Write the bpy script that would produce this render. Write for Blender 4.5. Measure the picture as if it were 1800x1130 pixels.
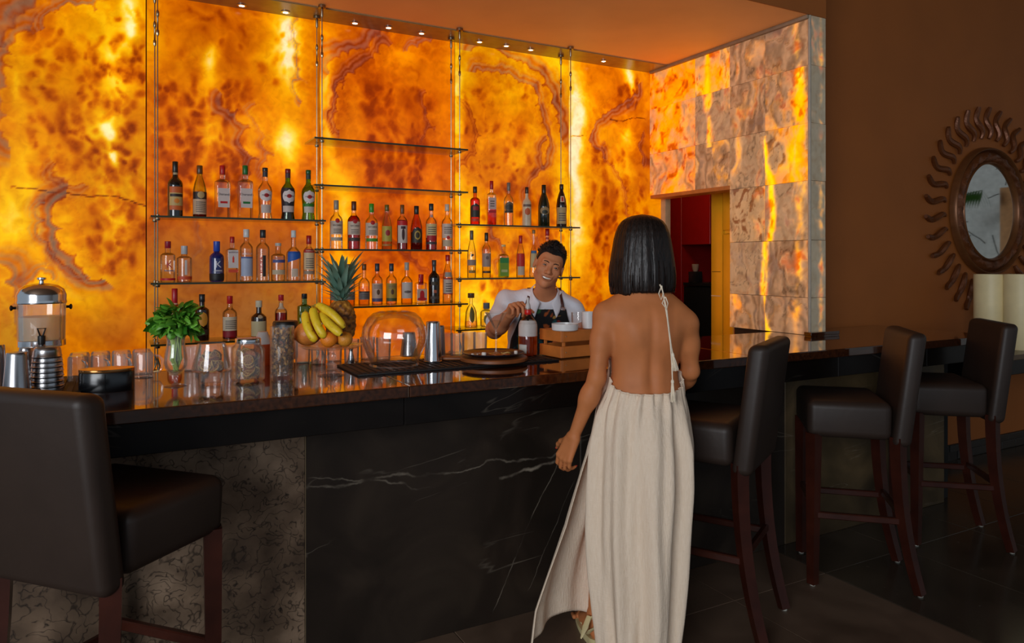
import bpy, bmesh, math, random
import numpy as np
from mathutils import Vector, Matrix, Euler
for o in list(bpy.data.objects): bpy.data.objects.remove(o)
SC = bpy.context.scene; COL = SC.collection
R = math.radians; PI = math.pi
random.seed(7)
# ---------------------------------------------------------------- camera, world, lights, exposure
CAM_H, CAM_A, FPX, CYP = 1.5, R(28.4), 1273.0, 460.0
CA, SA = math.cos(CAM_A), math.sin(CAM_A)
cd = bpy.data.cameras.new('camera'); cam = bpy.data.objects.new('camera', cd); COL.objects.link(cam)
cam.location = (0, 0, CAM_H); cam.rotation_euler = (PI/2, 0, -CAM_A)
cd.sensor_width = 36; cd.lens = FPX/1800*36; cd.shift_y = -105/1800; cd.clip_start = .05
SC.camera = cam
SC.view_settings.view_transform = 'Standard'; SC.view_settings.look = 'None'
SC.view_settings.gamma = 1; SC.view_settings.use_curve_mapping = False; SC.view_settings.exposure = 0.0
wd = bpy.data.worlds.new('daylight'); SC.world = wd; wd.use_nodes = True
wb = wd.node_tree.nodes['Background']; wb.inputs[0].default_value = (.72, .86, 1, 1); wb.inputs[1].default_value = .42
SC.cycles.transparent_max_bounces = 40
def area(name, loc, target, sx, sy, power, col):
    l = bpy.data.lights.new(name, 'AREA'); l.shape = 'RECTANGLE'; l.size = sx; l.size_y = sy; l.energy = power; l.color = col
    o = bpy.data.objects.new(name, l); COL.objects.link(o); o.location = loc
    o.rotation_euler = (Vector(target)-Vector(loc)).to_track_quat('-Z', 'Y').to_euler()
    return o
area('daylight_from_terrace', (-3.9, -2.4, 2.3), (1.7, 2.4, 1.1), 3.4, 2.6, 250, (.93, .96, 1))
def point(name, loc, power, col, rad=.05):
    l = bpy.data.lights.new(name, 'POINT'); l.energy = power; l.color = col; l.shadow_soft_size = rad
    o = bpy.data.objects.new(name, l); COL.objects.link(o); o.location = loc
    return o
point('pantry_ceiling_lamp', (4.2, 5.0, 2.45), 9, (1, .72, .42), .15)  # added light with no lamp seen there, brightens the pantry

# ---------------------------------------------------------------- photograph geometry -> place
def cw(lat, d, z): return Vector((lat*CA+d*SA, -lat*SA+d*CA, z))
def PD(px, py, d): return cw((px-900)/FPX*d, d, CAM_H-(py-CYP)/FPX*d)
def PY(px, py, Y): k = (px-900)/FPX; return PD(px, py, Y/(CA-k*SA))
def PX(px, py, X): k = (px-900)/FPX; return PD(px, py, X/(k*CA+SA))
def PZ(px, py, Z): return PD(px, py, (CAM_H-Z)*FPX/(py-CYP))
def depth(v): return v[0]*SA+v[1]*CA
def face_cam(v, extra=0): return math.atan2(-v[0], -v[1])*-1+PI*0 - PI*0 + 0*extra   # unused placeholder
def rot_to_cam(v, extra=0.0):
    # rotation about z that turns local -Y towards the camera (extra: degrees turned to the viewer's right)
    return math.atan2(v[1], v[0]) - PI/2 + R(extra)

# ---------------------------------------------------------------- materials
def lin(c):
    f = lambda u: u/12.92 if u <= .04045 else ((u+.055)/1.055)**2.4
    return tuple(f(x/255) for x in c[:3])
MC = {}
def nt(name):
    m = bpy.data.materials.new(name); m.use_nodes = True; t = m.node_tree
    return m, t, t.nodes['Principled BSDF']
def nd(t, typ, **kw):
    n = t.nodes.new(typ)
    for k, v in kw.items():
        if k.startswith('i_'): n.inputs[k[2:].replace('_', ' ')].default_value = v
        elif k.startswith('n'): n.inputs[int(k[1:])].default_value = v
        else: setattr(n, k, v)
    return n
def ramp(t, stops, interp='LINEAR'):
    n = t.nodes.new('ShaderNodeValToRGB'); n.color_ramp.interpolation = interp
    e = n.color_ramp.elements
    while len(e) < len(stops): e.new(.5)
    for q, (p, c) in zip(e, stops):
        q.position = p; q.color = (*c, 1) if len(c) == 3 else c
    return n
def mat(name, c, rough=.5, metal=0, var=.12, scale=18, bump=0, spec=.5, coat=0, sheen=0):
    """plain surface with a little procedural grain; c in sRGB 0..255"""
    key = (name, tuple(c), rough, metal)
    if key in MC: return MC[key]
    m, t, b = nt(name); l = lin(c)
    tc = nd(t, 'ShaderNodeTexCoord'); n = nd(t, 'ShaderNodeTexNoise', i_Scale=scale, i_Detail=4.0)
    t.links.new(tc.outputs['Object'], n.inputs['Vector'])
    r = ramp(t, [(.3, [x*(1-var) for x in l]), (.7, [min(1, x*(1+var)) for x in l])])
    t.links.new(n.outputs[0], r.inputs[0]); t.links.new(r.outputs[0], b.inputs['Base Color'])
    b.inputs['Roughness'].default_value = rough; b.inputs['Metallic'].default_value = metal
    b.inputs['Specular IOR Level'].default_value = spec; b.inputs['Coat Weight'].default_value = coat
    if sheen: b.inputs['Sheen Weight'].default_value = sheen
    if bump:
        bp = nd(t, 'ShaderNodeBump', i_Strength=bump, i_Distance=.01)
        n2 = nd(t, 'ShaderNodeTexNoise', i_Scale=scale*6, i_Detail=3.0); t.links.new(tc.outputs['Object'], n2.inputs['Vector'])
        t.links.new(n2.outputs[0], bp.inputs['Height']); t.links.new(bp.outputs[0], b.inputs['Normal'])
    MC[key] = m; return m
def glass(name, tint=(1, 1, 1), edge=.55, gloss=.75, rough=.02, haze=0):
    key = (name, tuple(tint), edge)
    if key in MC: return MC[key]
    m, t, b = nt(name); t.nodes.remove(b)
    out = t.nodes['Material Output']
    lw = nd(t, 'ShaderNodeLayerWeight', i_Blend=.35)
    p = nd(t, 'ShaderNodeMath', operation='POWER', n1=2.2); t.links.new(lw.outputs['Facing'], p.inputs[0])
    mx = nd(t, 'ShaderNodeMix', data_type='RGBA'); mx.inputs[6].default_value = (*tint, 1)
    mx.inputs[7].default_value = tuple(x*edge*(.45+.55*x) for x in tint)+(1,)
    t.links.new(p.outputs[0], mx.inputs[0])
    tr = nd(t, 'ShaderNodeBsdfTransparent'); t.links.new(mx.outputs[2], tr.inputs[0])
    gl = nd(t, 'ShaderNodeBsdfGlossy', i_Roughness=rough)
    f2 = nd(t, 'ShaderNodeMath', operation='MULTIPLY_ADD', n1=gloss, n2=.05); t.links.new(lw.outputs['Fresnel'], f2.inputs[0])
    lw2 = nd(t, 'ShaderNodeLayerWeight', i_Blend=.24); t.links.new(lw2.outputs['Fresnel'], f2.inputs[0])
    ms = nd(t, 'ShaderNodeMixShader'); t.links.new(f2.outputs[0], ms.inputs[0])
    t.links.new(tr.outputs[0], ms.inputs[1]); t.links.new(gl.outputs[0], ms.inputs[2])
    if haze:  # white diffuse mixed in, standing in for daylight reflected on the glass
        df = nd(t, 'ShaderNodeBsdfDiffuse'); df.inputs[0].default_value = (.9, .92, .95, 1); mh = nd(t, 'ShaderNodeMixShader', n0=haze); t.links.new(ms.outputs[0], mh.inputs[1]); t.links.new(df.outputs[0], mh.inputs[2]); ms = mh
    t.links.new(ms.outputs[0], out.inputs[0])
    MC[key] = m; return m

# ---------------------------------------------------------------- meshes
class G:
    def __init__(s): s.v = []; s.f = []
    def add(s, v, f, M=None):
        n = len(s.v)
        s.v += [tuple(M @ Vector(p)) for p in v] if M is not None else [tuple(p) for p in v]
        s.f += [tuple(i+n for i in q) for q in f]; return s
    def box(s, x0, x1, y0, y1, z0, z1, M=None):
        v = [(x, y, z) for z in (z0, z1) for y in (y0, y1) for x in (x0, x1)]
        return s.add(v, [(0, 2, 3, 1), (4, 5, 7, 6), (0, 1, 5, 4), (2, 6, 7, 3), (0, 4, 6, 2), (1, 3, 7, 5)], M)
    def rbox(s, x0, x1, y0, y1, z0, z1, r=.01, seg=2, M=None):
        bm = bmesh.new(); bmesh.ops.create_cube(bm, size=1)
        for q in bm.verts: q.co = Vector(((x0+x1)/2+q.co.x*(x1-x0), (y0+y1)/2+q.co.y*(y1-y0), (z0+z1)/2+q.co.z*(z1-z0)))
        bmesh.ops.bevel(bm, geom=list(bm.edges), offset=r, segments=seg, profile=.5, affect='EDGES')
        bm.verts.index_update(); s.add([q.co[:] for q in bm.verts], [[q.index for q in f.verts] for f in bm.faces], M); bm.free(); return s
    def lathe(s, prof, n=24, M=None, close=False, sq=None, cap=True):
        """prof: (r,z) list; sq: superellipse power for squarish sections"""
        v = []; f = []
        for r, z in prof:
            for i in range(n):
                a = 2*PI*i/n; c, q = math.cos(a), math.sin(a); k = 1
                if sq: k = (abs(c)**sq+abs(q)**sq)**(-1/sq)
                v.append((r*k*c, r*k*q, z))
        m = len(prof)
        for j in range(m-1+(1 if close else 0)):
            for i in range(n):
                a, b = j*n+i, j*n+(i+1) % n; c2 = ((j+1) % m)*n
                f.append((a, b, c2+(i+1) % n, c2+i))
        if cap and not close:
            if prof[0][0] > 1e-4: f.append(tuple(reversed(range(n))))
            if prof[-1][0] > 1e-4: f.append(tuple(range((m-1)*n, m*n)))
        return s.add(v, f, M)
    def tube(s, pts, rad, n=8, M=None, flat=1.0, cap=True):
        pts = [Vector(p) for p in pts]; m = len(pts)
        if not hasattr(rad, '__len__'): rad = [rad]*m
        v = []; f = []; up = None
        for j, p in enumerate(pts):
            d = (pts[min(j+1, m-1)]-pts[max(j-1, 0)])
            d = d.normalized() if d.length > 1e-9 else Vector((0, 0, 1))
            if up is None: up = Vector((0, 0, 1)) if abs(d.z) < .9 else Vector((1, 0, 0))
            x = d.cross(up)
            x = x.normalized() if x.length > 1e-6 else d.orthogonal().normalized()
            y = x.cross(d).normalized(); up = y
            for i in range(n):
                a = 2*PI*i/n; v.append(p+(x*math.cos(a)+y*math.sin(a)*flat)*rad[j])
        for j in range(m-1):
            for i in range(n):
                a, b = j*n+i, j*n+(i+1) % n
                f.append((a, b, b+n, a+n))
        if cap: f.append(tuple(reversed(range(n)))); f.append(tuple(range((m-1)*n, m*n)))
        return s.add(v, f, M)
    def ball(s, c, r, n=16, m=10, M=None):
        r = r if hasattr(r, '__len__') else (r, r, r)
        v = [(c[0], c[1], c[2]-r[2])]; f = []
        for j in range(1, m):
            t = -PI/2+PI*j/m
            for i in range(n):
                a = 2*PI*i/n; v.append((c[0]+r[0]*math.cos(t)*math.cos(a), c[1]+r[1]*math.cos(t)*math.sin(a), c[2]+r[2]*math.sin(t)))
        v.append((c[0], c[1], c[2]+r[2])); e = len(v)-1
        for i in range(n): f.append((0, 1+(i+1) % n, 1+i)); f.append((e, e-n+i, e-n+(i+1) % n))
        for j in range(m-2):
            for i in range(n):
                a, b = 1+j*n+i, 1+j*n+(i+1) % n; f.append((a, b, b+n, a+n))
        return s.add(v, f, M)
    def grid(s, fn, nu, nv, M=None, flip=False):
        v = [fn(i/(nu-1), j/(nv-1)) for j in range(nv) for i in range(nu)]; f = []
        for j in range(nv-1):
            for i in range(nu-1):
                a = j*nu+i; q = (a, a+1, a+1+nu, a+nu); f.append(q[::-1] if flip else q)
        return s.add(v, f, M)
    def mesh(s, name, smooth=38):
        me = bpy.data.meshes.new(name); me.from_pydata(s.v, [], s.f); me.validate()
        if smooth:
            me.shade_smooth(); me.set_sharp_from_angle(angle=R(smooth))
        return me
def ob(name, g, m=None, parent=None, smooth=38, loc=None, rot=None):
    me = g.mesh(name, smooth) if isinstance(g, G) else g
    o = bpy.data.objects.new(name, me); COL.objects.link(o)
    if m is not None:
        if not me.materials: me.materials.append(m)
        elif me.materials[0] != m: o.material_slots[0].link = 'OBJECT'; o.material_slots[0].material = m
    if parent is not None: o.parent = parent
    if loc is not None: o.location = loc
    if rot is not None: o.rotation_euler = rot
    return o
def tag(o, label, cat=None, group=None, kind=None):
    o['label'] = label
    if cat: o['category'] = cat
    if group: o['group'] = group
    if kind: o['kind'] = kind
    if kind == 'structure' and not cat: o['category'] = {'wall': 'wall', 'floor': 'floor', 'ceiling': 'ceiling', 'trim': 'trim', 'baseboard': 'baseboard'}[o.name.split('_')[0]]
    return o
def thing(name, label, cat, loc=(0, 0, 0), rz=0, group=None, kind=None):
    o = bpy.data.objects.new(name, None); o.empty_display_size = .05; COL.objects.link(o)
    o.location = loc; o.rotation_euler = (0, 0, rz)
    return tag(o, label, cat, group, kind)
def dup(src, loc, rz, label=None, group=None, parent=None):
    c = src.copy(); COL.objects.link(c); c.location = loc; c.rotation_euler = (0, 0, rz)
    if label: c['label'] = label
    if group: c['group'] = group
    for ch in list(src.children):
        k = ch.copy(); COL.objects.link(k); k.parent = c
        for g2 in list(ch.children):
            q = g2.copy(); COL.objects.link(q); q.parent = k
    return c
def npmesh(name, V, Q, smooth=True):
    """mesh from numpy vertices and quads"""
    me = bpy.data.meshes.new(name); V = np.asarray(V, np.float32); Q = np.asarray(Q, np.int32)
    me.vertices.add(len(V)); me.vertices.foreach_set('co', V.ravel())
    k = Q.shape[1]; me.loops.add(Q.size); me.loops.foreach_set('vertex_index', Q.ravel())
    me.polygons.add(len(Q)); me.polygons.foreach_set('loop_start', np.arange(0, Q.size, k, dtype=np.int32))
    me.update(calc_edges=True); me.validate()
    if smooth: me.shade_smooth()
    return me
# lettering: all words are turned into meshes at once while the scene is still empty
WORDS = ['MARTINI', 'BACARDI', 'K', 'VODKA', 'BEEFEATER', 'Charanda', 'SMIRNOFF', 'ABSOLUT']
FONT = {}
def prep_fonts():
    os_ = []
    for w in WORDS:
        c = bpy.data.curves.new('lettering', 'FONT'); c.body = w; c.size = 1; c.align_x = 'CENTER'; c.align_y = 'CENTER'; c.resolution_u = 3
        o = bpy.data.objects.new('lettering', c); COL.objects.link(o); os_.append((w, o))
    dg = bpy.context.evaluated_depsgraph_get(); dg.update()
    for w, o in os_:
        me = bpy.data.meshes.new_from_object(o.evaluated_get(dg))
        co = np.zeros(len(me.vertices)*3); me.vertices.foreach_get('co', co); co = co.reshape(-1, 3)
        FONT[w] = (co[:, :2].copy(), [tuple(p.vertices) for p in me.polygons])
        bpy.data.meshes.remove(me)
    for w, o in os_:
        c = o.data; bpy.data.objects.remove(o); bpy.data.curves.remove(c)
prep_fonts()

# ---------------------------------------------------------------- numpy noise and signed-distance modelling
def _h(ix, iy, iz, s):
    h = (ix*374761393+iy*668265263+iz*2147483647+s*1274126177) & 0xffffffff
    h = ((h ^ (h >> 13))*1274126177) & 0xffffffff
    return ((h ^ (h >> 16)) & 0xffff)/65535.0
def vn2(x, y, s=0):
    ix = np.floor(x).astype(np.int64); iy = np.floor(y).astype(np.int64); fx = x-ix; fy = y-iy
    fx = fx*fx*(3-2*fx); fy = fy*fy*(3-2*fy)
    a, b, c, d = _h(ix, iy, 0, s), _h(ix+1, iy, 0, s), _h(ix, iy+1, 0, s), _h(ix+1, iy+1, 0, s)
    return (a*(1-fx)+b*fx)*(1-fy)+(c*(1-fx)+d*fx)*fy
def fbm(x, y, s=0, o=4):
    r = 0; a = .5; t = 0
    for k in range(o):
        r = r+a*vn2(x, y, s+k*17); t += a; a *= .5; x = x*2.03+3.1; y = y*2.03+1.7
    return r/t
def sst(a, b, x): t = np.clip((x-a)/(b-a), 0, 1); return t*t*(3-2*t)
def s_cap(P, a, b, ra, rb):
    a = np.asarray(a, float); ba = np.asarray(b, float)-a; pa = P-a
    h = np.clip(pa@ba/(ba@ba+1e-12), 0, 1); return np.linalg.norm(pa-h[:, None]*ba, axis=1)-(ra+(rb-ra)*h)
def s_ell(P, c, r):
    q = P-np.asarray(c, float); r = np.asarray(r, float)
    k0 = np.linalg.norm(q/r, axis=1); k1 = np.linalg.norm(q/(r*r), axis=1)+1e-9; return k0*(k0-1)/k1
def smin(a, b, k):
    h = np.clip(.5+.5*(b-a)/k, 0, 1); return b*(1-h)+a*h-k*h*(1-h)
def smax(a, b, k): return -smin(-a, -b, k)
def sdf_mesh(name, f, lo, hi, h, ext=2.2):
    lo = np.array(lo, float); hi = np.array(hi, float); ch = 4*h
    nb = np.ceil((hi-lo)/ch).astype(int)
    ax = [lo[k]+ch*(np.arange(nb[k])+.375) for k in range(3)]
    C = np.stack(np.meshgrid(*ax, indexing='ij'), -1).reshape(-1, 3)
    dc = np.concatenate([f(c) for c in np.array_split(C, max(1, len(C)//200000))])
    act = np.abs(dc) < ch*.87*ext
    V = np.repeat(np.repeat(np.repeat(dc.reshape(nb), 4, 0), 4, 1), 4, 2).astype(np.float32)
    bi = np.stack(np.unravel_index(np.nonzero(act)[0], nb), -1)
    off = np.stack(np.meshgrid(*[np.arange(4)]*3, indexing='ij'), -1).reshape(-1, 3)
    idx = (bi[:, None, :]*4+off[None]).reshape(-1, 3)
    for part in np.array_split(idx, max(1, len(idx)//300000)):
        V[part[:, 0], part[:, 1], part[:, 2]] = f(lo+part*h)
    S = V < 0; n = np.array(V.shape)
    cnt = sum(S[i:n[0]-1+i, j:n[1]-1+j, k:n[2]-1+k].astype(np.int8) for i in (0, 1) for j in (0, 1) for k in (0, 1))
    cell = (cnt > 0) & (cnt < 8); ci = np.stack(np.nonzero(cell), -1)
    ids = np.full(cell.shape, -1, np.int64); ids[cell] = np.arange(len(ci))
    acc = np.zeros((len(ci), 3)); num = np.zeros(len(ci))
    cor = [(i, j, k) for i in (0, 1) for j in (0, 1) for k in (0, 1)]
    val = {c: V[ci[:, 0]+c[0], ci[:, 1]+c[1], ci[:, 2]+c[2]].astype(float) for c in cor}
    for c in cor:
        for a in range(3):
            if c[a] == 0:
                e = list(c); e[a] = 1; e = tuple(e); va, vb = val[c], val[e]; m = (va < 0) != (vb < 0)
                t = np.where(m, va/(va-vb+1e-12), 0); p = np.zeros((len(ci), 3)); p += c; p[:, a] += t
                acc += p*m[:, None]; num += m
    pos = lo+(ci+acc/num[:, None])*h
    quads = []
    for a in range(3):
        b, c = (a+1) % 3, (a+2) % 3
        sl0 = [slice(None)]*3; sl1 = [slice(None)]*3; sl0[a] = slice(0, n[a]-1); sl1[a] = slice(1, n[a])
        d = S[tuple(sl0)] != S[tuple(sl1)]; e = np.stack(np.nonzero(d), -1)
        e = e[(e[:, b] > 0) & (e[:, c] > 0) & (e[:, b] < n[b]-1) & (e[:, c] < n[c]-1)]
        ins = S[tuple(sl0)][e[:, 0], e[:, 1], e[:, 2]]
        def g(db, dc2):
            q = e.copy(); q[:, b] -= db; q[:, c] -= dc2; return ids[q[:, 0], q[:, 1], q[:, 2]]
        Q = np.stack([g(1, 1), g(0, 1), g(0, 0), g(1, 0)], -1); Q[~ins] = Q[~ins][:, ::-1]
        quads.append(Q)
    Q = np.concatenate(quads); Q = Q[(Q >= 0).all(1)]
    return npmesh(name, pos, Q)
# ================================================================ THE SETTING
YB, XS, YC, ZC = 4.43, 3.61, 2.95, 2.97      # onyx back wall, tiled side wall, its near end, bar ceiling
BAR_Z = 1.06
def attr_mat(name, base=.25, rough=.22, fine=22, glow=1.0):
    """backlit onyx: stone colours and painted lamp hot spots come from the mesh, fine grain from noise; glow follows the lamps behind it, plus an added base glow on the tiles"""
    m, t, b = nt(name)
    at = nd(t, 'ShaderNodeAttribute', attribute_name='stone'); gl = nd(t, 'ShaderNodeAttribute', attribute_name='glow')
    tc = nd(t, 'ShaderNodeTexCoord'); n = nd(t, 'ShaderNodeTexNoise', i_Scale=fine, i_Detail=6.0, i_Distortion=.8)
    t.links.new(tc.outputs['Object'], n.inputs['Vector'])
    r = ramp(t, [(.3, (.86, .78, .7)), (.5, (1, 1, 1)), (.72, (1.06, 1.1, 1.15))]); t.links.new(n.outputs[0], r.inputs[0])
    mx = nd(t, 'ShaderNodeMix', data_type='RGBA', blend_type='MULTIPLY'); mx.inputs[0].default_value = .8
    t.links.new(at.outputs['Color'], mx.inputs[6]); t.links.new(r.outputs[0], mx.inputs[7])
    mb = nd(t, 'ShaderNodeMix', data_type='RGBA', blend_type='MULTIPLY'); mb.inputs[0].default_value = 1
    mb.inputs[7].default_value = (base, base, base, 1); t.links.new(mx.outputs[2], mb.inputs[6])
    t.links.new(mb.outputs[2], b.inputs['Base Color']); t.links.new(mx.outputs[2], b.inputs['Emission Color'])
    ml = nd(t, 'ShaderNodeMath', operation='MULTIPLY', n1=glow); t.links.new(gl.outputs['Fac'], ml.inputs[0])
    t.links.new(ml.outputs[0], b.inputs['Emission Strength']); b.inputs['Roughness'].default_value = rough
    b.inputs['Specular IOR Level'].default_value = .16
    return m
RAMP = np.array([lin(c) for c in [(156, 58, 2), (188, 78, 0), (218, 104, 0), (238, 136, 0), (248, 168, 0), (255, 204, 10), (255, 226, 70), (255, 246, 170)]])
RAMP[2:, 0] *= np.linspace(1.0, 1.25, 6)
def rampf(t):
    t = np.clip(t, 0, 1)*(len(RAMP)-1); i = np.minimum(t.astype(int), len(RAMP)-2); f = (t-i)[:, None]
    return RAMP[i]*(1-f)+RAMP[i+1]*f
GREY = np.array(lin((128, 98, 78))); PALE = np.array(lin((178, 146, 118))); RUST = np.array(lin((104, 40, 10)))
def wpt(px, py): v = PY(px, py, YB); return np.array([v.x, v.z])
def worley(x, y, s):
    ix = np.floor(x).astype(np.int64); iy = np.floor(y).astype(np.int64); b = np.full(len(x), 9.)
    for i in (-1, 0, 1):
        for j in (-1, 0, 1):
            cx, cy = ix+i, iy+j; b = np.minimum(b, np.hypot(cx+_h(cx, cy, 1, s)-x, cy+_h(cx, cy, 2, s)-y))
    return np.clip(b, 0, 1.2)
def polyd(X, pts):
    """distance to a chain of points and side of it"""
    best = np.full(len(X), 9.); side = np.zeros(len(X))
    for a, b in zip(pts[:-1], pts[1:]):
        a = np.array(a); b = np.array(b); ba = b-a; pa = X-a
        h = np.clip(pa@ba/(ba@ba+1e-12), 0, 1); d = np.linalg.norm(pa-h[:, None]*ba, axis=1)
        s = np.sign(ba[0]*pa[:, 1]-ba[1]*pa[:, 0]); m = d < best; best[m] = d[m]; side[m] = s[m]
    return best, side
def paint(X, seed, base, feats):
    """X: points on the wall in metres -> colour of the stone, from deep rust to pale yellow, with agate bands and backlight hot spots painted in"""
    rng = np.random.RandomState(seed)
    x, z = X[:, 0], X[:, 1]
    w = np.stack([fbm(x*5, z*5, seed)-.5, fbm(x*5, z*5, seed+50)-.5], 1)
    w2 = np.stack([fbm(x*22, z*22, seed+9, 3)-.5, fbm(x*22, z*22, seed+59, 3)-.5], 1)
    Xw = X+w*.10+w2*.022
    cel = worley(x*6.5+w[:, 0]*3, z*5.5+w[:, 1]*3, seed+70); cel2 = worley(x*15+w[:, 0]*6, z*12+w[:, 1]*6, seed+80)
    fl = fbm(x*7+w[:, 0]*5+w2[:, 0], z*3.2+w[:, 1]*4, seed+90, 5)
    t = base-.05+(cel-.45)*.16+(cel2-.45)*.07-.10*sst(.57, .78, fl)*sst(.42, .6, fbm(x*2.1, z*1.6, seed+95, 2))+(fbm(x*2.2, z*1.7, seed+3)-.5)*.46+(fbm(x*6, z*4, seed+4, 2)-.5)*.16+(fbm(x*30, z*26, seed+6, 3)-.5)*.05
    grey = np.zeros(len(X)); lum = (.70+.42*fbm(x*1.9+3, z*1.5, seed+99, 3))*(.9+.2*cel); pale = np.zeros(len(X))
    for ft in feats:
        k = ft[0]
        if k == 'glow' or k == 'dark' or k == 'dull':
            _, cx, cy, rx, ry, amt = ft; c = wpt(cx, cy); e = wpt(cx+rx, cy); f2 = wpt(cx, cy-ry)
            sx = abs(e[0]-c[0]); sz = abs(f2[1]-c[1]); Q = X+w*.09+w2*.02
            g = np.exp(-(((Q[:, 0]-c[0])/sx)**2+((Q[:, 1]-c[1])/sz)**2)*1.1)
            if k == 'dull': lum *= 1-.38*amt*g; pale = np.maximum(pale, amt*g)
            elif k == 'dark': t -= amt*g
            else: t += amt*g; lum *= 1+.35*amt*g  # backlight hot spot painted into the stone colour
        elif k == 'spots':
            _, x0, y0, x1, y1, n, r0, r1, st = ft
            acc = np.zeros(len(X))
            for _ in range(n):
                c = wpt(rng.uniform(x0, x1), rng.uniform(y0, y1)); r = rng.uniform(r0, r1)/320; asp = rng.uniform(1.0, 1.9); an = rng.uniform(-.5, .5)
                m = (np.abs(x-c[0]) < .16) & (np.abs(z-c[1]) < .2)
                if not m.any(): continue
                q = Xw[m]-c; u = q[:, 0]*math.cos(an)+q[:, 1]*math.sin(an); v = (-q[:, 0]*math.sin(an)+q[:, 1]*math.cos(an))/asp
                d = np.sqrt(u*u+v*v)/r
                acc[m] = np.maximum(acc[m], sst(1.45, .15, d)*rng.uniform(.45, 1))
            rag = .55+.9*fbm(x*40, z*34, seed+21, 4)
            t -= st*.95*acc*(.35+.65*rag)+st*.25*sst(.1, .9, acc)*sst(.5, .62, fbm(x*34, z*30, seed+23, 3))
        elif k == 'agate':
            _, pts, lobe, width, st, gr, sd = ft
            P = [wpt(*p) for p in pts]; rr = lobe/320
            # lobes of the botryoidal outline strung along the chain
            cs = []
            for a, b in zip(P[:-1], P[1:]):
                L = np.linalg.norm(b-a); nn = max(1, int(L/(rr*1.15)))
                for i in range(nn): cs.append((a+(b-a)*(i+rng.uniform(.2, .8))/nn, rr*rng.uniform(.75, 1.35)))
            Q = X+w*.09+w2*.022
            d = np.full(len(X), 9.)
            for c, r in cs: d = np.minimum(d, np.linalg.norm(Q-c, axis=1)-r)
            dd, side = polyd(X+w*.03, P)
            W = width/320
            out = (side*sd > -.5) if sd else np.ones(len(X), bool)
            W = W*(.55+1.1*fbm(x*9, z*9, seed+33, 2)); band = sst(-.012, 0, d)*sst(W*1.25, W*.15, d)*out*(.55+.75*fbm(x*12, z*12, seed+35, 2))
            wave = .5+.5*np.cos(d*2*PI/(width/320*.66)*(1+.5*fbm(x*4, z*4, seed+36, 2))+2.6*fbm(x*6, z*6, seed+31))
            inner = sst(-.05, -.005, d)*(d < 0)
            t -= st*band*(.25+.55*wave)+st*.22*inner
            grey = np.maximum(grey, gr*band*(1-wave)*.95)
            t += .10*sst(-.03, -.006, d)*sst(.004, -.006, d)
        elif k == 'crack':
            P = [wpt(*p) for p in ft[1]]; dd, _ = polyd(X+w2*.02, P); t -= .4*sst(.006, .001, dd); lum *= 1-.5*sst(.005, .001, dd)
    c = rampf(t)*lum[:, None]
    c = c*(1-grey[:, None])+GREY*grey[:, None]*1.0
    pm = (pale*.85)[:, None]; c = c*(1-pm)+(lin((150, 98, 42))*(.75+.5*fbm(x*6, z*9, seed+77))[:, None])*pm
    return c
def slab(name, P0, U, V, nu, nv, colf, glow, material, parent, thick=.02, N=None):
    """stone slab with a finely divided face: P0 corner, U/V edge vectors, N outward normal"""
    P0, U, V, N = map(lambda q: np.array(q, float), (P0, U, V, N))
    a = np.linspace(0, 1, nu); b = np.linspace(0, 1, nv); A, B = np.meshgrid(a, b)
    pts = P0+A.reshape(-1, 1)*U+B.reshape(-1, 1)*V
    i = np.arange(nu*nv).reshape(nv, nu); q = np.stack([i[:-1, :-1], i[:-1, 1:], i[1:, 1:], i[1:, :-1]], -1).reshape(-1, 4)
    flip = np.dot(np.cross(U, V), N) < 0
    if flip: q = q[:, ::-1]
    n = len(pts); ring = np.concatenate([i[0], i[1:, -1], i[-1, -2::-1], i[-2:0:-1, 0]])
    back = pts[ring]-N*thick; m = len(ring); bi = n+np.arange(m)
    side = np.stack([ring, bi, np.roll(bi, -1), np.roll(ring, -1)], -1)
    if flip: side = side[:, ::-1]
    me = npmesh(name, np.concatenate([pts, back]), np.concatenate([q, side]))
    c, g = colf(pts); cb = c[ring]*.4
    ca = me.color_attributes.new('stone', 'FLOAT_COLOR', 'POINT')
    arr = np.ones((n+m, 4), np.float32); arr[:n, :3] = c; arr[n:, :3] = cb; ca.data.foreach_set('color', arr.ravel())
    fa = me.attributes.new('glow', 'FLOAT', 'POINT'); gg = np.concatenate([np.broadcast_to(g, (n,)), np.zeros(m)]).astype(np.float32); fa.data.foreach_set('value', gg)
    me.set_sharp_from_angle(angle=R(40))
    return ob(name, me, material, parent)
M_ONYX = attr_mat('backlit_onyx', base=.10, rough=.18, glow=1.0)
M_TILE = attr_mat('onyx_tile_stone', base=.9, rough=.35, fine=16)

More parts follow.
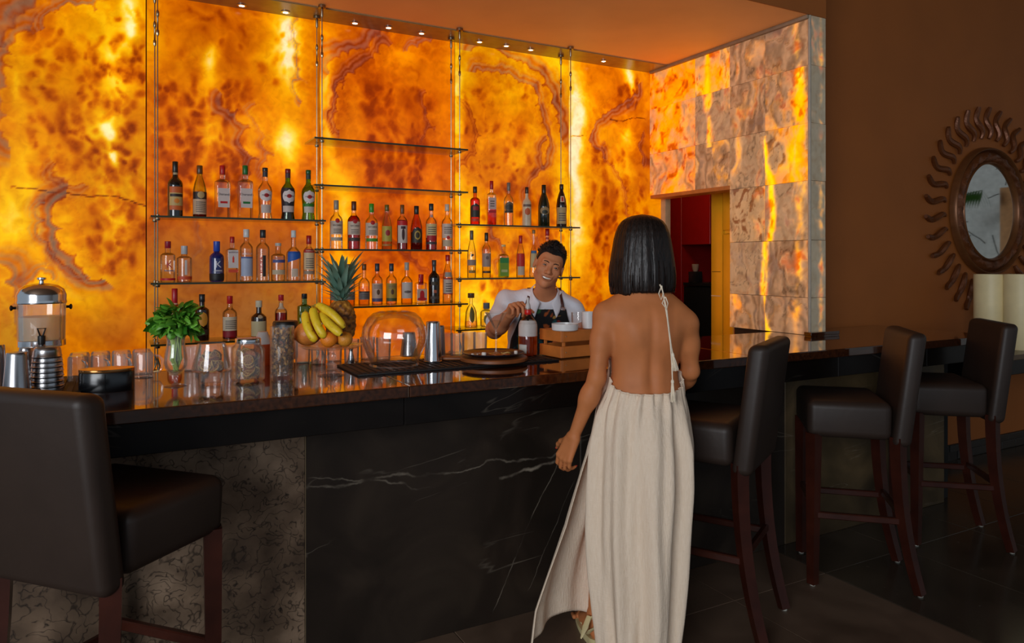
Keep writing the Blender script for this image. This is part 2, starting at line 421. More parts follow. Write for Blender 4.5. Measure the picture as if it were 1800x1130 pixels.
wall_back = ob('wall_back', G().box(-2.0, 3.72, YB+.16, YB+.26, 0, 3.2), mat('plain_plaster', (60, 40, 25), .9))
tag(wall_back, 'glowing amber onyx slab wall behind the bar shelves', kind='structure')
PANELS = [
 (-.82, .121, .52, [('dark', 60, 150, 120, 150, .06), ('spots', 50, 60, 250, 300, 120, 4, 11, .34), ('spots', 160, 20, 255, 300, 60, 4, 10, .4), ('spots', 160, 300, 255, 480, 60, 5, 12, .36),
   ('glow', 222, 20, 16, 26, .5), ('glow', 224, 55, 12, 30, .42), ('glow', 208, 110, 22, 60, .22), ('glow', 200, 225, 12, 22, .45), ('glow', 203, 277, 12, 16, .6), ('glow', 190, 200, 30, 200, .22), ('glow', 205, 400, 30, 90, .2),
   ('glow', 30, 380, 70, 90, .16), ('glow', 130, 500, 60, 60, .2), ('glow', 30, 160, 15, 60, .14),
   ('agate', [(0, 95), (35, 55), (60, 20), (110, 0)], 16, 40, .42, .75, 1), ('agate', [(15, 250), (10, 180), (25, 120), (50, 60)], 14, 30, .3, .6, 1),
   ('agate', [(85, 45), (118, 22), (165, 22), (205, 0)], 10, 15, .4, .7, 1),
   ('agate', [(118, 335), (112, 375), (122, 430), (150, 468), (186, 492)], 17, 26, .6, .85, -1), ('agate', [(82, 350), (80, 400), (105, 445), (145, 478)], 12, 12, .36, .7, -1),
   ('agate', [(95, 285), (118, 312), (140, 322)], 12, 12, .34, .3, -1), ('agate', [(5, 470), (18, 520), (8, 575), (22, 620)], 14, 20, .3, .75, 1), ('agate', [(60, 500), (75, 478), (90, 488)], 10, 14, .3, .7, 1),
   ('crack', [(20, 328), (130, 342), (200, 345), (256, 360)]), ('dull', 20, 590, 50, 70, .5), ('dull', 200, 570, 60, 40, .3)]),
 (.127, 1.060, .46, [('spots', 285, 150, 440, 380, 150, 5, 12, .42), ('spots', 290, 10, 440, 150, 18, 4, 8, .2), ('dark', 285, 300, 25, 120, .12), ('glow', 375, 112, 14, 28, .42), ('glow', 372, 230, 14, 110, .22), ('glow', 330, 260, 60, 90, .1),
   ('glow', 505, 60, 26, 50, .62), ('glow', 512, 130, 22, 50, .4), ('glow', 510, 240, 26, 34, .48), ('glow', 512, 275, 22, 40, .3), ('glow', 480, 100, 40, 90, .12),
   ('spots', 465, 25, 525, 150, 14, 6, 10, .34), ('agate', [(392, 165), (432, 205), (455, 255), (458, 310), (440, 350)], 18, 16, .42, .45, -1), ('agate', [(528, 40), (542, 95), (541, 150), (530, 178)], 15, 10, .3, .75, -1),
   ('agate', [(455, 190), (482, 240), (485, 270), (470, 300)], 14, 10, .22, .4, -1),
   ('dull', 400, 470, 220, 75, .75), ('dull', 440, 560, 240, 70, .95), ('dull', 300, 560, 60, 120, .6), ('agate', [(350, 400), (362, 430), (355, 460), (340, 490)], 12, 12, .18, .4, -1)]),
 (1.066, 1.960, .42, [('glow', 577, 150, 14, 90, .42), ('glow', 592, 320, 26, 40, .28), ('glow', 602, 380, 22, 60, .42), ('glow', 612, 470, 26, 40, .34), ('glow', 690, 100, 40, 30, .12), ('glow', 575, 240, 12, 60, .25),
   ('agate', [(582, 128), (600, 105), (640, 92), (665, 78), (705, 56)], 12, 30, .46, .5, 1), ('agate', [(598, 215), (600, 170), (622, 140), (650, 115), (680, 85)], 12, 16, .5, .3, 1),
   ('agate', [(588, 225), (592, 190), (606, 152)], 8, 9, .5, .1, 1), ('spots', 640, 150, 760, 330, 56, 6, 14, .28), ('spots', 640, 250, 745, 340, 50, 5, 12, .34), ('dark', 655, 190, 10, 60, .16),
   ('agate', [(752, 165), (766, 195), (768, 225), (752, 255)], 12, 10, .36, .2, -1), ('agate', [(725, 85), (760, 75), (790, 70)], 12, 12, .3, .5, 1), ('dark', 735, 400, 60, 60, .16), ('dark', 700, 380, 30, 40, .12), ('agate', [(690, 380), (705, 420), (735, 450), (780, 470)], 16, 14, .3, .1, -1),
   ('spots', 660, 380, 795, 520, 30, 6, 14, .18), ('glow', 740, 520, 60, 40, .12)]),
 (1.966, 2.863, .56, [('glow', 806, 200, 12, 90, .36), ('glow', 830, 420, 20, 80, .3), ('glow', 985, 380, 16, 120, .3), ('glow', 960, 90, 40, 30, .06), ('glow', 905, 230, 50, 60, .06),
   ('agate', [(812, 170), (838, 175), (850, 205), (853, 250), (845, 285), (815, 300)], 15, 12, .5, .05, -1), ('dark', 822, 230, 12, 26, .28),
   ('agate', [(828, 92), (868, 100), (905, 112), (945, 140), (968, 180), (985, 235)], 13, 30, .62, .55, 1), ('agate', [(840, 128), (890, 135), (930, 160), (945, 200), (958, 250), (950, 290)], 10, 18, .46, .5, 1),
   ('dark', 911, 236, 9, 20, .26), ('agate', [(960, 250), (962, 290), (945, 330), (925, 355)], 16, 16, .42, .35, -1), ('spots', 820, 120, 960, 330, 40, 4, 9, .26), ('spots', 830, 330, 990, 470, 50, 6, 14, .3),
   ('agate', [(872, 400), (895, 425), (898, 455), (880, 478)], 15, 14, .42, .45, -1), ('agate', [(930, 380), (945, 410), (962, 430)], 14, 12, .34, .3, -1), ('glow', 850, 540, 40, 50, .25), ('spots', 840, 490, 900, 560, 18, 5, 10, .4)]),
 (2.869, 3.72, .47, [('glow', 1008, 300, 16, 170, .6), ('glow', 1020, 180, 18, 70, .25), ('glow', 1025, 420, 24, 60, .25), ('glow', 1106, 135, 8, 26, .6), ('glow', 1104, 240, 12, 20, .42), ('glow', 1095, 300, 30, 50, .1),
   ('agate', [(1118, 150), (1085, 172), (1062, 188), (1050, 200), (1036, 225), (1034, 255), (1046, 272), (1062, 280)], 11, 20, .58, .5, 1), ('agate', [(1130, 235), (1120, 255), (1128, 285)], 9, 12, .45, .3, 1), ('spots', 1085, 140, 1118, 180, 22, 4, 8, .5),
   ('agate', [(1068, 260), (1075, 285), (1092, 300), (1110, 345), (1108, 380)], 9, 10, .42, .2, -1), ('spots', 1040, 260, 1140, 420, 50, 5, 12, .36), ('dark', 1078, 350, 12, 40, .25), ('spots', 1030, 420, 1080, 560, 40, 5, 12, .3),
   ('crack', [(1003, 238), (1030, 238)]), ('crack', [(1072, 210), (1095, 214), (1110, 207), (1135, 209)])])]
for k, (x0, x1, b, ft) in enumerate(PANELS):
    nu = int((x1-x0)/.0078)+2
    slab('onyx_panel', (x0, YB, .88), (x1-x0, 0, 0), (0, 0, ZC-.88), nu, 270, lambda p, k=k, b=b, ft=ft: (paint(p[:, [0, 2]], 11+k*7, b, ft)*np.array([1.0, [1.0, .88, .80, .95, .84][k], 1.0])*[.88, .92, .95, .92, .97][k], 1.0), None, M_ONYX, wall_back, .02, N=(0, -1, 0))
slab('onyx_panel', (-1.78, YB, .88), (.954, 0, 0), (0, 0, ZC-.88), 60, 130, lambda p: (paint(p[:, [0, 2]], 77, .5, [('spots', -250, 60, 0, 500, 60, 6, 12, .3)]), 1.0), None, M_ONYX, wall_back, .02, N=(0, -1, 0))
for x in (.124, 1.063, 1.963, 2.866):
    ob('panel_joint', G().box(x-.012, x+.012, YB+.012, YB+.03, .88, ZC), mat('dark_joint', (70, 38, 12), .8), wall_back)

# tiled side wall with the pantry doorway
TX = [4.43, 3.927, 3.592, 3.29, YC]; TZ = [BAR_Z-.14, 1.285, 1.63, 1.985, 2.33, 2.675, ZC]
wall_right = ob('wall_right', G().box(XS+.03, XS+.13, YC+.02, 3.24, BAR_Z+.002, ZC).box(XS+.03, XS+.13, 3.24, 3.58, 0, ZC).box(XS+.03, XS+.13, 3.58, YB+.02, 2.02, ZC), mat('plain_plaster', (60, 40, 25), .9))
tag(wall_right, 'side wall of mottled onyx tiles with a doorway, right of the bar', kind='structure')
def tilef(i, j, axis=1):
    s = 200+i*13+j*7
    def f(p):
        y = p[:, axis]; z = p[:, 2]; rng = np.random.RandomState(s)
        wx = fbm(y*7, z*5, s)-.5; wz = fbm(y*7, z*5, s+5)-.5
        a = fbm(y*6+wx*2, z*3.2+wz*2, s+8); b = fbm(y*22+wx*5, z*15, s+9); v = fbm(y*26+wx*7, z*4, s+3)
        lit = {(0, 5): .72, (0, 4): .72, (0, 3): .6, (1, 5): .40, (1, 4): .1, (1, 3): .36, (3, 5): .26, (3, 4): .42, (3, 3): .40}.get((i, j), .06)
        stream = np.exp(-((y-(3.27+.03*np.sin(z*6)+.09*wx))/.030)**2)*(z < 2.3)*.95+np.exp(-((y-3.80-.1*wx)/.032)**2)*(z > 2.3)*.65+np.exp(-((y-3.03-.12*wx)/.034)**2)*.42+np.exp(-((y-3.52)/.05)**2)*(z > 2)*.2  # bright streaks painted in for the lamp tubes behind the tiles
        if axis == 0: stream = np.exp(-((y-3.71)/.022)**2)*.38; lit = -.12
        to = (rng.rand()-.5)*.16; g = sst(.38, .80, a*.62+b*.38+lit*.46+stream*.40-.135+to)
        t = .42+.30*(fbm(y*10, z*7, s+2)-.3)+.22*stream+.12*lit-.35*sst(.55, .75, b)*(rng.rand() > .4)
        if i == 0: t = t-.12
        lit_c = rampf(t)
        sty = rng.randint(3); bw = .5+.5*np.cos((y*60+wx*22+3*fbm(y*9, z*4, s+60))*1.0) if sty == 1 else v; spk = sst(.56, .66, fbm(y*30+wx*6, z*26+wz*6, s+70, 4))*(.8 if sty == 2 else .25)
        st = np.array(lin([(206, 166, 124), (196, 152, 112), (212, 170, 122)][sty]))*(.66+.55*bw)[:, None]*(1-.35*sst(.62, .8, b))[:, None]; st = st*(1-spk[:, None])+np.array(lin((132, 66, 24)))*spk[:, None]
        st = st*(1-.5*sst(.02, .0, np.abs(a-.5)))[:, None]
        vein = sst(.52, .6, fbm(y*9+wx*4, z*7, s+40))*sst(.3, .7, b); st = st*(1-.35*vein[:, None])+np.array(lin((140, 120, 112)))*.35*vein[:, None]
        if axis == 0: st = np.array(lin((150, 138, 118)))*(.8+.4*v)[:, None]
        c = st*(1-g[:, None])+lit_c*g[:, None]
        return c, np.clip(g*.9+.30, 0, 1.05)  # base glow added so the unlit stone is brighter too
    return f
gp = .0015
for i in range(4):
    for j in range(6):
        y1, y0, z0, z1 = TX[i], TX[i+1], TZ[j], TZ[j+1]
        if i < 2 and j < 3: continue
        if i < 2 and j == 3: z0 = 2.012
        if j == 0: z0 = BAR_Z+.001
        off = random.uniform(-.0015, .0015)
        slab('onyx_tile', (XS+off, y0+gp, z0+gp), (0, y1-y0-2*gp, 0), (0, 0, z1-z0-2*gp), 46, 46, tilef(i, j), None, M_TILE, wall_right, .03, N=(-1, 0, 0))
for j in range(6):
    slab('onyx_tile', (XS+.012, YC+random.uniform(-.001, .001), max(TZ[j], BAR_Z)+gp), (.128, 0, 0), (0, 0, TZ[j+1]-max(TZ[j], BAR_Z)-2*gp), 20, 46, tilef(9, j, 0), None, M_TILE, wall_right, .03, N=(0, -1, 0))
ob('corner_bead', G().rbox(XS-.004, XS+.012, YC-.004, YC+.012, BAR_Z+.001, ZC, .004), mat('pale_stone_bead', (190, 178, 160), .4), wall_right)
ob('top_bead', G().rbox(XS-.022, XS+.01, YC, YB-.02, ZC-.022, ZC, .004), mat('pale_stone_bead', (150, 130, 108), .5), wall_right)
trim1 = ob('trim_1', G().rbox(XS-.012, XS+.13, 3.592, YB-.02, 1.985, 2.012, .003), mat('tan_lintel_stone', (196, 120, 60), .5)); tag(trim1, 'thin tan stone lintel over the pantry doorway', kind='structure')
trim2 = ob('trim_2', G().rbox(3.722, 3.775, YB-.05, YB+.10, .88, 2.0, .004), mat('cream_jamb_paint', (196, 168, 130), .6)); tag(trim2, 'narrow cream door jamb at the left of the pantry doorway', kind='structure')
trim3 = ob('trim_3', G().rbox(XS+.031, XS+.129, 3.575, 3.592, .0, 2.0, .003), mat('tan_lintel_stone', (196, 120, 60), .5)); tag(trim3, 'edge trim at the right side of the pantry doorway', kind='structure')

# ceiling over the bar, its slot with downlights, the brown walls
def paint_wall(name, c, rough=.75): return mat(name, c, rough, var=.05, scale=3, bump=.04)
CEIL = paint_wall('cream_ceiling_paint', (250, 206, 150), .6)
ceil = ob('ceiling', G().box(-3, 3.745, YC, 4.19, ZC, ZC+.05).box(-3, 3.745, 4.2, YB+.16, ZC, ZC+.05).box(3.745, 5.6, 3.35, 7.2, 2.6, 2.65), CEIL); tag(ceil, 'smooth cream ceiling over the bar lit orange by the onyx', kind='structure')
sl = ob('trim_4', G().box(-3, 3.6, 4.205, YB-.001, ZC-.007, ZC-.0005), mat('grey_glass_trough', (150, 130, 88), .25)); tag(sl, 'grey strip above the onyx wall that holds the downlights', kind='structure')
BROWN = paint_wall('brown_wall_paint', (158, 88, 30), .7)
wf = ob('wall_far', G().box(3.745, 12.4, 3.25, 3.35, 0, 4.6).box(-3, 3.747, YC-.006, YC-.0005, ZC-.001, 4.6).box(3.6, 3.747, YC, 3.3, ZC+.051, 4.6), BROWN); tag(wf, 'plain brown wall on the right behind the sun mirror', kind='structure')
# room beyond the frame: high ceiling, white backdrop wall added for the mirror to reflect
ce2 = ob('ceiling_high', G().box(-7, 12.4, -7, 3.3, 4.6, 4.7), paint_wall('tan_ceiling_paint', (130, 100, 72))); tag(ce2, 'high ceiling of the lounge in front of the bar', kind='structure')
ww = ob('wall_white', G().box(10.2, 10.3, -3.5, 3.25, 0, 4.6), mat('white_stone_wall', (238, 244, 240), .8)); tag(ww, 'added white wall with crack lines, out of view, for the mirror to reflect', kind='structure')
rr = random.Random(5)
for k in range(46):
    y = rr.uniform(.2, 2.4); z = rr.uniform(1.2, 3.2); a = rr.choice([.6, 1.2, 2.2, 2.8, 0.2])+rr.uniform(-.3, .3); L = rr.uniform(.15, .5)
    p = []
    for q in range(4):
        p.append((10.197, y, z)); y += math.cos(a)*L/4; z += math.sin(a)*L/4; a += rr.uniform(-.35, .35)
    ob('stone_joint', G().tube(p, .006, 5), mat('dark_joint_line', (70, 74, 70), .9), ww)
pil = ob('wall_pillar', G().rbox(9.62, 9.9, 1.40, 1.60, 0, 2.42, .01), mat('tan_pillar_paint', (214, 158, 104), .7)); tag(pil, 'tan pillar seen in the mirror', kind='structure')
pi2 = ob('wall_pillar_yellow', G().rbox(9.62, 9.9, 1.61, 1.95, 0, 2.42, .01), mat('ochre_pillar_paint', (226, 160, 40), .7)); tag(pi2, 'ochre face of the pillar seen in the mirror', kind='structure')
# pantry behind the doorway
pw = ob('wall_pantry', G().box(5.5, 5.6, 3.35, 7.2, 0, 2.65).box(3.7, 5.6, 7.1, 7.2, 0, 2.65).box(3.7, 3.75, YB+.16, 7.2, 0, 2.65), paint_wall('dark_pantry_paint', (40, 26, 20))); tag(pw, 'dark walls of the pantry behind the doorway', kind='structure')

# floor: slabs of dark stone
def floor_mat(name, c1, c2, rough):
    m, t, b = nt(name); tc = nd(t, 'ShaderNodeTexCoord'); n = nd(t, 'ShaderNodeTexNoise', i_Scale=2.2, i_Detail=8.0, i_Distortion=1.2)
    g = nd(t, 'ShaderNodeNewGeometry'); t.links.new(g.outputs['Position'], n.inputs['Vector'])
    r = ramp(t, [(.3, lin(c1)), (.65, lin(c2))]); t.links.new(n.outputs[0], r.inputs[0])
    n2 = nd(t, 'ShaderNodeTexNoise', i_Scale=28.0, i_Detail=5.0); t.links.new(g.outputs['Position'], n2.inputs['Vector'])
    sp = ramp(t, [(.70, (0, 0, 0)), (.74, lin((120, 110, 100)))]); t.links.new(n2.outputs[0], sp.inputs[0])
    mx = nd(t, 'ShaderNodeMix', data_type='RGBA', blend_type='ADD'); mx.inputs[0].default_value = .25
    t.links.new(r.outputs[0], mx.inputs[6]); t.links.new(sp.outputs[0], mx.inputs[7]); t.links.new(mx.outputs[2], b.inputs['Base Color'])
    rr = ramp(t, [(.3, (rough*.7,)*3), (.7, (rough*1.3,)*3)]); t.links.new(n.outputs[0], rr.inputs[0]); t.links.new(rr.outputs[0], b.inputs['Roughness'])
    b.inputs['Specular IOR Level'].default_value = .4
    return m
FL1 = floor_mat('brown_floor_stone', (82, 65, 53), (108, 88, 72), .42); FL2 = floor_mat('polished_dark_floor_stone', (50, 43, 36), (68, 59, 49), .2)  # first stone lighter and rougher, second darker and glossier
fl = ob('floor', G().box(-7, 12.4, -7, 7.2, -.12, -.012), mat('floor_bed', (20, 17, 15), .8)); tag(fl, 'dark polished stone floor', kind='structure')
t1 = None
for ix in range(-6, 10):
    for iy in range(-1, 4):
        x0 = 2.99+ix*.6; y0 = .55+iy*.9
        g = G().rbox(.0015, .5985, .0015, .8985, -.02, 0, .002, 1)
        if t1 is None: t1 = g.mesh('floor_tile', 0)
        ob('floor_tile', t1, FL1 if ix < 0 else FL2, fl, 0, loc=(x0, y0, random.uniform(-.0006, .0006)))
for (x0, x1, y0, y1) in ((-7, -.61, -7, 4.15), (-.61, 12.4, -7, -.35), (8.99, 12.4, -.35, 4.15), (-.61, 8.99, 4.15, 7.2), (-7, -.61, 4.15, 7.2)):
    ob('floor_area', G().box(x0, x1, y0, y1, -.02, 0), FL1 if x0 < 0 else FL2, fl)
bb = ob('baseboard_far', G().box(4.7, 12.4, 3.235, 3.25, .0, .115), mat('dark_baseboard', (30, 28, 26), .4)); tag(bb, 'dark tiled baseboard below the brown wall', kind='structure')
bt = G().rbox(.002, .198, 0, .006, .004, .06, .002, 1).mesh('baseboard_tile', 0); bt2 = G().rbox(.002, .198, 0, .006, .064, .112, .002, 1).mesh('baseboard_tile', 0)
for k in range(14):
    ob('baseboard_tile', bt, mat('baseboard_tile_glaze', (44, 42, 40), .3), bb, loc=(5.6+k*.2, 3.229, 0)); ob('baseboard_tile', bt2, mat('baseboard_tile_glaze', (44, 42, 40), .3), bb, loc=(5.5+k*.2, 3.229, 0))

# ================================================================ THE BAR
def stone_mat(name, kind):
    m, t, b = nt(name); tc = nd(t, 'ShaderNodeNewGeometry'); V = tc.outputs['Position']
    if kind == 'fossil':
        n = nd(t, 'ShaderNodeTexNoise', i_Scale=5.0, i_Detail=6.0); t.links.new(V, n.inputs['Vector'])
        r = ramp(t, [(.3, lin((66, 51, 39))), (.5, lin((106, 86, 68))), (.72, lin((156, 131, 108)))]); t.links.new(n.outputs[0], r.inputs[0])
        nw = nd(t, 'ShaderNodeTexNoise', i_Scale=9.0, i_Detail=3.0); t.links.new(V, nw.inputs['Vector'])
        mx = nd(t, 'ShaderNodeMix', data_type='RGBA', blend_type='ADD'); mx.inputs[0].default_value = .22; t.links.new(V, mx.inputs[6]); t.links.new(nw.outputs[1], mx.inputs[7])
        vo = nd(t, 'ShaderNodeTexVoronoi', feature='F1', i_Scale=14.0, i_Randomness=1.0); t.links.new(mx.outputs[2], vo.inputs['Vector'])
        l = ramp(t, [(.33, (0, 0, 0)), (.37, (1, 1, 1)), (.41, (0, 0, 0))]); t.links.new(vo.outputs['Distance'], l.inputs[0])
        n3 = nd(t, 'ShaderNodeTexNoise', i_Scale=26.0, i_Detail=2.0); t.links.new(V, n3.inputs['Vector'])
        br = ramp(t, [(.48, (0, 0, 0)), (.56, (1, 1, 1))]); t.links.new(n3.outputs[0], br.inputs[0])
        ml = nd(t, 'ShaderNodeMath', operation='MULTIPLY'); t.links.new(l.outputs[0], ml.inputs[0]); t.links.new(br.outputs[0], ml.inputs[1])
        vo2 = nd(t, 'ShaderNodeTexVoronoi', feature='SMOOTH_F1', i_Scale=22.0); t.links.new(mx.outputs[2], vo2.inputs['Vector'])
        l2 = ramp(t, [(.40, (0, 0, 0)), (.44, (.8, .8, .8)), (.48, (0, 0, 0))]); t.links.new(vo2.outputs['Distance'], l2.inputs[0])
        ad = nd(t, 'ShaderNodeMath', operation='MAXIMUM'); t.links.new(ml.outputs[0], ad.inputs[0]); t.links.new(l2.outputs[0], ad.inputs[1])
        m2 = nd(t, 'ShaderNodeMix', data_type='RGBA'); m2.inputs[7].default_value = (*lin((26, 18, 13)), 1); t.links.new(ad.outputs[0], m2.inputs[0]); t.links.new(r.outputs[0], m2.inputs[6])
        t.links.new(m2.outputs[2], b.inputs['Base Color']); b.inputs['Roughness'].default_value = .55; b.inputs['Specular IOR Level'].default_value = .25
    else:
        n = nd(t, 'ShaderNodeTexNoise', i_Scale=2.5, i_Detail=7.0, i_Distortion=1.0); t.links.new(V, n.inputs['Vector'])
        c = {'marble': [(32, 26, 21), (42, 34, 28), (58, 48, 39)], 'apron': [(14, 11, 9), (18, 14, 12), (26, 21, 18)], 'warm': [(56, 44, 30), (76, 62, 42), (108, 88, 60)]}[kind]
        r = ramp(t, [(.3, lin(c[0])), (.5, lin(c[1])), (.75, lin(c[2]))]); t.links.new(n.outputs[0], r.inputs[0])
        mp = nd(t, 'ShaderNodeMapping'); mp.inputs['Rotation'].default_value = (0, R(35) if kind != 'apron' else R(80), 0); mp.inputs['Scale'].default_value = (.28, .28, 1.1); t.links.new(V, mp.inputs['Vector'])
        nv = nd(t, 'ShaderNodeTexNoise', i_Scale=1.5, i_Detail=4.0, i_Distortion=2.2, i_Roughness=.55); t.links.new(mp.outputs[0], nv.inputs['Vector'])
        l = ramp(t, [(.493, (0, 0, 0)), (.5, (1, 1, 1)), (.507, (0, 0, 0))]); t.links.new(nv.outputs[0], l.inputs[0])
        n3 = nd(t, 'ShaderNodeTexNoise', i_Scale=2.6, i_Detail=3.0); t.links.new(V, n3.inputs['Vector'])
        k_ = .12 if kind == 'apron' else .24; br = ramp(t, [(.5, (0, 0, 0)), (.68, (k_, k_, k_))]); t.links.new(n3.outputs[0], br.inputs[0])
        ml = nd(t, 'ShaderNodeMath', operation='MULTIPLY'); t.links.new(l.outputs[0], ml.inputs[0]); t.links.new(br.outputs[0], ml.inputs[1])
        vein = ml
        if kind == 'marble':
            sx = nd(t, 'ShaderNodeSeparateXYZ'); t.links.new(V, sx.inputs[0])
            for (pa, pb, wd, st) in (((540, 858), (985, 796), .005, .30), ((880, 838), (975, 806), .009, .55), ((548, 838), (760, 850), .004, .28), ((985, 800), (870, 1060), .003, .3), ((1010, 840), (930, 1030), .0025, .25)):
                a, b2 = PY(*pa, 2.69), PY(*pb, 2.69); sl = (b2.z-a.z)/(b2.x-a.x) if abs(b2.x-a.x) > 1e-6 else 0
                nz_ = nd(t, 'ShaderNodeTexNoise', i_Scale=4.0, i_Detail=6.0); t.links.new(V, nz_.inputs['Vector'])
                lx = nd(t, 'ShaderNodeMath', operation='MULTIPLY_ADD', n1=-sl, n2=-(a.z-sl*a.x)); t.links.new(sx.outputs[0], lx.inputs[0])
                s1 = nd(t, 'ShaderNodeMath', operation='ADD'); t.links.new(lx.outputs[0], s1.inputs[0]); t.links.new(sx.outputs[2], s1.inputs[1])
                s2 = nd(t, 'ShaderNodeMath', operation='MULTIPLY_ADD', n1=.14, n2=-.07); t.links.new(nz_.outputs[0], s2.inputs[0]); s3 = nd(t, 'ShaderNodeMath', operation='ADD'); t.links.new(s1.outputs[0], s3.inputs[0]); t.links.new(s2.outputs[0], s3.inputs[1])
                ab = nd(t, 'ShaderNodeMath', operation='ABSOLUTE'); t.links.new(s3.outputs[0], ab.inputs[0])
                nor = math.sqrt(1+sl*sl); mr = nd(t, 'ShaderNodeMapRange'); mr.inputs[1].default_value = 0; mr.inputs[2].default_value = wd*nor; mr.inputs[3].default_value = st; mr.inputs[4].default_value = 0; t.links.new(ab.outputs[0], mr.inputs[0])
                gx = nd(t, 'ShaderNodeMapRange'); lo_, hi_ = min(a.x, b2.x), max(a.x, b2.x); cx_ = nd(t, 'ShaderNodeMath', operation='SUBTRACT', n1=(lo_+hi_)/2); t.links.new(sx.outputs[0], cx_.inputs[0]); ax_ = nd(t, 'ShaderNodeMath', operation='ABSOLUTE'); t.links.new(cx_.outputs[0], ax_.inputs[0])
                gx.inputs[1].default_value = (hi_-lo_)/2*.9; gx.inputs[2].default_value = (hi_-lo_)/2*1.08; gx.inputs[3].default_value = 1; gx.inputs[4].default_value = 0; t.links.new(ax_.outputs[0], gx.inputs[0])
                nb_ = nd(t, 'ShaderNodeTexNoise', i_Scale=9.0, i_Detail=3.0); t.links.new(V, nb_.inputs['Vector']); rb_ = ramp(t, [(.40, (.08, .08, .08)), (.62, (1, 1, 1))]); t.links.new(nb_.outputs[0], rb_.inputs[0])
                q1 = nd(t, 'ShaderNodeMath', operation='MULTIPLY'); t.links.new(mr.outputs[0], q1.inputs[0]); t.links.new(gx.outputs[0], q1.inputs[1]); q2 = nd(t, 'ShaderNodeMath', operation='MULTIPLY'); t.links.new(q1.outputs[0], q2.inputs[0]); t.links.new(rb_.outputs[0], q2.inputs[1])
                q3 = nd(t, 'ShaderNodeMath', operation='MAXIMUM'); t.links.new(vein.outputs[0], q3.inputs[0]); t.links.new(q2.outputs[0], q3.inputs[1]); vein = q3
        m2 = nd(t, 'ShaderNodeMix', data_type='RGBA'); m2.inputs[7].default_value = (*lin((190, 176, 156)), 1); t.links.new(vein.outputs[0], m2.inputs[0]); t.links.new(r.outputs[0], m2.inputs[6])
        t.links.new(m2.outputs[2], b.inputs['Base Color']); b.inputs['Roughness'].default_value = .38 if kind != 'apron' else .3; b.inputs['Specular IOR Level'].default_value = .22
    return m
M_TOP, tt, tb = nt('polished_brown_granite')
n_ = nd(tt, 'ShaderNodeTexNoise', i_Scale=60.0, i_Detail=4.0); tc_ = nd(tt, 'ShaderNodeTexCoord'); tt.links.new(tc_.outputs['Object'], n_.inputs['Vector'])
r_ = ramp(tt, [(.35, lin((40, 20, 10))), (.7, lin((74, 38, 18)))]); tt.links.new(n_.outputs[0], r_.inputs[0]); tt.links.new(r_.outputs[0], tb.inputs['Base Color'])
tb.inputs['Roughness'].default_value = .07; tb.inputs['Coat Weight'].default_value = .7; tb.inputs['Coat Roughness'].default_value = .04; tb.inputs['Specular IOR Level'].default_value = .75
top = thing('bar_worktop', 'long polished dark brown granite worktop along the bar', 'worktop', (0, 2.43, BAR_Z))
def topprism(x0, x1):
    g = G(); g.rbox(x0, x1, 0, .80, -.042, 0, .004, 2); return g
ob('granite_slab', topprism(-2.0, .90), M_TOP, top, 0); ob('granite_slab', topprism(.902, 2.60), M_TOP, top, 0); ob('granite_slab', topprism(2.602, 4.62), M_TOP, top, 0)
M_AP = stone_mat('black_veined_apron_stone', 'apron')
xs = [-2.0, -.6, .9, 2.2, 3.25, 4.0, 4.62]
for a, b in zip(xs[:-1], xs[1:]): ob('apron_slab', G().rbox(a+.001, b-.001, .05, .075, -.15, -.042, .002, 1), M_AP, top, 0)
base = thing('bar_counter_front', 'dark stone front of the bar under the worktop', 'bar', (0, 2.69, 0))
FO, MA, WA = stone_mat('fossil_bar_stone', 'fossil'), stone_mat('dark_veined_marble', 'marble'), stone_mat('warm_veined_marble', 'warm')
for a, b, m in ((-2.0, -.65, FO), (-.65, .596, FO), (.596, 1.80, MA), (1.80, 3.10, MA), (3.10, 4.52, WA)):
    ob('stone_slab', G().rbox(a+.0015, b-.0015, 0, .03, .0, BAR_Z-.043, .003, 1), m, base, 0)
for j in (.596, 1.80): ob('joint_strip', G().box(j-.0016, j+.0016, .004, .03, 0, 1.0), mat('tan_grout', (128, 108, 80), .8), base)
ob('core', G().box(-2.0, 4.50, .031, .50, 0, BAR_Z-.043), mat('black_core', (10, 9, 8), .9), base)
ob('end_recess', G().box(4.522, 4.64, .05, .5, 0, BAR_Z-.043), mat('black_core', (10, 9, 8), .9), base)
lg = thing('counter_ledge', 'thin dark ledge lying on the worktop at the foot of the onyx pier', 'ledge', (0, 0, BAR_Z))
ob('slab', G().rbox(3.55, 3.80, YC-.06, YC-.008, .006, .026, .003), M_TOP, lg, 0); ob('underside', G().box(3.553, 3.797, YC-.057, YC-.011, 0, .006), M_TOP, lg, 0)
bc = thing('back_counter', 'low black counter along the foot of the onyx wall', 'counter', (0, 4.12, 0))
BL = mat('black_counter_laminate', (22, 19, 17), .35)
ob('counter_top', G().rbox(-1.9, 3.55, -.04, .305, .87, .90, .004), BL, bc); ob('carcass', G().box(-1.9, 3.5, 0, .30, .1, .869), mat('black_core', (10, 9, 8), .9), bc); ob('plinth', G().box(-1.9, 3.5, .05, .30, 0, .1), mat('black_core', (10, 9, 8), .9), bc)
for k in range(6): ob('door', G().rbox(-1.88+k*.895, -1.0+k*.895, -.02, -.001, .12, .85, .003, 1), mat('black_door_laminate', (26, 22, 20), .4), bc)
